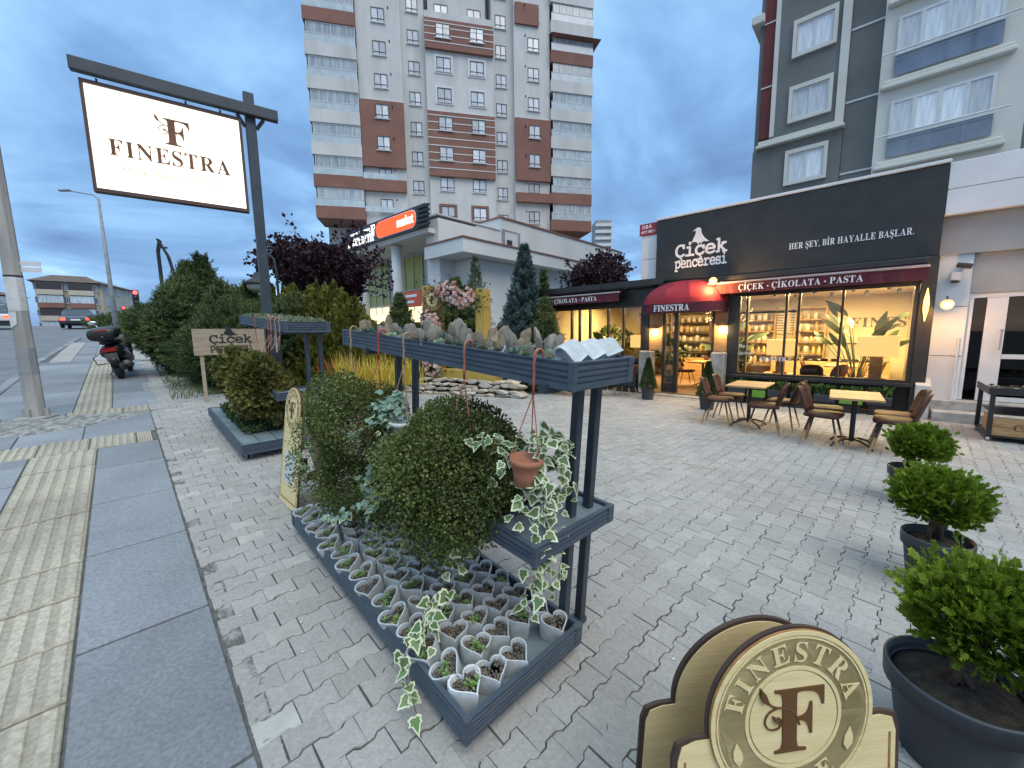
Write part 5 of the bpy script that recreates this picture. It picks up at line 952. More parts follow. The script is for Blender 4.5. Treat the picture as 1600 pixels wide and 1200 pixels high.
# ------------------------------------------------------------------ awnings
def awning(label, x0, x1, txt_x, group='straight burgundy awnings'):
    o = thing('awning', label, 'awning', Fp(0, 0), FROT, group); yf = -.46
    part('cassette', MB().box(x0, x1, -.20, -.065, 2.83, 2.96, c=.02), [M_frame], o)
    part('canvas', MB().add([(x0 + .04, -.14, 2.845), (x1 - .04, -.14, 2.845), (x1 - .04, yf, 2.76), (x0 + .04, yf, 2.76), (x0 + .04, -.14, 2.835), (x1 - .04, -.14, 2.835), (x1 - .04, yf, 2.75), (x0 + .04, yf, 2.75)], [(0, 3, 2, 1), (4, 5, 6, 7), (0, 1, 5, 4), (1, 2, 6, 5), (3, 0, 4, 7)]), [M_red], o)
    part('front_bar', MB().box(x0 + .02, x1 - .02, yf - .045, yf, 2.745, 2.785, c=.01), [pm('bar_grey', (.30, .28, .28), (.38, .36, .36), 6, .4)], o)
    n = 40; v = []; zb = 2.52
    for i in range(n + 1):
        x = x0 + .03 + (x1 - x0 - .06) * i / n; wv = .008 * math.sin(i * 1.7) + .004 * math.sin(i * 4.1)
        v += [(x, yf - .022, 2.744), (x, yf - .026 + wv, zb), (x, yf - .016, 2.744), (x, yf - .020 + wv, zb)]
    f = []
    for i in range(n):
        a = 4 * i; b = a + 4; f += [(a, a + 1, b + 1, b), (a + 2, b + 2, b + 3, a + 3), (a + 1, a + 3, b + 3, b + 1)]
    va = part('valance', MB().add(v, f), [M_red], o)
    part('lettering', text_mb('ÇİÇEK • ÇİKOLATA • PASTA', 'serif', .125, .085, None, 0, LM(txt_x, 2.575, yf - .043), fit=2.12, thick=.5), [M_letter], va)
    for x in (x0 + .12, x1 - .12): part('arm', MB().tube([(x, -.1, 2.81), (x + .06, -.28, 2.74), (x, yf + .02, 2.74)], .014, 6), [M_frame], o)
    return o
awning('long burgundy awning over the right shop window', -3.08, .62, -2.40); awning('burgundy awning over the left shop window', -8.88, -5.30, -8.14)
o = thing('dome_awning', 'red domed awning over the cafe door reading FINESTRA', 'awning', Fp(0, 0), FROT)
xa, xb, yf = -4.62, -2.70, -.80; xm = (xa + xb) / 2; hw = (xb - xa) / 2
def plan(t):     # half of a rounded rectangle in front of the wall
    c, s_ = math.cos(t), math.sin(t); k = (abs(c) ** 5 + abs(s_) ** 5) ** (-1 / 5.); return xm - hw * c * k, -.07 + (yf + .07) * s_ * k
G = 5
for gI in range(G):
    v = []; f = []; nu, nv = 6, 9
    for i in range(nu + 1):
        t = PI * (gI + i / nu) / G; px_, py_ = plan(t); sag = .03 * math.sin(PI * i / nu)
        for j in range(nv + 1):
            q = PI / 2 * j / nv; r_ = math.cos(q) * (1 - sag * math.sin(2 * q)); v.append((xm + (px_ - xm) * r_, -.07 + (py_ + .07) * r_, 2.36 + .60 * math.sin(q) * (1 - sag * .6)))
    for i in range(nu):
        for j in range(nv): a = i * (nv + 1) + j; f.append((a, a + nv + 1, a + nv + 2, a + 1))
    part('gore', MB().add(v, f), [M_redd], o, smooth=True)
v = []; f = []; n = 40
for i in range(n + 1):
    x, y = plan(PI * i / n); v += [(x, y, 2.362), (x, y, 2.13)]
f = [(2 * i, 2 * i + 1, 2 * i + 3, 2 * i + 2) for i in range(n)]
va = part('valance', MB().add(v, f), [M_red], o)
part('lettering', text_mb('FINESTRA', 'serif', .15, .06, None, 0, LM(xm - .12, 2.175, yf - .012), align='c', fit=.86, thick=.5), [M_letter], va)
part('frame', MB().tube([(xa, -.08, 2.13), (xa + .01, yf + .06, 2.13), (xb - .01, yf + .06, 2.13), (xb, -.08, 2.13)], .012, 6), [M_frame], o)
# ------------------------------------------------------------------ lamps
WARM = (1, .69, .30); ORANGE = (1, .50, .14)
def emis(name, c, s_): return pm(name, c, c, 3, .5, emit=c, es=s_)
M_bulb = emis('lit_bulb', (1, .46, .11), 1.9); M_shade = emis('lit_lamp_shade', (1, .60, .19), .85); M_spot = emis('lit_spot', (1, .84, .58), 10); M_tube = emis('lit_tube', (1, .62, .12), 3.2)
def pl(name, loc, w, col, par=None, r=.06, kind='POINT', size=1., rot=None):
    l_ = bpy.data.lights.new(name, kind); l_.energy = w; l_.color = col
    if kind == 'AREA': l_.size = size; l_.shape = 'DISK'
    else: l_.shadow_soft_size = r
    o = bpy.data.objects.new(name, l_); COL.objects.link(o); o.location = loc
    if rot: o.rotation_euler = rot
    if par: o.parent = par
    return o
def floodlight(label, a, d, z):
    o = thing('floodlight', label, 'lamp', Fp(a, d, z), FROT); part('bracket', MB().tube([(0, .2, .1), (0, .08, .1), (0, .05, 0)], .012, 6).lathe([(.03, .04), (.06, .02), (.07, -.03), (.065, -.03), (.0, .0)], 14), [M_frame], o)
    part('bulb', MB().ball((0, 0, -.04), .085, 14, 10), [M_bulb], o, smooth=True); return o
floodlight('round orange floodlight glowing above the dome awning', -2.90, -.62, 2.86); pl('flood_light', Fp(-2.90, -.74, 2.76), 80, ORANGE)
floodlight('bright orange wall lamp at the right corner of the cafe', .86, -.42, 2.12); pl('flood_light', Fp(.86, -.52, 2.05), 60, ORANGE)
o = thing('wall_lamp', 'tall slim lit lamp on the black corner post', 'lamp', Fp(.62, -.13, 1.80), FROT); part('tube', MB().lathe([(.004, 0), (.035, .2), (.04, .30), (.035, .4), (.004, .60)], 12), [M_tube], o, smooth=True); part('bracket', MB().box(-.02, .02, .03, .05, .1, .5), [M_frame], o)
for nm, a, z in (('left', -4.50, 1.78), ('right', -2.80, 1.82)):
    o = thing('wall_lamp', 'wooden cone wall lamp on the %s door pier' % nm, 'lamp', Fp(a, -.12, z), FROT, 'cone lamps beside the door'); part('shade', MB().lathe([(.135, -.03), (.04, .07), (.03, .08), (0, .08)], 20), [M_oak], o); part('bulb', MB().ball((0, 0, -.02), .035, 10, 6), [M_bulb], o, smooth=True); part('bracket', MB().box(-.015, .015, .05, .12, -.0, .03), [M_frame], o); pl('lamp_light', Fp(a, -.13, z - .12), 16, WARM, r=.04)
for x, w in ((-6.9, 105), (-5.3, 85), (-3.6, 85), (-1.6, 260), (-.2, 250)): pl('ceiling_light', Fp(x, 2.2, 2.6), w, WARM, kind='AREA', size=1.2)
for x in (-7.3, -6.2, -5.2, -3.9, -3.2, -1.9, -1.1, -.4, .2):
    for y in (1.3, 3.0):
        o = thing('ceiling_spot', 'lit black track spot, %s from the left in the %s row under the cafe ceiling' % (nth(('spot', y)), 'front' if y < 2 else 'back'), 'lamp', Fp(x + (y - 2) * .12, y, 2.56), (R(25), 0, FROT + random.uniform(-.5, .5)), 'track spots in the cafe'); part('housing', MB().lathe([(.02, .09), (.04, .07), (.045, -.03), (.04, -.03), (0, .03)], 12), [M_frame], o); part('lens', MB().ball((0, 0, -.01), .034, 8, 6), [M_spot], o)
# ------------------------------------------------------------------ inside the cafe
def table_lamp(label, a, d, z, s_=1.):
    o = thing('table_lamp', label, 'lamp', Fp(a, d, z), FROT, 'table lamps in the windows'); part('base', MB().box(-.10 * s_, .10 * s_, -.05, .05, 0, .46 * s_, c=.01).box(-.16 * s_, .16 * s_, -.08, .08, 0, .04), [M_oak], o)
    part('lamp_shade', MB().box(-.31 * s_, .31 * s_, -.14, .14, .46 * s_, .86 * s_, c=.01), [M_shade], o); return o
def pedestal(a, d, h, w=.34, label='wooden side stand under a lamp'):
    return thing('side_stand', label, 'stand', Fp(a, d, .056), FROT, 'lamp stands in the windows', MB().box(-w, w, -.2, .2, h - .04, h, c=.005).box(-w, -w + .05, -.18, .18, 0, h - .041).box(w - .05, w, -.18, .18, 0, h - .041).mesh('side_stand', [M_oak]))
for lab, a, d, s_ in (('large cream-shaded table lamp at the right end of the window', .02, .55, 1.05), ('cream-shaded table lamp in the middle of the right window', -1.72, 1.0, .95), ('cream-shaded table lamp at the right end of the left window', -5.15, .6, .9), ('cream-shaded table lamp at the left end of the left window', -7.1, 1.4, .85)):
    z = .62 if a > -3 else .8; pedestal(a, d, z - .056, label='wooden stand under the ' + lab.replace('cream-shaded ', '')); table_lamp(lab, a, d, z + .003, s_)
# strelitzia: big leaves on long stalks
M_bigleaf = pm('dark_banana_leaf', (.028, .055, .018), (.06, .095, .03), 5, .4, trans=.1)
def big_leaf(l_, w):
    n = 8; v = []; f = []
    for i in range(n + 1):
        u = i / n; ww = w * math.sin(PI * min(1, u * .93 + .05)) ** .8 * (1 if i % 3 else .88); z = -.35 * l_ * u * u
        v += [(-ww, l_ * u, z + .1 * ww), (0, l_ * u, z), (ww, l_ * u, z + .1 * ww)]
    for i in range(n): a = 3 * i; f += [(a, a + 1, a + 4, a + 3), (a + 1, a + 2, a + 5, a + 4)]
    return MB().add(v, f).mesh('leaf', [M_bigleaf], True)
BL = big_leaf(.52, .075)
def big_plant(name, label, a, d, z, h, n, spread, seed, group=None):
    q = random.Random(seed); o = thing(name, label, 'plant', Fp(a, d, z), FROT, group); part('pot', MB().lathe([(.12, 0), (.17, .28), (.15, .28), (0, .25)], 18), [M_pot], o); st = MB()
    for k in range(n):
        an = 6.28 * k / n + q.uniform(-.4, .4); hh = h * q.uniform(.55, 1); e_ = Vector((math.cos(an) * spread * q.uniform(.4, 1), math.sin(an) * spread * .6, hh)); st.tube([(0, 0, .25), (e_.x * .4, e_.y * .4, hh * .6), e_], [.014, .01, .007], 5)
        dr = Vector((math.cos(an) * .6, math.sin(an) * .5, q.uniform(.3, 1.1))).normalized(); nz = Vector((-dr.x * .5 + q.uniform(-.3, .3), -1, .3)); ax = dr.cross(nz).normalized(); nz = ax.cross(dr); M = Matrix((ax, dr, nz)).transposed().to_4x4(); M.translation = e_
        part('leaf', BL, None, o, M=M @ Matrix.Scale(q.uniform(.7, 1.1), 4))
    part('stalks', st, [M_bigleaf], o); return o
big_plant('bird_of_paradise', 'tall bird of paradise plant with broad dark leaves in the right window', -.30, 1.35, .056, 1.95, 22, .75, 4)
big_plant('potted_plant', 'leafy plant inside the left window near its middle', -6.3, 1.0, .056, 1.35, 12, .5, 6, 'plants in the left window'); big_plant('potted_plant', 'leafy plant inside the left window by the door', -5.6, 1.7, .056, 1.5, 12, .5, 7, 'plants in the left window'); big_plant('potted_plant', 'leafy plant seen through the open door', -3.2, 2.6, .056, 1.6, 14, .5, 9)
# back shelves with jars and bottles
M_jar = pm('amber_jar', (.45, .30, .12), (.62, .46, .22), 9, .3, rnd=.4); M_jar2 = pm('white_jar', (.65, .60, .50), (.74, .70, .60), 9, .35)
jar = MB().lathe([(.035, 0), (.045, .01), (.045, .12), (.025, .15), (.025, .19), (0, .19)], 10).mesh('bottle', [M_jar], True); jar2 = MB().lathe([(.05, 0), (.05, .12), (.04, .13), (.04, .15), (0, .15)], 10).mesh('jar', [M_jar2], True)
def shelf(label, a, d, w, n, z0=.06, seed=0, where='', wood=None):
    M_oak = wood or MATS['oak']
    q = random.Random(seed); o = thing('shelf_unit', label, 'shelf', Fp(a, d, z0), FROT, 'shelves on the back wall'); part('side', MB().box(-w / 2, -w / 2 + .04, -.15, .15, 0, 2.35), [M_oak], o); part('side', MB().box(w / 2 - .04, w / 2, -.15, .15, 0, 2.35), [M_oak], o)
    for k in range(n): part('shelf', MB().box(-w / 2 + .041, w / 2 - .041, -.15, .15, .5 + k * 1.75 / (n - 1), .53 + k * 1.75 / (n - 1)), [M_oak], o)
    for k in range(n - 1):
        x = -w / 2 + .12; c_ = 0
        while x < w / 2 - .1:
            kind = q.random() < .5; s_ = q.uniform(.9, 1.5); p = Fp(a + x, d - .02, z0 + .532 + k * 1.75 / (n - 1)); b = thing('bottle' if kind else 'jar', '%s, %s from left, shelf level %s, unit %s' % ('amber bottle' if kind else 'pale jar', ORD[c_], ('one', 'two', 'three', 'four', 'five', 'six')[k], where), 'bottle' if kind else 'jar', p, FROT, 'bottles on the shelves' if kind else 'jars on the shelves', jar if kind else jar2); b.scale = (s_, s_, s_); c_ += 1; x += q.uniform(.13, .24)
    return o
shelf('oak shelf of jars at the left of the right window', -3.05, 4.7, 1.2, 6, seed=1, where='left of the menu board'); shelf('oak shelf of jars behind the middle of the right window', -1.55, 4.7, .8, 6, seed=2, where='right of the menu board'); shelf('dark stocked shelf seen through the open door', -5.1, 4.72, 1.5, 6, seed=3, where='behind the open door', wood=M_walnut); shelf('oak shelf of jars behind the left window', -8.6 + 2.2, 4.7, 1.3, 6, seed=4, where='behind the left window')
for lab, a, d, h in (('dark leafy tree-like plant inside the left window, leftmost', -7.4, 2.9, 1.7), ('dark leafy plant on the floor behind the left window middle', -6.0, 3.4, 1.5), ('dark leafy plant just inside the door, left of it', -4.55, 1.3, 1.35), ('flowering dark plant just inside the door, right of it', -2.85, 1.2, 1.25)):
    o = thing('indoor_plant', lab, 'plant', Fp(a, d, .056), FROT); part('pot', MB().lathe([(.13, 0), (.18, .32), (.16, .32), (0, .29)], 18), [M_pot], o); r = np.random.default_rng(int(-a * 100)); n = 420; P, D = crown_pts(n, (.38, .3, .42), int(-a * 100), .3, 20, .3, .6); P[:, 2] += h - .3
    part('foliage', np_mesh('foliage', *scatter(LEAF, P, unit(D + r.normal(size=P.shape) * .6), r.uniform(.09, .17, len(P))), [M_bigleaf]), None, o); part('stem', MB().tube([(0, 0, .28), (.02, 0, h - .2)], .02, 6), [M_bark], o)
for lab, a, d, w in (('dark low cabinet inside the left window', -6.9, 3.9, 1.6), ('dark tall cabinet inside behind the door', -3.9, 4.5, .9)):
    o = thing('cabinet', lab, 'cabinet', Fp(a, d, .056), FROT); hh = 1.0 if w > 1 else 1.9; part('body', MB().box(-w / 2, w / 2, -.25, .25, 0, hh, c=.006), [M_walnut], o)
    for k in range(3): part('door', MB().box(-w / 2 + k * w / 3 + .01, -w / 2 + (k + 1) * w / 3 - .01, -.27, -.252, .04, hh - .04, c=.004), [M_walnut], o)
# menu board and wall lettering
mb = MB().box(-.5, .5, 0, .03, 0, .85, c=.004); o = thing('menu_board', 'pale menu board with dark rows hanging on the back wall', 'board', Fp(-2.15, 4.93, 1.55), FROT, None, mb.mesh('menu_board', [M_jar2]))
rw = MB()
for c in range(2):
    for r_ in range(9): rw.box(-.42 + c * .46, -.42 + c * .46 + random.uniform(.22, .38), -.004, -.001, .08 + r_ * .083, .10 + r_ * .083)
part('rows', rw, [M_dark], o)
o = thing('wall_sign', 'dark FINESTRA lettering on the cream back wall', 'sign', Fp(-.62, 4.985, 1.72), FROT, None, text_mb('FINESTRA', 'serif', .27, .08, None, 0, UP).mesh('wall_sign', [M_walnut]))
# counters with glass fronts
def counter(label, a, d, w, seed):
    o = thing('counter', label, 'counter', Fp(a, d, .057), FROT, 'cake counters'); part('body', MB().box(-w / 2, w / 2, -.3, .3, 0, .72, c=.006), [M_oak], o); part('display_case', MB().box(-w / 2 + .02, w / 2 - .02, -.28, -.27, .722, 1.2), [M_pane], o); part('top', MB().box(-w / 2, w / 2, -.29, .29, 1.205, 1.235), [M_frame], o)
    q = random.Random(seed)
    for k in range(int(w / .22)):
        x = -w / 2 + .14 + k * .22; m = q.choice((M_oak, M_jar2, M_walnut, M_redd)); c = thing('cake', 'small cake, %s from the left in the counter behind the %s' % (ORD[k], 'right window' if a > -3 else 'open door'), 'cake', Fp(a + x, d - .05, .057 + .725), FROT, 'cakes in the display cases', MB().lathe([(.07, 0), (.07, .06), (.06, .07), (0, .075)], 14).mesh('cake', [m]))
    return o
counter('long oak cake counter behind the right window', -1.0, 3.6, 2.6, 2); counter('oak cake counter seen through the open door', -4.3, 3.7, 1.5, 3)
# plates of darker furniture: chairs and tables, inside and out
M_leather = pm('brown_leather', (.058, .026, .019), (.09, .042, .029), 7, .6, .1, rnd=.1, spec=.2); M_legm = pm('black_steel', (.012, .012, .012), (.022, .022, .022), 5, .45)
def make_chair(label, p, rz, group):
    o = thing('cafe_chair', label, 'chair', p, rz, group)
    # faces +x
    sp = [(-.21, -.17), (-.17, -.21), (.16, -.235), (.215, -.19), (.225, 0), (.215, .19), (.16, .235), (-.17, .21), (-.21, .17)]
    mb = MB(); n = len(sp); v = [(x * .94, y * .94, .425) for x, y in sp] + [(x, y, .437) for x, y in sp] + [(x, y, .465) for x, y in sp] + [(x * .9, y * .9, .482) for x, y in sp]
    f = [(i * n + j, i * n + (j + 1) % n, (i + 1) * n + (j + 1) % n, (i + 1) * n + j) for i in range(3) for j in range(n)] + [tuple(range(n))[::-1], tuple(range(3 * n, 4 * n))]; part('seat', mb.add(v, f), [M_leather], o, smooth=True)
    v = []; f = []; nu, nv = 8, 6
    for s_ in (0, .022):
        for j in range(nv + 1):
            w_ = j / nv
            for i in range(nu + 1):
                u = -1 + 2 * i / nu; wd = .19 + .03 * math.sin(PI * w_) - (.05 * max(0, w_ - .75) * 4 * abs(u)); v.append((-.20 - .11 * w_ + .055 * u * u - s_, u * wd, .47 + .37 * w_ - .02 * u * u * (w_ > .9)))
    m = (nu + 1) * (nv + 1)
    for j in range(nv):
        for i in range(nu): a = j * (nu + 1) + i; f += [(a, a + 1, a + nu + 2, a + nu + 1), (m + a, m + a + nu + 1, m + a + nu + 2, m + a + 1)]
    for i in range(nu): a = nv * (nu + 1) + i; f += [(a, a + 1, m + a + 1, m + a), (i, m + i, m + i + 1, i + 1)]
    for j in range(nv): a = j * (nu + 1); b = a + nu; f += [(a, a + nu + 1, m + a + nu + 1, m + a), (b, m + b, m + b + nu + 1, b + nu + 1)]
    part('backrest', MB().add(v, f), [M_leather], o, smooth=True)
    for sx_ in (-1, 1):
        for sy_ in (-1, 1):
            t = Vector((.13 * sx_, .13 * sy_, .425)); b = Vector((.23 * sx_, .22 * sy_, 0)); m_ = t.lerp(b, .48)
            l_ = part('leg', MB().tube([t, m_], [.013, .013], 8), [M_legm], o); part('leg_tip', MB().tube([m_, b], [.017, .010], 8), [M_oak], l_)
    return o
def make_table(label, p, rz, w, l_, group, one=False):
    o = thing('cafe_table', label, 'table', p, rz, group)
    if one: part('top', MB().box(-w / 2, w / 2, -l_ / 2, l_ / 2, .715, .745, c=.005), [M_oak], o)
    else:
        for k in (0, 1): part('top_board', MB().box(-w / 2, w / 2, -l_ / 2 + k * (l_ / 2 + .004), -.004 + k * (l_ / 2 + .004), .715, .745, c=.004), [M_oak], o)
    part('column', MB().tube([(0, 0, .06), (0, 0, .70)], .032, 10), [M_legm], o); part('spider', MB().box(-w * .35, w * .35, -.02, .02, .695, .714).box(-.02, .02, -l_ * .35, l_ * .35, .69, .7139), [M_legm], o)
    for k in range(4):
        a = PI / 4 + PI / 2 * k; c, s_ = math.cos(a), math.sin(a); part('foot', MB().tube([(0, 0, .10), (c * .12, s_ * .12, .095), (c * .27, s_ * .27, .05), (c * .33, s_ * .33, .0)], [.018, .018, .016, .014], 6), [M_legm], o)
    return o
tb = make_table('oak cafe table nearest the door, four chairs round it', Fp(-1.60, -2.72), FROT, .60, .86, 'outdoor cafe tables'); tb2 = make_table('oak cafe table below the right end of the window', Fp(-.17, -3.22), FROT + .06, .58, .92, 'outdoor cafe tables')
ch = make_chair('brown chair left of the door-side table, nearer the camera', Fp(-2.06, -2.90), FROT + .1, 'outdoor cafe chairs')
for lab, a, d, rz in (('brown chair left of the door-side table, nearer the shop', -2.02, -2.30, 0), ('brown chair right of the door-side table, nearer the camera', -1.30, -3.12, PI + .15), ('brown chair right of the door-side table, nearer the shop', -1.14, -2.52, PI - .1),
                      ('brown chair left of the right-hand table, nearer the camera', -.50, -3.42, -.1), ('brown chair left of the right-hand table, nearer the shop', -.52, -2.86, .1), ('brown chair right of the right-hand table, nearer the camera', .26, -3.38, PI), ('brown chair right of the right-hand table, nearer the shop', .28, -2.90, PI + .1),
                      ('brown chair under the left window, closest to the flower frame', -5.85, -1.75, .2), ('brown chair under the left window, middle of three', -5.25, -1.35, PI), ('brown chair under the left window, closest to the door', -4.85, -.95, PI)):
    copy_tree(ch, lab, Fp(a, d), FROT + rz)
# indoor set
ti = copy_tree(tb, 'cafe table inside the right window', Fp(-.6, 1.9, .056), FROT, 'indoor cafe tables'); copy_tree(tb, 'cafe table inside seen through the door', Fp(-3.7, 1.6, .056), FROT, 'indoor cafe tables'); copy_tree(tb, 'second cafe table inside, deeper behind the door', Fp(-3.3, 2.9, .056), FROT, 'indoor cafe tables'); copy_tree(tb, 'cafe table inside the left window', Fp(-6.6, 2.2, .056), FROT, 'indoor cafe tables')
for lab, a, d, rz in (('chair inside the right window, left of its table', -1.1, 1.8, 0), ('chair inside the right window, right of its table', -.1, 2.2, PI), ('chair inside the right window with its back to the glass', -1.05, .75, PI / 2), ('chair inside the right window turned from the bird of paradise', -.75, 1.0, PI * .8), ('chair inside the open door, left of the first table', -4.15, 1.5, 0), ('chair inside the open door, right of the first table', -3.2, 1.7, PI), ('chair deep inside behind the door', -3.75, 2.9, 0), ('chair inside the left window, left of its table', -7.1, 2.2, 0), ('chair inside the left window, right of its table', -6.1, 2.3, PI)): copy_tree(ch, lab, Fp(a, d, .056), FROT + rz, 'indoor cafe chairs')
# string lights hung inside by the door
mb = MB()
for k in range(70): mb.ball((random.uniform(-.7, .7), random.uniform(-.3, .3), random.uniform(-.15, .35)), .012, 6, 4)
o = link('fairy_lights', mb.mesh('fairy_lights', [emis('fairy_light', (1, .72, .35), 5)]), None, Fp(-3.7, 4.1, 2.1), (0, 0, FROT)); o['kind'] = 'stuff'; o['label'] = 'tiny warm fairy lights behind the open door'; o['category'] = 'lights'
# window decals
o = thing('window_decal', 'white handwritten lettering stuck on the left pane of the right window', 'decal', Fp(-2.42, -.055, 1.28), FROT, None, text_mb('Bu', 'serif', .075, .04, text_mb('@cicek', 'serif', .06, .03, None, 0, Matrix.Translation((0, 0, -.16)) @ UP, thick=.2), 0, UP, thick=.2).mesh('window_decal', [M_letter]))
o = thing('window_decal', 'white FINESTRA decal on the second pane of the right window', 'decal', Fp(-1.98, -.055, .98), FROT, None, text_mb('FINESTRA', 'serif', .085, .03, None, 0, UP, thick=.2).mesh('window_decal', [M_letter]))
# ------------------------------------------------------------------ plants at the shop front
M_lime = pm('lime_plastic', (.13, .30, .03), (.17, .36, .05), 6, .5); M_box = M_leafbox = pm('box_plant_leaf', (.035, .075, .018), (.09, .15, .04), 6, trans=.15, **GREEN)
def tuft(n, rx, ry, h, seed, m, size=.07):
    r = np.random.default_rng(seed); P = np.stack([r.uniform(-rx, rx, n), r.uniform(-ry, ry, n), r.uniform(0, h, n)], -1); D = unit(np.stack([r.normal(size=n) * .6, r.normal(size=n) * .6, .5 + r.random(n)], -1)); return np_mesh('foliage', *scatter(LEAF, P, D, r.uniform(.6, 1.2, n) * size), [m])
tf = [tuft(260, .17, .09, .18, k, M_box) for k in range(3)]
q = 0
for a, z, lime in ((-2.35, .22, 0), (-1.95, .18, 1), (-1.55, .22, 0), (-1.12, .2, 0), (-.72, .2, 0), (-.30, .2, 1), (.12, .22, 0), (-7.1, .4, 0), (-6.5, .4, 0), (-5.9, .35, 0), (-5.35, .45, 1), (-5.05, .2, 0)):
    o = thing('planter_box', '%s leaf planter, %s of its colour from the left under the %s window' % ('lime' if lime else 'dark', nth(('plb', lime, a > -3)), 'right' if a > -3 else 'left'), 'planter', Fp(a, -.28, 0), FROT, ('lime planters' if lime else 'dark planters') + (' right' if a > -3 else ' left'))
    part('box', MB().box(-.18, .18, -.10, .10, z - .02, z + .14, c=.01), [M_lime if lime else M_pot], o); part('stand', MB().box(-.15, .15, -.08, .08, 0, z - .021), [M_dark], o); part('foliage', tf[q % 3], None, o, loc=(0, 0, z + .12)); q += 1
SP_C = spray(5, .5, .1)
for lab, a, d in (('cone topiary in a grey pot left of the door', -4.15, -1.15), ('cone topiary in a grey pot right of the door', -2.62, -1.62)):
    o = thing('cone_topiary', lab, 'potted shrub', Fp(a, d), 0, 'cone topiaries'); part('pot', MB().lathe([(.13, 0), (.16, .26), (.175, .27), (.175, .30), (.155, .30), (.15, .27), (0, .27)], 24), [M_pot], o); n = 2600; r = rng; u = r.random(n); an = r.random(n) * 6.28; rr = (1 - u) * .19 * (.8 + .25 * r.random(n)) + .01
    P = np.stack([np.cos(an) * rr, np.sin(an) * rr, .29 + u * .72], -1); D = unit(np.stack([np.cos(an), np.sin(an), 1.2 + 0 * u], -1) + r.normal(size=(n, 3)) * .35); part('foliage', np_mesh('foliage', *scatter(SP_C, P, D, r.uniform(.035, .06, n)), [M_spruce]), None, o); part('trunk', MB().tube([(0, 0, .26), (0, 0, .9)], .012, 6), [M_bark], o)
# plant cart at the right edge
o = thing('plant_cart', 'black wheeled plant cart by the entrance at the right edge', 'cart', Fp(1.30, -1.72), FROT)
for x in (.03, 1.5):
    for y in (.03, .95): part('post', MB().box(x - .025, x + .025, y - .025, y + .025, .07, .72), [M_legm], o); part('caster', MB().lathe([(0, -.015), (.035, -.015), (.035, .015), (0, .015)], 12, M=Matrix.Translation((x, y, .036)) @ Matrix.Rotation(PI / 2, 4, 'Y')), [M_steel], o)
part('top_tray', MB().box(0, 1.53, 0, .98, .721, .735).box(0, 1.53, -.02, -.001, .70, .80).box(-.02, -.001, -.02, .98, .70, .80), [M_legm], o); part('lower_shelf', MB().box(0, 1.53, 0, .98, .07, .09), [M_legm], o); part('middle_shelf', MB().box(.06, 1.48, .06, .94, .40, .415), [M_legm], o)
cr_ = thing('wooden_crate', 'wooden crate with dark lettering on the cart lower shelf', 'crate', Fp(1.36, -1.69, .093), FROT)
for k in range(2): part('board', MB().box(.0, 1.1, 0, .018, k * .13, k * .13 + .122, c=.003), [M_oak], cr_)
part('side', MB().box(0, .018, .019, .7, 0, .25), [M_oak], cr_); part('lettering', text_mb('CICEK', 'serif', .085, .06, None, 0, Matrix.Translation((.2, -.004, .09)) @ UP), [M_walnut], cr_)
rosV = np_mesh('dusky_rosette', *rosette(22, .06, 1.2, 0, 8, .3), [pm('dusky_succulent', (.16, .08, .09), (.28, .17, .15), 20, .5, rnd=.3, isl=True)])
for k in range(26):
    w = k % 3; s_ = thing('cart_succulent', '%s on the black cart, %s from left in the %s row' % (('dusky red rosette', 'sage rosette', 'pale star succulent')[w], nth(('cart', w, k // 7)), ORD[k // 7]), 'succulent', Fp(1.42 + (k % 7) * .17 + random.uniform(-.03, .03), -1.6 + (k // 7) * .22, .755), (R(random.uniform(-12, 12)), R(random.uniform(-12, 12)), k), ('dusky cart succulents', 'sage cart succulents', 'pale cart succulents')[w], (rosV, rosG, rosP)[w]); s_.scale = [random.uniform(1, 1.6)] * 3
# ------------------------------------------------------------------ buildings behind
M_white = pm('offwhite_render', (.50, .50, .485), (.58, .58, .56), .5, .9, .15, bscale=60, stain=.12, stretch=(1, 1, .25))
M_brown = pm('brown_render', (.20, .098, .074), (.24, .12, .092), .6, .9, .15, bscale=60)
M_trim = pm('pale_trim', (.55, .56, .56), (.63, .635, .63), 1, .7)
M_wfr = pm('dark_window_frame', (.03, .022, .022), (.045, .035, .035), 3, .5); M_wfw = pm('white_window_frame', (.55, .56, .56), (.62, .63, .63), 3, .5)
M_curt = pm('curtained_glass', (.50, .53, .56), (.70, .72, .74), 2.2, .08, rnd=.25, spec=.9, stretch=(6, 1, .6)); M_bluegl = pm('blue_glass', (.10, .135, .195), (.16, .20, .265), 1.5, .06, rnd=.2, spec=1)
M_balgl = pm('balcony_glass', (.30, .35, .38), (.50, .54, .56), 1.6, .1, rnd=.25, spec=.8, stretch=(4, 1, .5)); M_rail = pm('balustrade_glass', (.40, .46, .49), (.50, .56, .58), 2, .15, spec=.8)
M_brick = pm('dark_grey_render', (.14, .145, .138), (.175, .18, .172), .6, .9, .15, bscale=60); M_cream = pm('cream_render', (.56, .545, .49), (.63, .615, .56), .6, .9, .2, bscale=80); M_wine = pm('wine_red_render', (.11, .022, .022), (.14, .03, .028), .6, .8)
def box_me(name, x0, x1, y0, y1, z0, z1, m, c=0.): return MB().box(x0, x1, y0, y1, z0, z1, c=c).mesh(name, [m])
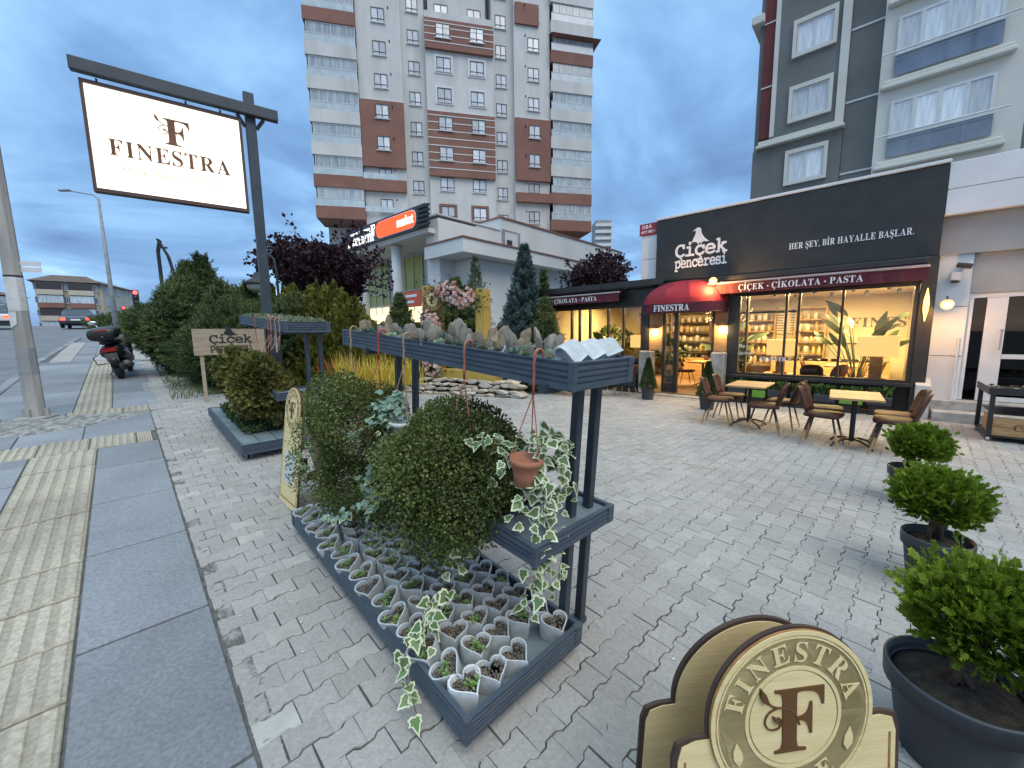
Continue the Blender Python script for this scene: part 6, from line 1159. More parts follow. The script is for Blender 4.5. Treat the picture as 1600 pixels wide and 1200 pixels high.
# window prototype meshes, hung at their own origin (centre bottom of opening, x right, -y out)
def win_meshes(w, h, mf, mp, n=2, f=.055, low=0.):
    mb = MB().box(-w / 2, w / 2, -.04, .05, 0, f).box(-w / 2, w / 2, -.04, .05, h - f, h).box(-w / 2, -w / 2 + f, -.041, .05, f, h - f).box(w / 2 - f, w / 2, -.041, .05, f, h - f)
    for k in range(1, n): x = -w / 2 + w * k / n; mb.box(x - f * .6, x + f * .6, -.042, .05, f, h - f)
    if low: mb.box(-w / 2 + f, w / 2 - f, -.039, .045, low, low + f * .8)
    pw = w / n
    return mb.mesh('window', [mf]), box_me('pane', -pw / 2 + f * .5, pw / 2 - f * .5, -.01, .0, f, h - f, mp), box_me('sill', -w / 2 - .09, w / 2 + .09, -.13, -.045, -.07, -.003, M_trim), n, pw
def put_win(root, ms, x, y, z, sill=True):
    o = part('window', ms[0], None, root, loc=(x, y, z))
    for k in range(ms[3]): part('pane', ms[1], None, o, loc=((k - (ms[3] - 1) / 2) * ms[4], 0, 0))
    if sill: part('sill', ms[2], None, o)
    return o
tx = (.9755, .2198); TD = 40.57
tower = thing('apartment_tower', 'tall white apartment tower with brown blocks and glazed balconies', 'building', (-.2198 * TD, .9755 * TD, 0), math.asin(.2198))
def TP(n, x0, x1, y0, y1, z0, z1, m, c=0.): return part(n, box_me(n, x0, x1, y0, y1, z0, z1, m, c), None, tower)
ZB, ZT = 3., 39.
TP('wall', -8.3, 17.4, 3, 12, ZB, ZT, M_white)
TP('wall', -4.4, -.62, .0, 2.99, ZB, ZT - 1.5, M_white); TP('wall', -.62, 1.5, .55, 2.99, ZB, ZT - 3.5, M_white); TP('wall', 1.5, 7.75, .0, 2.99, ZB, 30.6, M_white); TP('wall', 1.9, 7.3, 1.2, 2.98, 30.61, ZT, M_white); TP('wall', 7.75, 9.78, .55, 2.99, ZB, ZT - 3.5, M_white); TP('wall', 9.78, 13.34, .0, 2.99, ZB, ZT - 4, M_white)
TP('brown_block', -4.42, -.6, -.28, -.003, 16.87, 22.5, M_brown); TP('brown_block', 9.76, 13.36, -.28, -.003, 16.6, 22.3, M_brown); TP('brown_block', 9.9, 12.2, -.2, -.003, 30.6, 32.4, M_brown)
for z0, z1, st_ in ((16.46, 22.1, (17.1, 17.75, 18.45, 19.1, 19.75, 20.4, 21.1, 21.7)), (27.38, 29.85, (27.9, 28.5, 29.1, 29.5))):
    TP('brown_block', 1.48, 7.77, -.3, -.003, z0, z1, M_brown)
    for z in st_: TP('stripe', 1.47, 7.775, -.325, -.302, z, z + .07, M_trim)
TP('cornice', -4.45, -.58, -.12, -.003, 22.52, 22.66, M_trim); TP('cornice', 9.74, 13.38, -.12, -.003, 22.32, 22.46, M_trim); TP('cornice', 1.48, 7.77, -.12, -.003, 22.14, 22.26, M_trim)
wA = win_meshes(1.12, 1.18, M_wfr, M_curt, 2, low=.28); wB = win_meshes(1.28, 1.2, M_wfr, M_curt, 2, low=.28); wC = win_meshes(1.02, 1.15, M_wfr, M_curt, 2, low=.28)
for k in range(10):
    zl = 12.97 + 2.67 * k; brownL = 16.87 < zl < 22.4; brownR = 16.6 < zl < 22
    put_win(tower, wA, -2.5, -.28 if brownL else -.0, zl); put_win(tower, wC, .45, .55, 12.4 + 2.6 * k); put_win(tower, wC, 8.62, .55, 12.3 + 2.58 * k); put_win(tower, wA, 11.7, -.28 if 16.6 < 12.6 + 2.64 * k < 22 else 0., 12.6 + 2.64 * k)
    for x in (3.12, 6.2):
        z = 12.62 + 2.61 * k; inb = 16.46 < z < 21.9 or 27.38 < z < 29.8
        put_win(tower, wB, x, -.3 if inb else (0. if z < 30 else 1.2), z)
        if 22.2 < z < 27 or k == 0: part('surround', MB().box(x - .86, x + .86, -.06, -.002, z - .22, z - .075).box(x - .86, x + .86, -.06, -.002, z + 1.21, z + 1.4).box(x - .86, x - .66, -.061, -.002, z - .07, z + 1.205).box(x + .66, x + .86, -.061, -.002, z - .07, z + 1.205), [M_brown if k == 0 else M_trim], tower)
    for cx_, z in ((-1.6, zl + 1.0), (10.8, 12.6 + 2.64 * k + 1.0)): part('flue', MB().tube([(cx_, -.3, z), (cx_, -.42, z), (cx_, -.42, z + .1)], .06, 6), [M_wfr], tower)
# stacks of glazed balconies at both corners
def balcony(x0, x1, z, band, brown, wrap, n):
    b = part('balcony', box_me('balcony', x0, x1, -.42, 2.98, z - 1.15, z - .1, M_brown if brown else M_white), None, tower)
    part('glazing', box_me('glazing', x0 + .25, x1 - .05, -.30, -.28, z - .099, z + 1.5, M_balgl), None, b); part('balustrade', box_me('balustrade', x0 + .05, x1 - .02, -.40, -.38, z - .099, z + .52, M_rail), None, b)
    part('rail', box_me('rail', x0 + .05, x1 - .02, -.42, -.36, z + .522, z + .57, M_trim), None, b); xx = x0 + .12 if wrap < 0 else x1 - .12
    part('side_glazing', box_me('side_glazing', xx - .01, xx + .01, -.27, 2.6, z - .099, z + 1.5, M_balgl), None, b)
    mb = MB()
    for k in range(n + 1): x = x0 + .25 + (x1 - x0 - .3) * k / n; mb.box(x - .025, x + .025, -.34, -.305, z - .098, z + 1.5)
    mb.box(x0 + .25, x1 - .05, -.33, -.301, z + 1.42, z + 1.5); part('glazing_bars', mb, [M_wfw], b)
for k in range(10):
    z = 13.3 + 2.67 * k; balcony(-8.6, -4.42, z, 0, k in (0, 1, 6, 8), -1, 6); z = 13.1 + 2.6 * k; balcony(13.36, 17.7, z, 0, k in (0, 1, 6), 1, 6)
for x0, x1, z0, z1 in ((-4.41, -.65, 14.75, 15.75), (9.8, 13.35, 14.55, 15.4)): TP('brown_band', x0, x1, -.42, -.004, z0, z1, M_brown)
TP('balustrade', -4.41, -1.4, -.40, -.38, 15.751, 16.25, M_rail); TP('balustrade', -4.41, -1.4, -.40, -.38, 12.9, 13.35, M_rail)
mb = MB(); mb.add([(13.4, -1.0, 29.75), (18.3, -1.0, 29.75), (18.3, 4, 29.75), (13.4, 4, 29.75), (13.2, .4, 30.3), (17.2, .4, 30.3), (17.2, 4, 30.3), (13.2, 4, 30.3)], [(0, 1, 5, 4), (1, 2, 6, 5), (3, 2, 1, 0), (4, 5, 6, 7)]); part('eave', mb, [M_brown], tower)
TP('roof_slab', -8.6, 17.7, -.5, 12.3, ZT, ZT + .3, M_trim)
# ------------------------------------------------------------------ grey apartment block above the cafe
grey = thing('grey_apartment_block', 'dark grey and cream apartment block rising behind the cafe', 'building', Fp(0, 11.1), FROT)
def GP(n, x0, x1, y0, y1, z0, z1, m, c=0.): return part(n, box_me(n, x0, x1, y0, y1, z0, z1, m, c), None, grey)
GP('wall', -4.85, 14, .25, 14, 3, 24, M_brick); GP('wall', -4.1, -1.95, .02, .249, 3, 24, M_brick); GP('wall', -1.65, -.66, .1, .249, 3, 24, M_brick); GP('cream_bay', -.65, 2.98, -.45, .249, 3, 24, M_cream); GP('wall', 2.99, 14, -.2, .249, 3, 24, M_brick)
GP('red_strip', -4.66, -4.24, .12, .248, 10.2, 24, M_wine); GP('pale_strip', -4.23, -4.06, .0, .248, 10.15, 24, M_cream); GP('pale_strip', -1.94, -1.66, -.06, .248, 9.95, 24, M_cream)
GP('wall', -4.84, -1.66, .03, .248, 3, 9.7, M_brick)
for z in (9.72, 20.2): GP('cornice', -4.7, -1.6, -.22, .245, z, z + .12, M_cream, .02); GP('cornice', -4.62, -1.66, -.12, .245, z + .122, z + .3, M_cream, .02)
GP('cornice', -5.15, -4.67, -.1, 3, 15.0, 15.35, M_cream, .03)
for z in (7.9, 10.6, 13.25, 16): GP('pale_line', -1.64, -.655, .06, .099, z, z + .07, M_trim)
for z in (12.3, 14.9): GP('pale_line', -4.67, -4.24, .09, .119, z, z + .05, M_trim)
gw = win_meshes(1.2, 1.12, M_wfw, M_curt, 2, .06)
for z in (8.05, 10.6, 13.15, 15.7):
    put_win(grey, gw, -2.82, .0, z, False); part('surround', MB().box(-3.56, -2.08, -.1, .018, z - .14, z - .01).box(-3.56, -2.08, -.1, .018, z + 1.13, z + 1.3).box(-3.56, -3.43, -.101, .018, z - .009, z + 1.129).box(-2.21, -2.08, -.101, .018, z - .009, z + 1.129), [M_cream], grey)
bw = win_meshes(2.55, 1.28, M_wfw, M_curt, 4, .09)
for z in (8.0, 10.82, 13.64):
    put_win(grey, bw, 1.01, -.50, z + .68, False); o = GP('lower_glass', -.28, 2.3, -.52, -.49, z, z + .67, M_bluegl)
    for k in range(3): part('lower_bar', box_me('lower_bar', -.28 + (k + 1) * .645 - .05, -.28 + (k + 1) * .645 + .05, -.53, -.521, z, z + .67, M_bluegl), None, o)
    part('handrail', MB().tube([(-.62, -.72, z + .74), (2.62, -.72, z + .74)], .03, 6).tube([(-.3, -.72, z + .62), (2.35, -.72, z + .62)], .018, 6), [M_wfw], grey)
    GP('sill_moulding', -.6, 2.62, -.72, -.455, z - .42, z - .28, M_cream, .03); GP('sill_moulding', -.55, 2.56, -.64, -.455, z - .277, z - .12, M_cream, .03)
M_roof = pm('brown_roof_tile', (.10, .065, .05), (.15, .10, .075), 1, .9); M_beige = pm('beige_render', (.42, .37, .29), (.50, .45, .36), .3, .9); M_dusk = pm('grey_render', (.24, .24, .25), (.32, .32, .33), .4, .9)
# ------------------------------------------------------------------ market building with the sign band
mk = thing('market_building', 'white market building with columns, terrace parapets and a big sign band', 'building', Fp(-19.55, 3.9), FROT)
M_mwhite = pm('market_render', (.60, .605, .585), (.68, .685, .665), .4, .9, .1, bscale=40)
def MP(n, x0, x1, y0, y1, z0, z1, m, c=0.): return part(n, box_me(n, x0, x1, y0, y1, z0, z1, m, c), None, mk)
MP('wall', -14, -1.2, 3.2, 22, 0, 8.3, M_mwhite); MP('roof_deck', -14, -.3, .1, 3.19, 7.6, 7.85, M_mwhite)
MP('wall', -1.2, 0, .6, 3.6, 0, 8.45, M_mwhite); MP('wall', -3.5, -.003, 3.61, 5.9, 6.95, 8.6, M_mwhite); MP('wall', -5, 0, 5.91, 23, 0, 9.45, M_mwhite); MP('parapet_cap', -5.1, .08, 5.85, 23.1, 9.452, 9.56, M_brown); MP('parapet_cap', -3.5, .06, .55, 5.84, 8.602, 8.68, M_trim)
MP('terrace', -.9, 2.6, .2, 14.5, 6.12, 6.86, M_mwhite); MP('terrace_cap', -.95, 2.66, .15, 14.6, 6.862, 6.95, M_brown)
MP('wall', .0, 1.6, 1.8, 14, 0, 6.11, M_mwhite)
od = MP('terrace_door', .003, .06, 6.3, 7.6, 6.96, 8.6, M_wfw); part('pane', box_me('pane', .062, .075, 6.45, 7.0, 7.1, 8.1, M_wfr), None, od); MP('door_recess', .002, .03, 6.0, 7.9, 6.955, 8.75, M_dusk)
for y in (9.0,): MP('side_window', 1.602, 1.64, y, y + .6, 3.2, 4.6, M_wfr)
mb = MB()
for x in (-4.75, -9.5): c = part('column', MB().lathe([(.36, 0), (.36, 7.55)], 20, M=Matrix.Translation((x, .75, .03))), [M_mwhite], mk, smooth=True)
# glass front with printed posters
M_post = pm('yellow_poster', (.75, .50, .03), (.82, .58, .05), .9, .3, stretch=(2, 1, .2)); M_bread = pm('bread_print', (.24, .10, .03), (.42, .24, .08), 2.5, .4); M_gpost = pm('green_poster', (.34, .40, .08), (.42, .46, .12), .9, .3)
for x0, x1, m in ((-4.2, -1.25, M_post), (-8.6, -5.2, M_gpost), (-13, -9.8, M_gpost)):
    p_ = MP('poster', x0, x1, 3.12, 3.18, 4.1, 7.4, m)
    if m is M_post: part('bread_picture', MB().ball((-2.1, 3.11, 5.4), .75, 16, 10, sc_=(1, .03, .55)).ball((-2.9, 3.11, 4.75), .8, 16, 10, sc_=(1, .035, .4)).box(-4.1, -1.3, 3.09, 3.115, 4.12, 4.6), [M_bread], p_)
    for x in np.arange(x0, x1 + .1, (x1 - x0) / 3): part('bar', box_me('bar', x - .035, x + .035, 3.03, 3.085, 3.4, 7.5, M_wfw), None, p_)
    part('bar', box_me('bar', x0, x1, 3.02, 3.029, 4.95, 5.02, M_wfw), None, p_)
M_lit = emis('lit_shop_panel', (1, .78, .45), .95)
lw = MP('lit_window', -13, -5.3, 3.1, 3.15, 2.6, 3.9, M_lit); part('red_stripe', box_me('red_stripe', -13, -5.3, 3.07, 3.095, 2.35, 2.6, pm('orange_red_print', (.55, .08, .03), (.6, .1, .04), 3, .5)), None, lw)
rs = thing('red_notice', 'orange-red notice board with white lines by the market column', 'sign', Fp(-23.15, 4.4, 3.45), FROT, None, box_me('red_notice', -.1, 1.7, 0, .06, 0, 1.0, MATS['orange_red_print'])); part('lines', MB().box(.05, 1.3, -.02, -.003, .62, .78).box(.05, 1.0, -.02, -.003, .25, .4), [M_letter], rs)
# sign band
sg = thing('market_sign', 'black market sign band with orange panel reading market', 'sign', Fp(-19.5, 3.75), FROT)
part('panel', box_me('panel', -10.4, -.25, 0, .25, 7.86, 9.15, pm('sign_black', (.02, .017, .018), (.03, .026, .026), 3, .4)), None, sg)
for k in range(5): part('louvre', box_me('louvre', -1.0 + .02 * k, .22, -.1, -.003, 7.9 + k * .25, 8.03 + k * .25, M_black), None, sg)
pts = []; x0, x1, z0, z1, r_ = -5.6, -1.15, 8.02, 8.98, .44
for cx_, cz_, a0 in ((x1 - r_, z1 - r_, 0), (x0 + r_, z1 - r_, 90), (x0 + r_, z0 + r_, 180), (x1 - r_, z0 + r_, 270)):
    for k in range(7): a = R(a0 + 15 * k); pts.append((cx_ + r_ * math.cos(a), cz_ + r_ * math.sin(a)))
part('orange_panel', MB().prism(pts, .004, .09, 0, UP), [emis('lit_orange', (1, .085, .008), .95)], sg); part('outline', MB().prism([((x - (x0 + x1) / 2) * 1.02 + (x0 + x1) / 2, (z - 8.5) * 1.1 + 8.5) for x, z in pts], .003, .05, 0, UP), [M_letter], sg)
M_litw = emis('lit_white_letters', (1, .97, .92), 1.0)
part('lettering', text_mb('market', 'sans', .52, .05, None, 0, Matrix.Translation((-3.05, -.10, 8.26)) @ UP, fit=1.75), [M_litw], sg); mb = text_mb('KOOPERATİ', 'serif', .52, .02, None, 0, Matrix.Translation((-9.75, -.012, 8.0)) @ UP, fit=3.35); text_mb('F', 'serif', 1.0, .02, mb, 0, Matrix.Translation((-6.36, -.012, 8.0)) @ UP, fit=.5); mb.box(-9.3, -6.5, -.03, -.003, 8.75, 8.88); part('lettering', mb, [M_litw], sg)
# ------------------------------------------------------------------ far houses and flats
def flats(name, label, p0, p1, z0, floors, fh, depth, cols, mw, seed, gable=False):
    d = Vector((p1.x - p0.x, p1.y - p0.y, 0)); W = d.length; rz = math.atan2(d.y, d.x); q = random.Random(seed); H = floors * fh; o = thing(name, label, 'building', (p0.x, p0.y, z0), rz)
    part('wall', box_me('wall', 0, W, 0, depth, -2, H, mw), None, o); mb = MB(); e_ = .9; mb.add([(-e_, -e_, H), (W + e_, -e_, H), (W + e_, depth + e_, H), (-e_, depth + e_, H), (W * .2, depth / 2, H + 2.0), (W * .8, depth / 2, H + 2.0)], [(0, 1, 5, 4), (1, 2, 5), (2, 3, 4, 5), (3, 0, 4), (3, 2, 1, 0)]); part('roof', mb, [M_roof], o)
    wm = win_meshes(1.5, 1.4, M_wfw, M_bluegl, 2, .09)
    for f in range(floors):
        for kind, u in cols:
            x = u * W
            if kind == 'w': put_win(o, wm, x, -.05, f * fh + .9)
            else:
                b = part('balcony', box_me('balcony', x - 1.9, x + 1.9, -1.3, -.003, f * fh - .1, f * fh + .95, M_brown if (f + seed) % 2 else mw), None, o); part('glazing', box_me('glazing', x - 1.8, x + 1.8, -1.1, -1.05, f * fh + .951, f * fh + 2.5, M_balgl if q.random() < .65 else M_wfr), None, b)
    return o
A = at(62, 500, 86); B_ = at(158, 500, 92); C_ = at(216, 500, 108)
flats('apartment_block', 'beige apartment block with brown balconies beyond the crossing', A, B_, 3., 4, 2.75, 12, (('w', .06), ('b', .24), ('w', .43), ('w', .55), ('b', .74), ('w', .93)), M_beige, 1)
flats('apartment_block', 'plain beige gable block behind the red traffic light', B_ + Vector((.5, .6, 0)), C_, 3., 4, 2.7, 10, (('w', .14), ('w', .45), ('w', .85)), M_beige, 3)
flats('apartment_block', 'grey apartment block at the far left edge behind the lamp pole', at(-40, 500, 84), at(44, 500, 98), 3., 3, 2.9, 12, (('w', .2), ('b', .5), ('w', .8)), M_dusk, 2)
h_ = flats('town_house', 'low house with brown gable and lit white sign beyond the hedge', at(345, 490, 62), at(425, 490, 66), 2.2, 2, 2.6, 8, (('w', .2), ('w', .8)), M_dusk, 5); part('lit_sign', box_me('lit_sign', 2.2, 5.2, -.3, -.2, 3.5, 4.5, emis('lit_sign_white', (.9, .95, 1), 1.1)), None, h_)
o = thing('distant_tower', 'distant slab tower peeping out right of the white market', 'building', at(930, 470, 150), 0, None); part('wall', box_me('wall', 0, 5.5, 0, 8, -20, 28.5, M_dusk), None, o)
for k in range(5): part('balcony_band', box_me('balcony_band', -.3, 5.8, -.6, -.01, 17 + k * 2.3, 18 + k * 2.3, M_trim), None, o)
# ------------------------------------------------------------------ street furniture
M_sign = emis('lit_sign_panel', (1, .90, .72), .86); M_signtxt = pm('brown_letters', (.10, .035, .012), (.13, .05, .018), 4, .5); M_signgrey = pm('faded_letters', (.62, .50, .36), (.68, .56, .42), 4, .5); M_signfr = pm('dark_bronze', (.05, .025, .02), (.075, .04, .03), 5, .5)
A = Vector((-5.402, 5.5, 0)); B_ = Vector((-4.035, 6.5, 0)); sv = (B_ - A); SW = sv.length; srz = math.atan2(sv.y, sv.x)
gz = float(gst(1.75, 7.5))
o = thing('sign_post', 'dark timber post with a long crossbeam carrying the lit sign', 'sign post', (-3.955, 6.6, gz), srz)
part('post', MB().box(-.068, .068, -.07, .07, -.1, 5.36 - gz, c=.008), [M_post_ if False else MATS['dark_blue_metal']], o); part('beam', MB().box(-1.86, .34, .0905, .2, 4.98 - gz, 5.16 - gz, c=.008).box(-1.86, .34, -.2, -.0905, 4.98 - gz, 5.16 - gz, c=.008) if False else MB().box(-1.88, .36, -.175, -.072, 5.0 - gz, 5.155 - gz, c=.008), [MATS['dark_blue_metal']], o)
for sx_ in (-1, 1): part('brace', MB().tube([(sx_ * .07, -.03, 4.86 - gz), (sx_ * .17, -.09, 4.998 - gz)], .025, 6), [MATS['dark_blue_metal']], o)
lb = thing('lit_sign_box', 'large glowing cream FINESTRA light box hanging from the crossbeam', 'sign', (A.x, A.y, 0), srz)
part('frame', MB().box(0, SW, -.06, .06, 3.60, 3.645).box(0, SW, -.06, .06, 4.905, 4.95).box(0, .035, -.061, .06, 3.646, 4.904).box(SW - .035, SW, -.061, .06, 3.646, 4.904).box(.036, SW - .036, .03, .058, 3.646, 4.904), [M_signfr], lb)
pn = part('panel', box_me('panel', .036, SW - .036, -.045, .02, 3.647, 4.903, M_sign), None, lb); cxs = SW / 2
SLM = lambda x, z: Matrix.Translation((x, -.05, z)) @ UP
def f_logo(mb, h, M, mi=0):
    """the serif F with the curling leaf shoot at its left, origin at the foot of the stem"""
    text_mb('F', 'serif', h, 0, mb, mi, M, align='c', thick=.6)
    k = h
    def curve(P, m_=6):
        P = [P[0]] + P + [P[-1]]; out = []
        for i in range(1, len(P) - 2):
            for u in [w_ / m_ for w_ in range(m_)]:
                out.append(tuple(.5 * (2 * P[i][c] + (P[i + 1][c] - P[i - 1][c]) * u + (2 * P[i - 1][c] - 5 * P[i][c] + 4 * P[i + 1][c] - P[i + 2][c]) * u * u + (3 * P[i][c] - P[i - 1][c] - 3 * P[i + 1][c] + P[i + 2][c]) * u ** 3) for c in (0, 1)))
        return out + [P[-2]]
    for pts, r_ in (([(-.58, .95), (-.50, .80), (-.38, .73), (-.22, .70), (-.08, .60), (.0, .42)], .016), ([(-.36, .73), (-.52, .66), (-.58, .52), (-.50, .40), (-.36, .40), (-.30, .50), (-.36, .57)], .014)):
        c_ = curve(pts); mb.tube([(x * k, y * k, .001) for x, y in c_], [r_ * k] * len(c_), 5, mi, M)
    for lx, ly, a, s_ in ((-.56, .84, 1.95, .28), (-.34, .50, 2.3, .17)):
        L_ = [(0, 0), (.25, .16), (.6, .18), (1, 0), (.6, -.14), (.25, -.14)]; c, s2 = math.cos(a), math.sin(a); mb.prism([((lx + (x * c - y * s2) * s_) * k, (ly + (x * s2 + y * c) * s_ - .02) * k) for x, y in L_], -.008, .008, mi, M)
    return mb
part('emblem', f_logo(MB(), .34, SLM(cxs + .07, 4.36)), [M_signtxt], pn); part('lettering', text_mb('FINESTRA', 'serif', .20, .10, None, 0, SLM(cxs, 4.09), align='c', fit=1.30, thick=.5), [M_signtxt], pn); part('lettering', text_mb('ÇİÇEK • ÇİKOLATA • PASTA', 'serif', .062, .14, None, 0, SLM(cxs, 3.90), align='c', fit=1.08, thick=.5), [M_signgrey], pn)
for x in (.16, 1.05, SW - .25): part('hanger', MB().tube([(x, 0, 4.95), (x, -.03, 5.0)], .012, 6).box(x - .035, x + .035, -.02, .02, 4.951, 4.965), [M_signfr], lb)
pl('sign_glow', (A + B_) * .5 + Vector((.35, -.48, 4.25)), 6, (1, .84, .6), r=.5)
# concrete pole
M_polec = pm('weathered_concrete', (.27, .26, .245), (.40, .385, .36), 5, .95, .5, stretch=(1, 1, .25)); M_polep = pm('grey_band_paint', (.22, .225, .23), (.27, .275, .28), 5, .8, .2); M_paper = pm('torn_paper', (.50, .50, .49), (.62, .62, .61), 9, .9, .3)
p = SG(-.95, 8.60); o = thing('lamp_pole', 'tapered octagonal concrete pole with torn notices at the left edge', 'pole', p, .3)
def octo(r0, r1, z0, z1): return MB().lathe([(r0, z0), (r1, z1)], 8)
part('shaft', octo(.100, .055, -.05, 7.2), [M_polec], o); part('band', octo(.0985, .0955, .62, .98), [M_polep], o); part('notice', octo(.0935, .0905, 1.48, 1.92), [M_paper], o); part('notice', MB().add([(-.05, -.094, 1.25), (.02, -.097, 1.30), (.03, -.095, 1.47), (-.05, -.092, 1.47)], [(0, 1, 2, 3)]), [M_paper], o); part('strap', octo(.092, .0915, 1.93, 1.95), [M_rub], o)
part('base_plate', MB().box(-.16, .16, -.16, .16, -.03, .03, c=.01), [M_polec], o); part('rib', MB().box(-.145, -.10, -.015, .015, .031, .14).box(.10, .145, -.015, .015, .031, .14).box(-.015, .015, -.145, -.10, .031, .14), [M_polec], o)
part('side_sign', MB().box(.09, .30, .0, .01, 2.0, 2.06).box(.09, .30, .0, .01, 2.08, 2.14), [M_trim], o)
mb = MB(); n = 22
v = [(.0, 0, .055)]
for i, (r_, z) in enumerate(((.5, .05), (.85, -.02))):
    for j in range(n): a = 6.283 * j / n; k = 1 + .18 * math.sin(3 * a + i) + random.uniform(-.06, .06); v.append((r_ * k * math.cos(a) * 1.1, r_ * k * math.sin(a) * .55, z + random.uniform(-.012, .012)))
mb.add(v, [(0, 1 + j, 1 + (j + 1) % n) for j in range(n)] + [(1 + j, 1 + n + j, 1 + n + (j + 1) % n, 1 + (j + 1) % n) for j in range(n)]); st_ = struct('cement_patch', mb, [M_moss]); st_.location = SG(-.82, 8.05); st_.rotation_euler = (math.atan(slope(-.8, 8)), 0, SROT)
# ------------------------------------------------------------------ scooter
M_scb = pm('black_scooter_plastic', (.010, .010, .011), (.02, .02, .021), 6, .35); M_scg = pm('grey_scooter_metal', (.09, .085, .08), (.15, .145, .14), 8, .5, .2); M_tail = pm('red_lens', (.35, .012, .012), (.42, .02, .02), 6, .25); M_mir = pm('mirror', (.55, .57, .6), (.62, .64, .66), 3, .1, metal=.9)
p = SG(.02, 12.75); SL = math.atan(slope(0, 12.7))
sctr = thing('scooter', 'black scooter with a top box parked on the pavement, seen from behind', 'scooter', p, (SL, R(-9), SROT + R(-8)))
def wheel(y, r_, w):
    wv = part('wheel', MB().lathe([(r_ * .55, -w * .3), (r_ * .8, -w / 2), (r_ * .96, -w * .35), (r_, 0), (r_ * .96, w * .35), (r_ * .8, w / 2), (r_ * .55, w * .3)], 24, M=Matrix.Translation((0, y, r_)) @ Matrix.Rotation(PI / 2, 4, 'Y')), [M_rub], sctr, smooth=True); part('rim', MB().lathe([(0, -w * .25), (r_ * .54, -w * .28), (r_ * .54, w * .28), (0, w * .25)], 16, M=Matrix.Translation((0, y, r_)) @ Matrix.Rotation(PI / 2, 4, 'Y')), [M_scg], wv)
wheel(-.62, .23, .12); wheel(.66, .23, .11)
def loft(rings, n=14):
    """rings: (y, z, half width, half height)"""
    mb = MB(); v = []
    for y, z, a, b in rings:
        for j in range(n): t = 6.283 * j / n; c, s_ = math.cos(t), math.sin(t); k = (abs(c) ** 3 + abs(s_) ** 3) ** (-1 / 3.); v.append((a * c * k, y, z + b * s_ * k))
    m = len(rings); f = [(i * n + j, i * n + (j + 1) % n, (i + 1) * n + (j + 1) % n, (i + 1) * n + j) for i in range(m - 1) for j in range(n)] + [tuple(range(n))[::-1], tuple(range((m - 1) * n, m * n))]; return mb.add(v, f)
part('body', loft([(-.80, .60, .10, .07), (-.74, .60, .17, .13), (-.45, .58, .20, .17), (-.1, .50, .20, .17), (.06, .36, .19, .10), (.3, .33, .19, .05), (.42, .36, .19, .07)]), [M_scb], sctr, smooth=True)
part('seat', loft([(-.66, .79, .11, .04), (-.55, .80, .16, .06), (-.2, .78, .16, .06), (.0, .76, .13, .05)]), [M_rub], sctr, smooth=True)
part('leg_shield', loft([(.36, .40, .17, .10), (.42, .62, .21, .22), (.50, .78, .20, .18), (.58, .86, .12, .10)]), [M_scb], sctr, smooth=True); part('front_fender', loft([(.42, .44, .05, .03), (.6, .50, .08, .05), (.82, .42, .07, .04)]), [M_scb], sctr, smooth=True); part('fork', MB().tube([(-.07, .66, .23), (-.06, .52, .8)], .022, 8).tube([(.07, .66, .23), (.06, .52, .8)], .022, 8), [M_scg], sctr)
part('handlebar', MB().tube([(-.34, .36, 1.0), (-.14, .46, 1.03), (.14, .46, 1.03), (.34, .36, 1.0)], .02, 8).ball((0, .5, 1.0), .1, 12, 8, sc_=(1.2, .8, 1)), [M_scb], sctr, smooth=True)
for sx_ in (-1, 1): part('mirror', MB().tube([(sx_ * .22, .42, 1.03), (sx_ * .28, .44, 1.18)], .007, 6).ball((sx_ * .31, .43, 1.21), .062, 12, 8, sc_=(1.25, .25, .75)), [M_mir], sctr, smooth=True)
tbx = part('top_box', loft([(-1.02, .98, .16, .07), (-.98, .98, .225, .125), (-.72, .99, .235, .14), (-.58, 1.0, .19, .10)], 18), [M_scb], sctr, smooth=True); part('reflector', MB().box(-.10, .10, -1.032, -1.02, 1.05, 1.075, c=.004), [M_tail], tbx); part('lock', MB().ball((0, -1.02, .93), .018, 8, 6), [M_scg], tbx)
part('tail_light', MB().box(-.11, .11, -.845, -.79, .60, .70, c=.015), [M_tail], sctr); part('rear_rack', MB().tube([(-.1, -.5, .84), (-.1, -.95, .86), (.1, -.95, .86), (.1, -.5, .84)], .011, 6), [M_scg], sctr); part('plate', MB().add([(-.1, -.86, .58), (.1, -.86, .58), (.09, -.82, .40), (-.09, -.82, .40)], [(0, 1, 2, 3)]), [M_scg], sctr); part('rear_fender', loft([(-.86, .36, .06, .10), (-.8, .44, .08, .08), (-.62, .50, .08, .05)]), [M_scb], sctr, smooth=True)
part('exhaust', MB().tube([(.15, .0, .24), (.18, -.3, .25), (.19, -.82, .34)], [.03, .06, .06], 10), [M_scg], sctr, smooth=True); part('engine', loft([(-.66, .25, .10, .09), (-.4, .26, .14, .12), (-.1, .27, .12, .1)]), [M_scg], sctr, smooth=True)
for sx_ in (-1, 1): part('crash_bar', MB().tube([(sx_ * .18, -.66, .6), (sx_ * .30, -.72, .52), (sx_ * .29, -.6, .36), (sx_ * .16, -.4, .34)], .011, 6), [M_scg], sctr)
part('kickstand', MB().tube([(-.1, -.05, .28), (-.26, -.02, .045)], .012, 6), [M_scg], sctr)
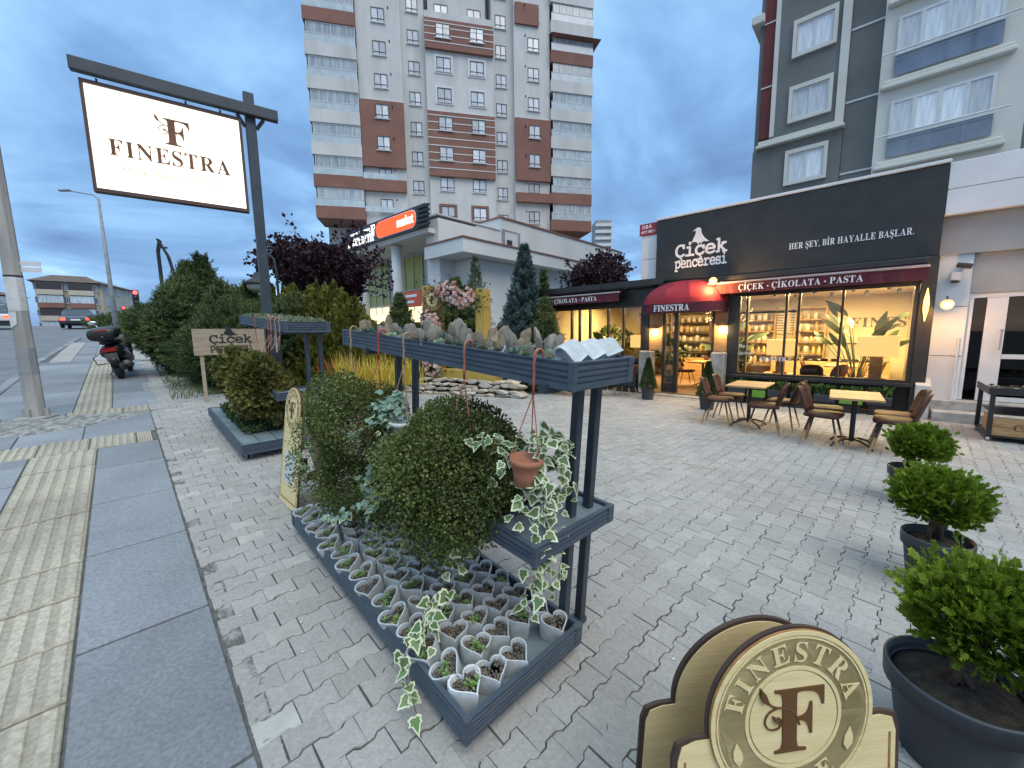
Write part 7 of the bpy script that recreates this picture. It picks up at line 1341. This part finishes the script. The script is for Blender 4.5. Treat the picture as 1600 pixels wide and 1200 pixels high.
# ------------------------------------------------------------------ cars at the crossing
M_glassd = pm('car_glass', (.02, .025, .03), (.04, .05, .06), 3, .08, spec=.9); M_carw = pm('white_car_paint', (.62, .63, .65), (.68, .69, .70), 3, .25); M_carg = pm('grey_car_paint', (.12, .135, .165), (.15, .165, .195), 3, .25, metal=.4); M_carred = emis('lit_tail_lamp', (1, .06, .03), 3); M_plate = pm('plate_white', (.7, .7, .7), (.75, .75, .75), 3, .5)
def car(label, p, rz, paint, W, H, Lg, hatch, cat='car'):
    o = thing('parked_car' if False else 'car', label, cat, p, rz); hw = W / 2
    def sect(y, zb, zt, a, taper): return [(-a, y, zb), (a, y, zb), (a, y, zb + (zt - zb) * .55), (a * taper, y, zt), (-a * taper, y, zt), (-a, y, zb + (zt - zb) * .55)]
    def hull(S_): 
        mb = MB(); v = [q for s_ in S_ for q in s_]; n = 6; m = len(S_); f = [(i * n + j, (i + 1) * n + j, (i + 1) * n + (j + 1) % n, i * n + (j + 1) % n) for i in range(m - 1) for j in range(n)] + [tuple(range(n)), tuple(range((m - 1) * n, m * n))[::-1]]; return mb.add(v, f)
    bz = .28; bl = H * .62
    part('body', hull([sect(0, bz + .12, bl - .12, hw * .86, .9), sect(.12, bz, bl - .02, hw * .96, .9), sect(.8, bz - .06, bl, hw, .92), sect(Lg * .62, bz - .06, bl, hw, .92), sect(Lg - .6, bz, bl - .12, hw * .97, .9), sect(Lg, bz + .1, bl - .3, hw * .8, .9)]), [paint], o)
    y0 = .12 if hatch else .75; part('cabin', hull([sect(y0, bl - .03, bl + .04, hw * .86, .97), sect(y0 + .5, bl - .02, H - .03, hw * .88, .82), sect(Lg * .55, bl - .02, H, hw * .88, .82), sect(Lg * .72, bl - .03, bl + .03, hw * .84, .97)]), [M_glassd], o); part('roof', MB().box(-hw * .70, hw * .70, y0 + .62, Lg * .53, H - .012, H + .025, c=.01), [paint], o)
    for sx_ in (-1, 1):
        part('tail_light', MB().box(sx_ * hw * .72 - .14, sx_ * hw * .72 + .14, -.02, .12, bl - .34, bl - .16, c=.02), [M_carred], o)
        for y in (.85, Lg - .85): part('wheel', MB().lathe([(0, -.1), (.25, -.1), (.32, -.07), (.32, .07), (.25, .1), (0, .1)], 18, M=Matrix.Translation((sx_ * (hw - .1), y, .31)) @ Matrix.Rotation(PI / 2, 4, 'Y')), [M_rub], o, smooth=True)
    part('number_plate', MB().box(-.26, .26, -.03, .02, bl - .36, bl - .24), [M_plate], o); part('bumper', MB().box(-hw * .9, hw * .9, -.06, .1, bz + .02, bz + .24, c=.03), [M_scb], o); return o
car('grey saloon car with red tail lights stopped at the crossing', SG(-2.3, 45), SROT - R(4), M_carg, 1.85, 1.45, 4.5, False)
car('white car at the far left edge behind the concrete pole', SG(-6.2, 44.5), SROT + R(3), M_carw, 1.85, 1.62, 4.3, True)
# traffic lights and street lamp
M_red_l = emis('red_signal', (1, .03, .03), 9); M_galv = pm('galvanised_pole', (.20, .215, .23), (.28, .295, .31), 4, .5)
def signal(label, px, py_top, Y, s_, hgt):
    c = at(px, py_top, Y); o = thing('traffic_light', label, 'traffic light', (c.x, c.y, c.z - hgt), math.atan2(c.y, c.x) - PI / 2, 'red traffic lights'); part('pole', MB().tube([(0, 0, -.6), (0, 0, hgt)], .06 * s_, 8), [M_galv], o); hd = part('housing', MB().box(-.17 * s_, .17 * s_, -.2 * s_, -.065 * s_, hgt - .85 * s_, hgt + .15 * s_, c=.02), [M_scb], o)
    for k in range(3): part('lens', MB().ball((0, -.2 * s_, hgt - .02 - k * .32 * s_), .12 * s_, 12, 8, sc_=(1, .4, 1)), [M_red_l if k == 0 else M_scb], hd)
signal('red traffic light on the taller pole beside the evergreen hedge', 211, 457, 27, 1.0, 3.0); signal('smaller red traffic light farther off on a short pole', 193, 481, 38, .9, 2.6)
c = at(180, 500, 24); t_ = at(135, 308, 24); o = thing('street_lamp', 'slim grey street lamp with a long arm above the far crossing', 'street lamp', (c.x, c.y, c.z - .6), 0)
e_ = at(94, 299, 23) - Vector((c.x, c.y, c.z - .6)); top = Vector((0, 0, t_.z - c.z + .6)); part('pole', MB().tube([(0, 0, -1), (0, 0, 2.2), top * .99], [.16, .11, .06], 10), [M_galv], o, smooth=True); dr = Vector((-.9, -.1, 0)); part('arm', MB().tube([top * .985, top + Vector((-.25, -.03, .1)), top + Vector((-1.35, -.2, .28))], .035, 6), [M_galv], o); part('lamp_head', MB().box(-1.95, -1.3, -.30, -.1, top.z + .26, top.z + .36, c=.03), [M_galv], o)
# small shrub at the crossing
def needle_blob(rad, n, seed, m, tm, size, zmin=-.9, inner=.6, up=.5, jit=.5):
    P, D = crown_pts(n, rad, seed, .28, 34, inner, .6, zmin); return np_mesh('crown', *scatter(tm, P, unit(D + np.array([0, 0, up]) + rng.normal(size=P.shape) * jit), rng.uniform(.6, 1.2, len(P)) * size), [m])
# ------------------------------------------------------------------ evergreen hedge by the pavement
def shrub(name, label, t, s, rad, n, seed, m, size=.16, cat='shrub', group=None, zc=.95, tm=None, leaders=0):
    p = SG(t, s); o = thing(name, label, cat, p, 0, group); part('trunk', MB().tube([(0, 0, -.1), (.03, 0, rad[2])], [.07, .03], 8), [M_bark], o); tm = tm or TWIG
    P, D = crown_pts(n, rad, seed, .30, 40, .55, .6); P[:, 2] += rad[2] * zc
    q = np.random.default_rng(seed)
    for k in range(leaders):
        a = q.random() * 6.28; bx_, by_ = math.cos(a) * rad[0] * .55 * q.random(), math.sin(a) * rad[1] * .55 * q.random(); m_ = 150; u = q.random(m_); hh = rad[2] * q.uniform(.3, .6)
        Q = np.stack([bx_ + (1 - u) * .16 * q.normal(size=m_), by_ + (1 - u) * .16 * q.normal(size=m_), rad[2] * (zc + .72) + u * hh], -1); P = np.concatenate([P, Q]); D = np.concatenate([D, np.tile([0, 0, 1.2], (m_, 1))])
    part('crown', np_mesh('crown', *scatter(tm, P, unit(D + np.array([0, 0, .35]) + q.normal(size=P.shape) * .45), q.uniform(.6, 1.25, len(P)) * size), [m]), None, o); return o
shrub('evergreen_shrub', 'largest dark evergreen shrub at the pavement edge beside the scooter', 1.25, 12.7, (.95, 1.4, 1.22), 9500, 101, M_spruce, .2, leaders=5)
shrub('evergreen_shrub', 'dark evergreen shrub right of the largest, behind the wooden board', 1.95, 11.0, (.9, 1.0, 1.02), 6500, 105, M_spruce, .19, leaders=3)
shrub('evergreen_shrub', 'low evergreen shrub nearest the far plant stand', 1.55, 9.9, (.6, .7, .72), 4500, 109, M_spruce, .16)
shrub('evergreen_shrub', 'evergreen shrub under the round lantern by the sign post', 2.9, 10.6, (.9, .9, 1.0), 5000, 113, M_spruce, .2)
# wooden board with the bird logo
M_ply = pm('raw_board', (.33, .26, .18), (.43, .35, .25), 5, .8, .2, stretch=(1, 8, 8))
o = thing('wooden_board', 'raw wooden board with black bird logo in front of the evergreens', 'sign', SG(.85, 8.45), SROT); g8 = 0
part('board', MB().box(0, 1.25, -.012, .012, .80, 1.24, c=.003), [M_ply], o)
for x in (.1, 1.15): part('leg', MB().box(x - .025, x + .025, .0125, .05, -.05, 1.0), [M_ply], o)
BLM = lambda x, z: Matrix.Translation((x, -.0135, z)) @ UP
mb = text_mb('Çiçek', 'slab', .135, .015, None, 0, BLM(.22, 1.0), fit=.62, thick=.3); text_mb('penceresi', 'slab', .10, .012, mb, 0, BLM(.22, .875), fit=.62, thick=.3); mb.prism([(x * .42, y * .40) for x, y in bird], -.002, .002, 0, BLM(.42, 1.135)); part('lettering', mb, [M_rub], o)
# ------------------------------------------------------------------ A-frame boards of the cafe
M_plyl = pm('pale_plywood', (.68, .54, .27), (.76, .62, .34), 3.5, .6, .12, stretch=(1, 14, 14), bscale=20, spec=.15); M_burn = pm('engraved_plywood', (.29, .135, .048), (.40, .205, .08), 4, .7, .1, stretch=(1, 12, 12), spec=.12); M_edge = pm('burnt_edge', (.045, .026, .018), (.07, .04, .026), 9, .8); M_deep = pm('engraved_letter', (.115, .055, .024), (.15, .075, .034), 4, .7, spec=.12)
def face_outline(W, Hs, rc):
    """A-board outline: straight sides to the shoulders, then the round head"""
    cz = Hs + rc * .12; P = [(-W / 2, 0), (W / 2, 0), (W / 2, Hs - .05), (W / 2 - .012, Hs - .012), (W / 2 - .05, Hs)]
    a0 = math.asin((Hs - cz) / rc); n = 40
    for k in range(n + 1): a = a0 + (PI - 2 * a0) * k / n; P.append((rc * math.cos(a), cz + rc * math.sin(a)))
    return P + [(-W / 2 + .05, Hs), (-W / 2 + .012, Hs - .012), (-W / 2, Hs - .05)], cz
def ring(r0, r1, z0, z1, n=64, M=None):
    return MB().lathe([(r0, z0), (r1, z0), (r1, z1), (r0, z1), (r0, z0)], n, 0, M)
def a_frame(label, p, rz, W, Hs, rc, lean, detail, gap=.035):
    o = thing('a_frame_board', label, 'sign', p, (0, 0, rz), 'wooden A-frame boards'); poly, cz = face_outline(W, Hs, rc); Ht = cz + rc
    for sgn in (1, -1):
        # sgn 1 is the face towards -y; both lean in to a common ridge
        off = math.tan(lean) * Ht + gap
        M = Matrix.Translation((0, -off * sgn, 0 if sgn > 0 else -.012 - gap * .85)) @ Matrix.Rotation(0 if sgn > 0 else PI, 4, 'Z') @ Matrix.Rotation(-lean, 4, 'X') @ UP
        f = part('front_leaf' if sgn > 0 else 'back_leaf', MB().prism(poly, -.011, 0, 0), [M_edge], o, M=M)
        s2 = [(x * (1 - .014 / abs(W / 2)) if True else x, .006 + (y - .006) * (1 - .012 / Ht)) for x, y in poly]; part('ply_face', MB().prism(s2, .0003, .0028, 0), [M_plyl], f)
        if sgn < 0:
            part('inside', MB().prism(s2, -.0138, -.0113, 0), [M_plyl], f); continue
        part('inside', MB().prism(s2, -.0138, -.0113, 0), [M_burn], f)
        T = Matrix.Translation((0, cz, 0)); part('roundel', MB().lathe([(.0, .003), (rc * .985, .003), (rc * .985, .010), (.0, .010)], 64, 0, T), [M_burn], f)
        for r0_, r1_, mm in ((rc * .935, rc * .982, M_plyl), (rc * .90, rc * .918, M_plyl), (rc * .545, rc * .585, M_plyl)): part('ring', ring(r0_, r1_, .0102, .0125, 64, T), [mm], f)
        part('hub', MB().lathe([(0, .0103), (rc * .53, .0103), (rc * .53, .012), (0, .012)], 48, 0, T), [M_plyl], f)
        TT = T @ Matrix.Translation((0, 0, .0125)); mb = arc_text('FINESTRA', 'serif', rc * .215, rc * .745, 168, 12, MB(), 0, TT); arc_text('CAFE', 'serif', rc * .2, -rc * .745 if False else rc * .745, 232, 308, mb, 0, TT, outside=False) if detail else None
        part('lettering', mb, [M_plyl], f)
        lm = MB()
        for sx_ in (-1, 1):
            a = R(-26) if sx_ > 0 else R(206); c = (rc * .75 * math.cos(a), rc * .75 * math.sin(a)); Lf = [(0, -.13), (.055, -.06), (.05, .03), (0, .14), (-.05, .03), (-.055, -.06)]; lm.prism([((x * 1.0 + .12 * y * sx_) * rc + c[0], y * rc + c[1]) for x, y in Lf], 0, .0025, 0, TT)
        part('leaf_emblem', lm, [M_plyl], f); part('emblem', f_logo(MB(), rc * .72, T @ Matrix.Translation((rc * .06, -rc * .38, .0135))), [M_deep], f)
        part('panel_line', MB().box(-W / 2 + .03, W / 2 - .03, .05, .06, .0029, .0042).box(-W / 2 + .03, -W / 2 + .036, .061, Hs - .06, .0029, .0042).box(W / 2 - .036, W / 2 - .03, .061, Hs - .06, .0029, .0042), [M_burn], f)
        if detail: part('paper_panel', MB().box(-.13, .13, .20, .46, .0032, .005), [M_paper], f)
    for sx_ in (-1, 1): part('side_brace', MB().add([(sx_ * (W / 2 - .02), -math.tan(lean) * Ht * .55, .25), (sx_ * (W / 2 - .02), math.tan(lean) * Ht * .55, .25), (sx_ * (W / 2 - .02), math.tan(lean) * Ht * .5, .32), (sx_ * (W / 2 - .02), -math.tan(lean) * Ht * .5, .32)], [(0, 1, 2, 3)]), [M_edge], o)
    return o
a_frame('small wooden FINESTRA A-frame at the far end of the foreground stand', SG(1.05, 3.66), SROT - PI / 2 + R(1), .47, .80, .19, R(8), True)
fc = at(1236, 1116, .93)
a_frame('large wooden FINESTRA A-frame board in the right foreground', Vector((fc.x - .01, fc.y + .09, 0)), R(7), .66, fc.z - .028, .236, R(4.5), True, .068)
# ------------------------------------------------------------------ flower frame with roses
M_yel = pm('yellow_stained_wood', (.42, .28, .06), (.52, .36, .09), 4, .6, .15, stretch=(8, 8, 1)); M_rose = pm('pink_rose', (.72, .44, .42), (.80, .58, .55), 30, .6, rnd=.12); M_rosew = pm('cream_rose', (.70, .62, .55), (.78, .72, .66), 30, .6, rnd=.06); M_rosep = pm('peach_rose', (.66, .33, .22), (.72, .42, .32), 30, .6, rnd=.1)
fr = thing('flower_frame', 'tall yellow wooden photo frame with climbing roses behind the plant stand', 'frame', Fp(-9.90, -3.38), FROT + R(20))
FW = 1.55
part('post', MB().box(-.20, .28, -.2, .24, 0, 3.10, c=.008), [M_yel], fr); part('post', MB().box(FW, FW + .28, -.2, .24, 0, 2.92, c=.008), [M_yel], fr); part('base', MB().box(-.3, FW + .6, -.25, .28, .32, .66, c=.008), [M_yel], fr); part('lintel', MB().box(.285, FW - .005, -.18, .22, 2.72, 2.92, c=.008), [M_yel], fr)
rd = thing('round_sign', 'round wooden FINESTRA CAFE sign on the flower frame post', 'sign', fr.location, fr.rotation_euler); T = Matrix.Translation((.22, -.25, 2.68)) @ UP; rc = .33
part('disc', MB().lathe([(0, 0), (rc, 0), (rc, .04), (0, .04)], 40, 0, T), [M_burn], rd); part('ring', ring(rc * .93, rc * .985, .0402, .046, 40, T), [M_oak], rd); part('hub', MB().lathe([(0, .0403), (rc * .6, .0403), (rc * .6, .046), (0, .046)], 32, 0, T), [M_plyl], rd); mb = arc_text('FINESTRA', 'serif', rc * .2, rc * .76, 160, 20, MB(), 0, T @ Matrix.Translation((0, 0, .046))); arc_text('CAFE', 'serif', rc * .2, rc * .76, 235, 305, mb, 0, T @ Matrix.Translation((0, 0, .046)), outside=False); part('lettering', mb, [M_plyl], rd); part('emblem', f_logo(MB(), rc * .7, T @ Matrix.Translation((.02, -rc * .36, .05))), [M_deep], rd)
def rose_mesh(m, seed):
    q = random.Random(seed); mb = MB()
    for k, (r_, z, n) in enumerate(((.5, -.1, 5), (.36, .08, 5), (.2, .22, 4))):
        for j in range(n):
            a = 6.283 * j / n + k * .6; c, s_ = math.cos(a), math.sin(a); w = r_ * .75; mb.add([(c * .1, s_ * .1, z - .15), (c * r_ - s_ * w * .7, s_ * r_ + c * w * .7, z + .06), (c * r_ * 1.15, s_ * r_ * 1.15, z + .22), (c * r_ + s_ * w * .7, s_ * r_ - c * w * .7, z + .06)], [(0, 3, 2, 1)])
    mb.ball((0, 0, .12), .22, 7, 5); return mb.mesh('rose', [m], True)
RM = [rose_mesh(m, k) for k, m in enumerate((M_rose, M_rose, M_rosew, M_rosep))]
mb_l = []; kk = 0
for cx_, cz_, rx, rz_, n in ((1.02, 2.78, .72, .34, 95), (.15, 2.05, .30, .30, 42), (.10, .82, .34, .40, 46)):
    for k in range(n):
        a = random.random() * 6.283; r_ = math.sqrt(random.random()); x = cx_ + rx * r_ * math.cos(a); z = cz_ + rz_ * r_ * math.sin(a) - .22 * (x - cx_); y = -.3 - .16 * math.sqrt(max(0, 1 - r_ * r_)) + random.uniform(-.05, .05)
        w = random.choice((0, 1, 1, 2, 3)); d = Vector((math.cos(a) * r_ * .8, -1, math.sin(a) * r_ * .8 + .2)).normalized(); M = d.to_track_quat('Z', 'Y').to_matrix().to_4x4(); M.translation = (x, y, z)
        o = part('rose', RM[w], None, fr, M=M @ Matrix.Scale(random.uniform(.09, .135), 4))
    P = np.stack([rng.normal(cx_, rx * .55, n * 8), rng.normal(-.27, .07, n * 8), rng.normal(cz_, rz_ * .55, n * 8)], -1); P[:, 2] -= .22 * (P[:, 0] - cx_); mb_l.append(scatter(LEAF, P, unit(rng.normal(size=P.shape) + np.array([0, -.6, 0])), rng.uniform(.06, .12, len(P))))
part('foliage', np_mesh('foliage', *merge(mb_l), [M_fern]), None, fr, stuff=True)
# stone bed under the frame
M_stone2 = pm('tan_limestone', (.36, .30, .22), (.50, .43, .33), 6, .9, .7)
sb = thing('stone_bed', 'low dry stone bed under the yellow flower frame', 'stone wall', fr.location, fr.rotation_euler); q = random.Random(5); z = 0
for row in range(4):
    x = -.8 + q.uniform(0, .15)
    while x < FW + 1.25:
        w = q.uniform(.17, .5); h = q.uniform(.08, .15); M = Matrix.Translation((x + w / 2, -.62 + row * .06 + q.uniform(-.06, .05), .05 + row * .105 + q.uniform(-.02, .02))) @ Euler((q.uniform(-.3, .3), q.uniform(-.2, .2), q.uniform(-.35, .35))).to_matrix().to_4x4()
        n = q.choice((6, 7, 8)); P_ = []
        for k in range(n): a = 6.283 * k / n; P_.append((w / 2 * math.cos(a) * q.uniform(.85, 1.15), h / 2 * math.sin(a) * q.uniform(.8, 1.2)))
        mb = MB(); fr_ = [(a * .8, b * .75) for a, b in P_]; v = [(a, -.15, b) for a, b in fr_] + [(a, -.11, b) for a, b in P_] + [(a, .14, b) for a, b in P_]; mb.add(v, [tuple(range(n))] + [(r_ * n + k, r_ * n + (k + 1) % n, (r_ + 1) * n + (k + 1) % n, (r_ + 1) * n + k) for r_ in (0, 1) for k in range(n)])
        part('stone', mb, [M_stone2 if q.random() < .35 else M_stone], sb, M=M); x += w * .93
part('earth', MB().box(-.7, FW + 1.2, -.55, .7, 0, .30, c=.04), [M_soil], sb)
# ornamental grasses, golden with a yellow uplight put into the colour, and rust coloured
M_grass = pm('uplit_golden_grass', (.55, .42, .035), (.68, .56, .10), 6, .6, rnd=.25, isl=True, trans=.25); M_rust = pm('rust_grass', (.42, .12, .025), (.52, .19, .045), 6, .6, rnd=.3, isl=True, trans=.2)
def grass(label, px, py, Y, h, m, seed, group, n=150):
    r = np.random.default_rng(seed); T_ = ([(-.012, 0, 0), (.012, 0, 0), (.009, .5, .03), (-.009, .5, .03), (.0, 1, .14), (.0005, 1, .14)], [(0, 1, 2, 3), (3, 2, 5, 4)]); P = np.stack([r.normal(0, .09, n), r.normal(0, .09, n), np.zeros(n)], -1); D = unit(np.stack([r.normal(0, .17, n), r.normal(0, .17, n), np.ones(n)], -1)); p = at(px, py, Y)
    o = thing('ornamental_grass', label, 'grass clump', p, 0, group, np_mesh('ornamental_grass', *scatter(T_, P, D, r.uniform(.55, 1.1, n) * h), [m]))
for k, (px, py, Y, h, w) in enumerate(((545, 602, 6.4, .55, 0), (580, 606, 6.2, .54, 0), (612, 604, 6.0, .5, 0), (640, 600, 6.3, .48, 0), (522, 596, 6.6, .42, 1), (600, 600, 6.6, .42, 1), (562, 600, 6.9, .45, 1))):
    grass(('golden' if w == 0 else 'rust coloured') + ' ornamental grass clump behind the foreground stand, %s of its colour' % (('leftmost', 'second from left', 'third from left', 'rightmost')[k] if w == 0 else ('leftmost', 'rightmost', 'middle one')[k - 4]), px, py, Y, h, M_rust if w else M_grass, 200 + k, 'golden grass clumps' if w == 0 else 'rust grass clumps')
# ------------------------------------------------------------------ trees
def leafy(n, rad, seed, m, size, amp=.3, k=34, inner=.35): 
    P, D = crown_pts(n, rad, seed, amp, k, inner, .55); return np_mesh('crown', *scatter(LEAF, P, unit(D * .6 + rng.normal(size=P.shape) * .8), rng.uniform(.6, 1.2, len(P)) * size), [m])
def plum(label, px, py, Y, rad, n, seed, base=0., shoots=60):
    c = at(px, py, Y); P, D = crown_pts(n, rad, seed, .34, 44, .45, .55); q = np.random.default_rng(seed + 3); S_ = unit(q.normal(size=(shoots, 3)) * np.array([1, 1, .6]) + np.array([0, 0, .45])); ext = []
    for s_ in S_:
        u = np.linspace(.75, 1.28, 26); ext.append(s_[None] * np.array(rad) * u[:, None] + q.normal(size=(26, 3)) * .06)
    E2 = np.concatenate(ext); P = np.concatenate([P, E2]); D = np.concatenate([D, np.repeat(S_, 26, 0)]); cr2 = np_mesh('crown', *scatter(LEAF, P, unit(D * .5 + q.normal(size=P.shape) * .8), q.uniform(.6, 1.2, len(P)) * .15), [M_plum])
    o = thing('plum_tree', label, 'tree', (c.x, c.y, base), 0, 'purple plum trees'); mb = MB(); h = c.z - base; mb.tube([(0, 0, -.1), (.03, 0, h * .5), (0, 0, h * .8)], [.12, .1, .07], 8)
    for k in range(9): a = k * 2.4; mb.tube([(0, 0, h * .55), (math.cos(a) * rad[0] * .5, math.sin(a) * rad[1] * .5, h + rad[2] * .1), (math.cos(a) * rad[0] * .75, math.sin(a) * rad[1] * .75, h + rad[2] * .6)], [.06, .04, .012], 6)
    part('trunk', mb, [M_bark], o); part('crown', cr2, None, o, loc=(0, 0, h))
plum('large dark purple plum tree in front of the market building', 508, 428, 14.5, (1.85, 1.85, 1.45), 15000, 301, .3); plum('smaller purple plum tree behind the left cafe awning', 932, 438, 17.5, (1.25, 1.25, 1.0), 4500, 305, 0, 46)
def conifer(name, label, px, py_b, py_t, Y, r_, m, n, seed, base=0., size=.2, group=None, cat='tree'):
    t = at(px, py_t, Y); b0 = at(px, py_b, Y); H = t.z - base; q = np.random.default_rng(seed); u = q.random(n) ** 1.25; an = q.random(n) * 6.283; tier = .72 + .28 * np.sin(u * 42 + 2 * np.sin(an * 3)); rr = r_ * (1 - u) ** .85 * tier * (.45 + .55 * q.random(n) ** .5) * (1 + .18 * np.sin(an * 5 + u * 9))
    P = np.stack([np.cos(an) * rr, np.sin(an) * rr, .12 * H + u * H * .88 - .12 * rr], -1); D = unit(np.stack([np.cos(an), np.sin(an), .25 + u * 1.2], -1) + q.normal(size=(n, 3)) * .3)
    o = thing(name, label, cat, (t.x, t.y, base), 0, group); part('trunk', MB().tube([(0, 0, -.1), (0, 0, H * .95)], [.1, .02], 8), [M_bark], o); part('crown', np_mesh('crown', *scatter(TWIG, P, D, q.uniform(.6, 1.2, n) * size * (1.1 - .5 * u)), [m]), None, o)
conifer('blue_spruce', 'tall blue-grey spruce left of the left cafe awning', 819, 520, 388, 13.2, .95, M_blue, 5200, 311, size=.30); conifer('pine_tree', 'slim young conifer behind the roses', 742, 520, 405, 15.5, .85, M_spruce, 650, 315, size=.3); conifer('pine_tree', 'slender green conifer right of the blue spruce', 849, 520, 425, 14.2, .62, M_spruce, 1800, 318, size=.26); conifer('blue_spruce', 'small blue spruce in front of the smaller plum tree', 950, 470, 408, 18.5, .9, M_blue, 2000, 321, size=.3)
conifer('green_conifer', 'dense green conifer under the blue spruce beside the left window', 852, 600, 470, 11.6, .75, M_spruce, 4200, 323, size=.26, cat='shrub'); conifer('green_conifer', 'rounded dark conifer left of the round sign', 624, 560, 462, 12.5, .85, M_spruce, 3600, 327, base=.2, size=.24, cat='shrub'); conifer('cedar', 'dark spreading cedar seen through the flower frame', 712, 560, 440, 14.5, 1.35, M_spruce, 3600, 331, size=.34)
conifer('blue_spruce', 'low blue spruce in the bed left of the cafe', 800, 560, 470, 12.6, .8, M_blue, 3000, 333, size=.26)
# golden thuja row between the stands
FL = spray(5, .32, .12)
for k, (px, Y, r_, h) in enumerate(((475, 9.6, .62, 2.0), (515, 9.2, .66, 2.1), (552, 9.0, .6, 1.85), (440, 10.4, .6, 2.0), (590, 9.8, .55, 1.5), (690, 12.8, .6, 1.9), (655, 13.2, .6, 1.7))):
    c = at(px, 560, Y); t_, s_ = c.x * snx[0] + c.y * snx[1], c.x * sdx[0] + c.y * sdx[1]; g_ = float(gst(t_, s_)); q = np.random.default_rng(400 + k); n = 2600; u = q.random(n); an = q.random(n) * 6.283; rr = r_ * np.sqrt(np.clip(1 - (u * 1.02 - .25) ** 2 / .62, .02, 1)) * (.55 + .45 * q.random(n) ** .5) * (1 + .2 * np.sin(an * 4 + k))
    P = np.stack([np.cos(an) * rr, np.sin(an) * rr, .05 + u * h * (1 + .12 * np.sin(an * 3 + k * 2))], -1); D = unit(np.stack([np.cos(an) * .55, np.sin(an) * .55, np.ones(n) * 1.1], -1) + q.normal(size=(n, 3)) * .22)
    o = thing('golden_thuja', ('golden green thuja in the row between the stands, ' + ('second from left', 'middle one', 'second from right', 'leftmost', 'rightmost')[k]) if k < 5 else 'golden green thuja seen through the flower frame, ' + ('right one' if k == 5 else 'left one'), 'shrub', (c.x, c.y, g_), 0, 'golden thujas in the row' if k < 5 else 'golden thujas behind the frame'); part('trunk', MB().tube([(0, 0, -.1), (0, 0, h * .7)], [.05, .02], 6), [M_bark], o); part('crown', np_mesh('crown', *scatter(FL, P, D, q.uniform(.12, .24, n)), [M_gold]), None, o)
# round lantern and the black arches beyond the hedge
c = at(404, 447, 9.4); o = thing('round_lantern', 'old-fashioned round lantern on a curved black arm behind the sign post', 'street lamp', (c.x, c.y, c.z), 0); part('globe', MB().ball((0, 0, 0), .24, 18, 10, sc_=(1, 1, .62)), [pm('frosted_globe', (.55, .53, .48), (.62, .60, .55), 4, .4)], o, smooth=True); part('cap', MB().lathe([(.30, .02), (.25, .10), (.12, .17), (.07, .30), (0, .32)], 20), [M_rub], o, smooth=True)
part('arm', MB().tube([(0, 0, .3), (-.0, 0, .55), (.08, 0, .72), (.25, 0, .74), (.40, 0, .6), (.44, 0, .3), (.44, 0, -2.2)], .028, 8), [M_rub], o, smooth=True)
c = at(268, 500, 22); o = thing('garden_arch', 'tall black metal arch frame rising behind the evergreens', 'frame', (c.x, c.y, 1.0), .5); zt = at(262, 374, 22).z - 1.0
for y in (0, .35): part('bar', MB().tube([(-.25, y, 0), (-.25, y, zt * .9), (-.12, y, zt)], .05, 6).tube([(-.2, y, zt), (.15, y, zt * .86), (.42, y, zt * .6), (.5, y, 0)], .05, 6), [M_rub], o)
part('crossbar', MB().tube([(-.12, 0, zt * .93), (.2, 0, zt * .93)], .05, 6).tube([(-.2, 0, zt), (-.2, .35, zt)], .05, 6), [M_rub], o)
c = at(308, 500, 24); o = thing('garden_arch', 'smaller black arch farther right behind the evergreens', 'frame', (c.x, c.y, 1.0), .5); zt = at(305, 418, 24).z - 1.0; part('bar', MB().tube([(-.15, 0, 0), (-.15, 0, zt)], .05, 6).tube([(-.15, 0, zt), (.1, 0, zt * .9), (.22, 0, zt * .6), (.24, 0, 0)], .05, 6), [M_rub], o)
shrub('far_bush', 'small dark bush below the red traffic light', -.2, 38, (1.3, 1.0, .5), 900, 131, M_spruce, .3)
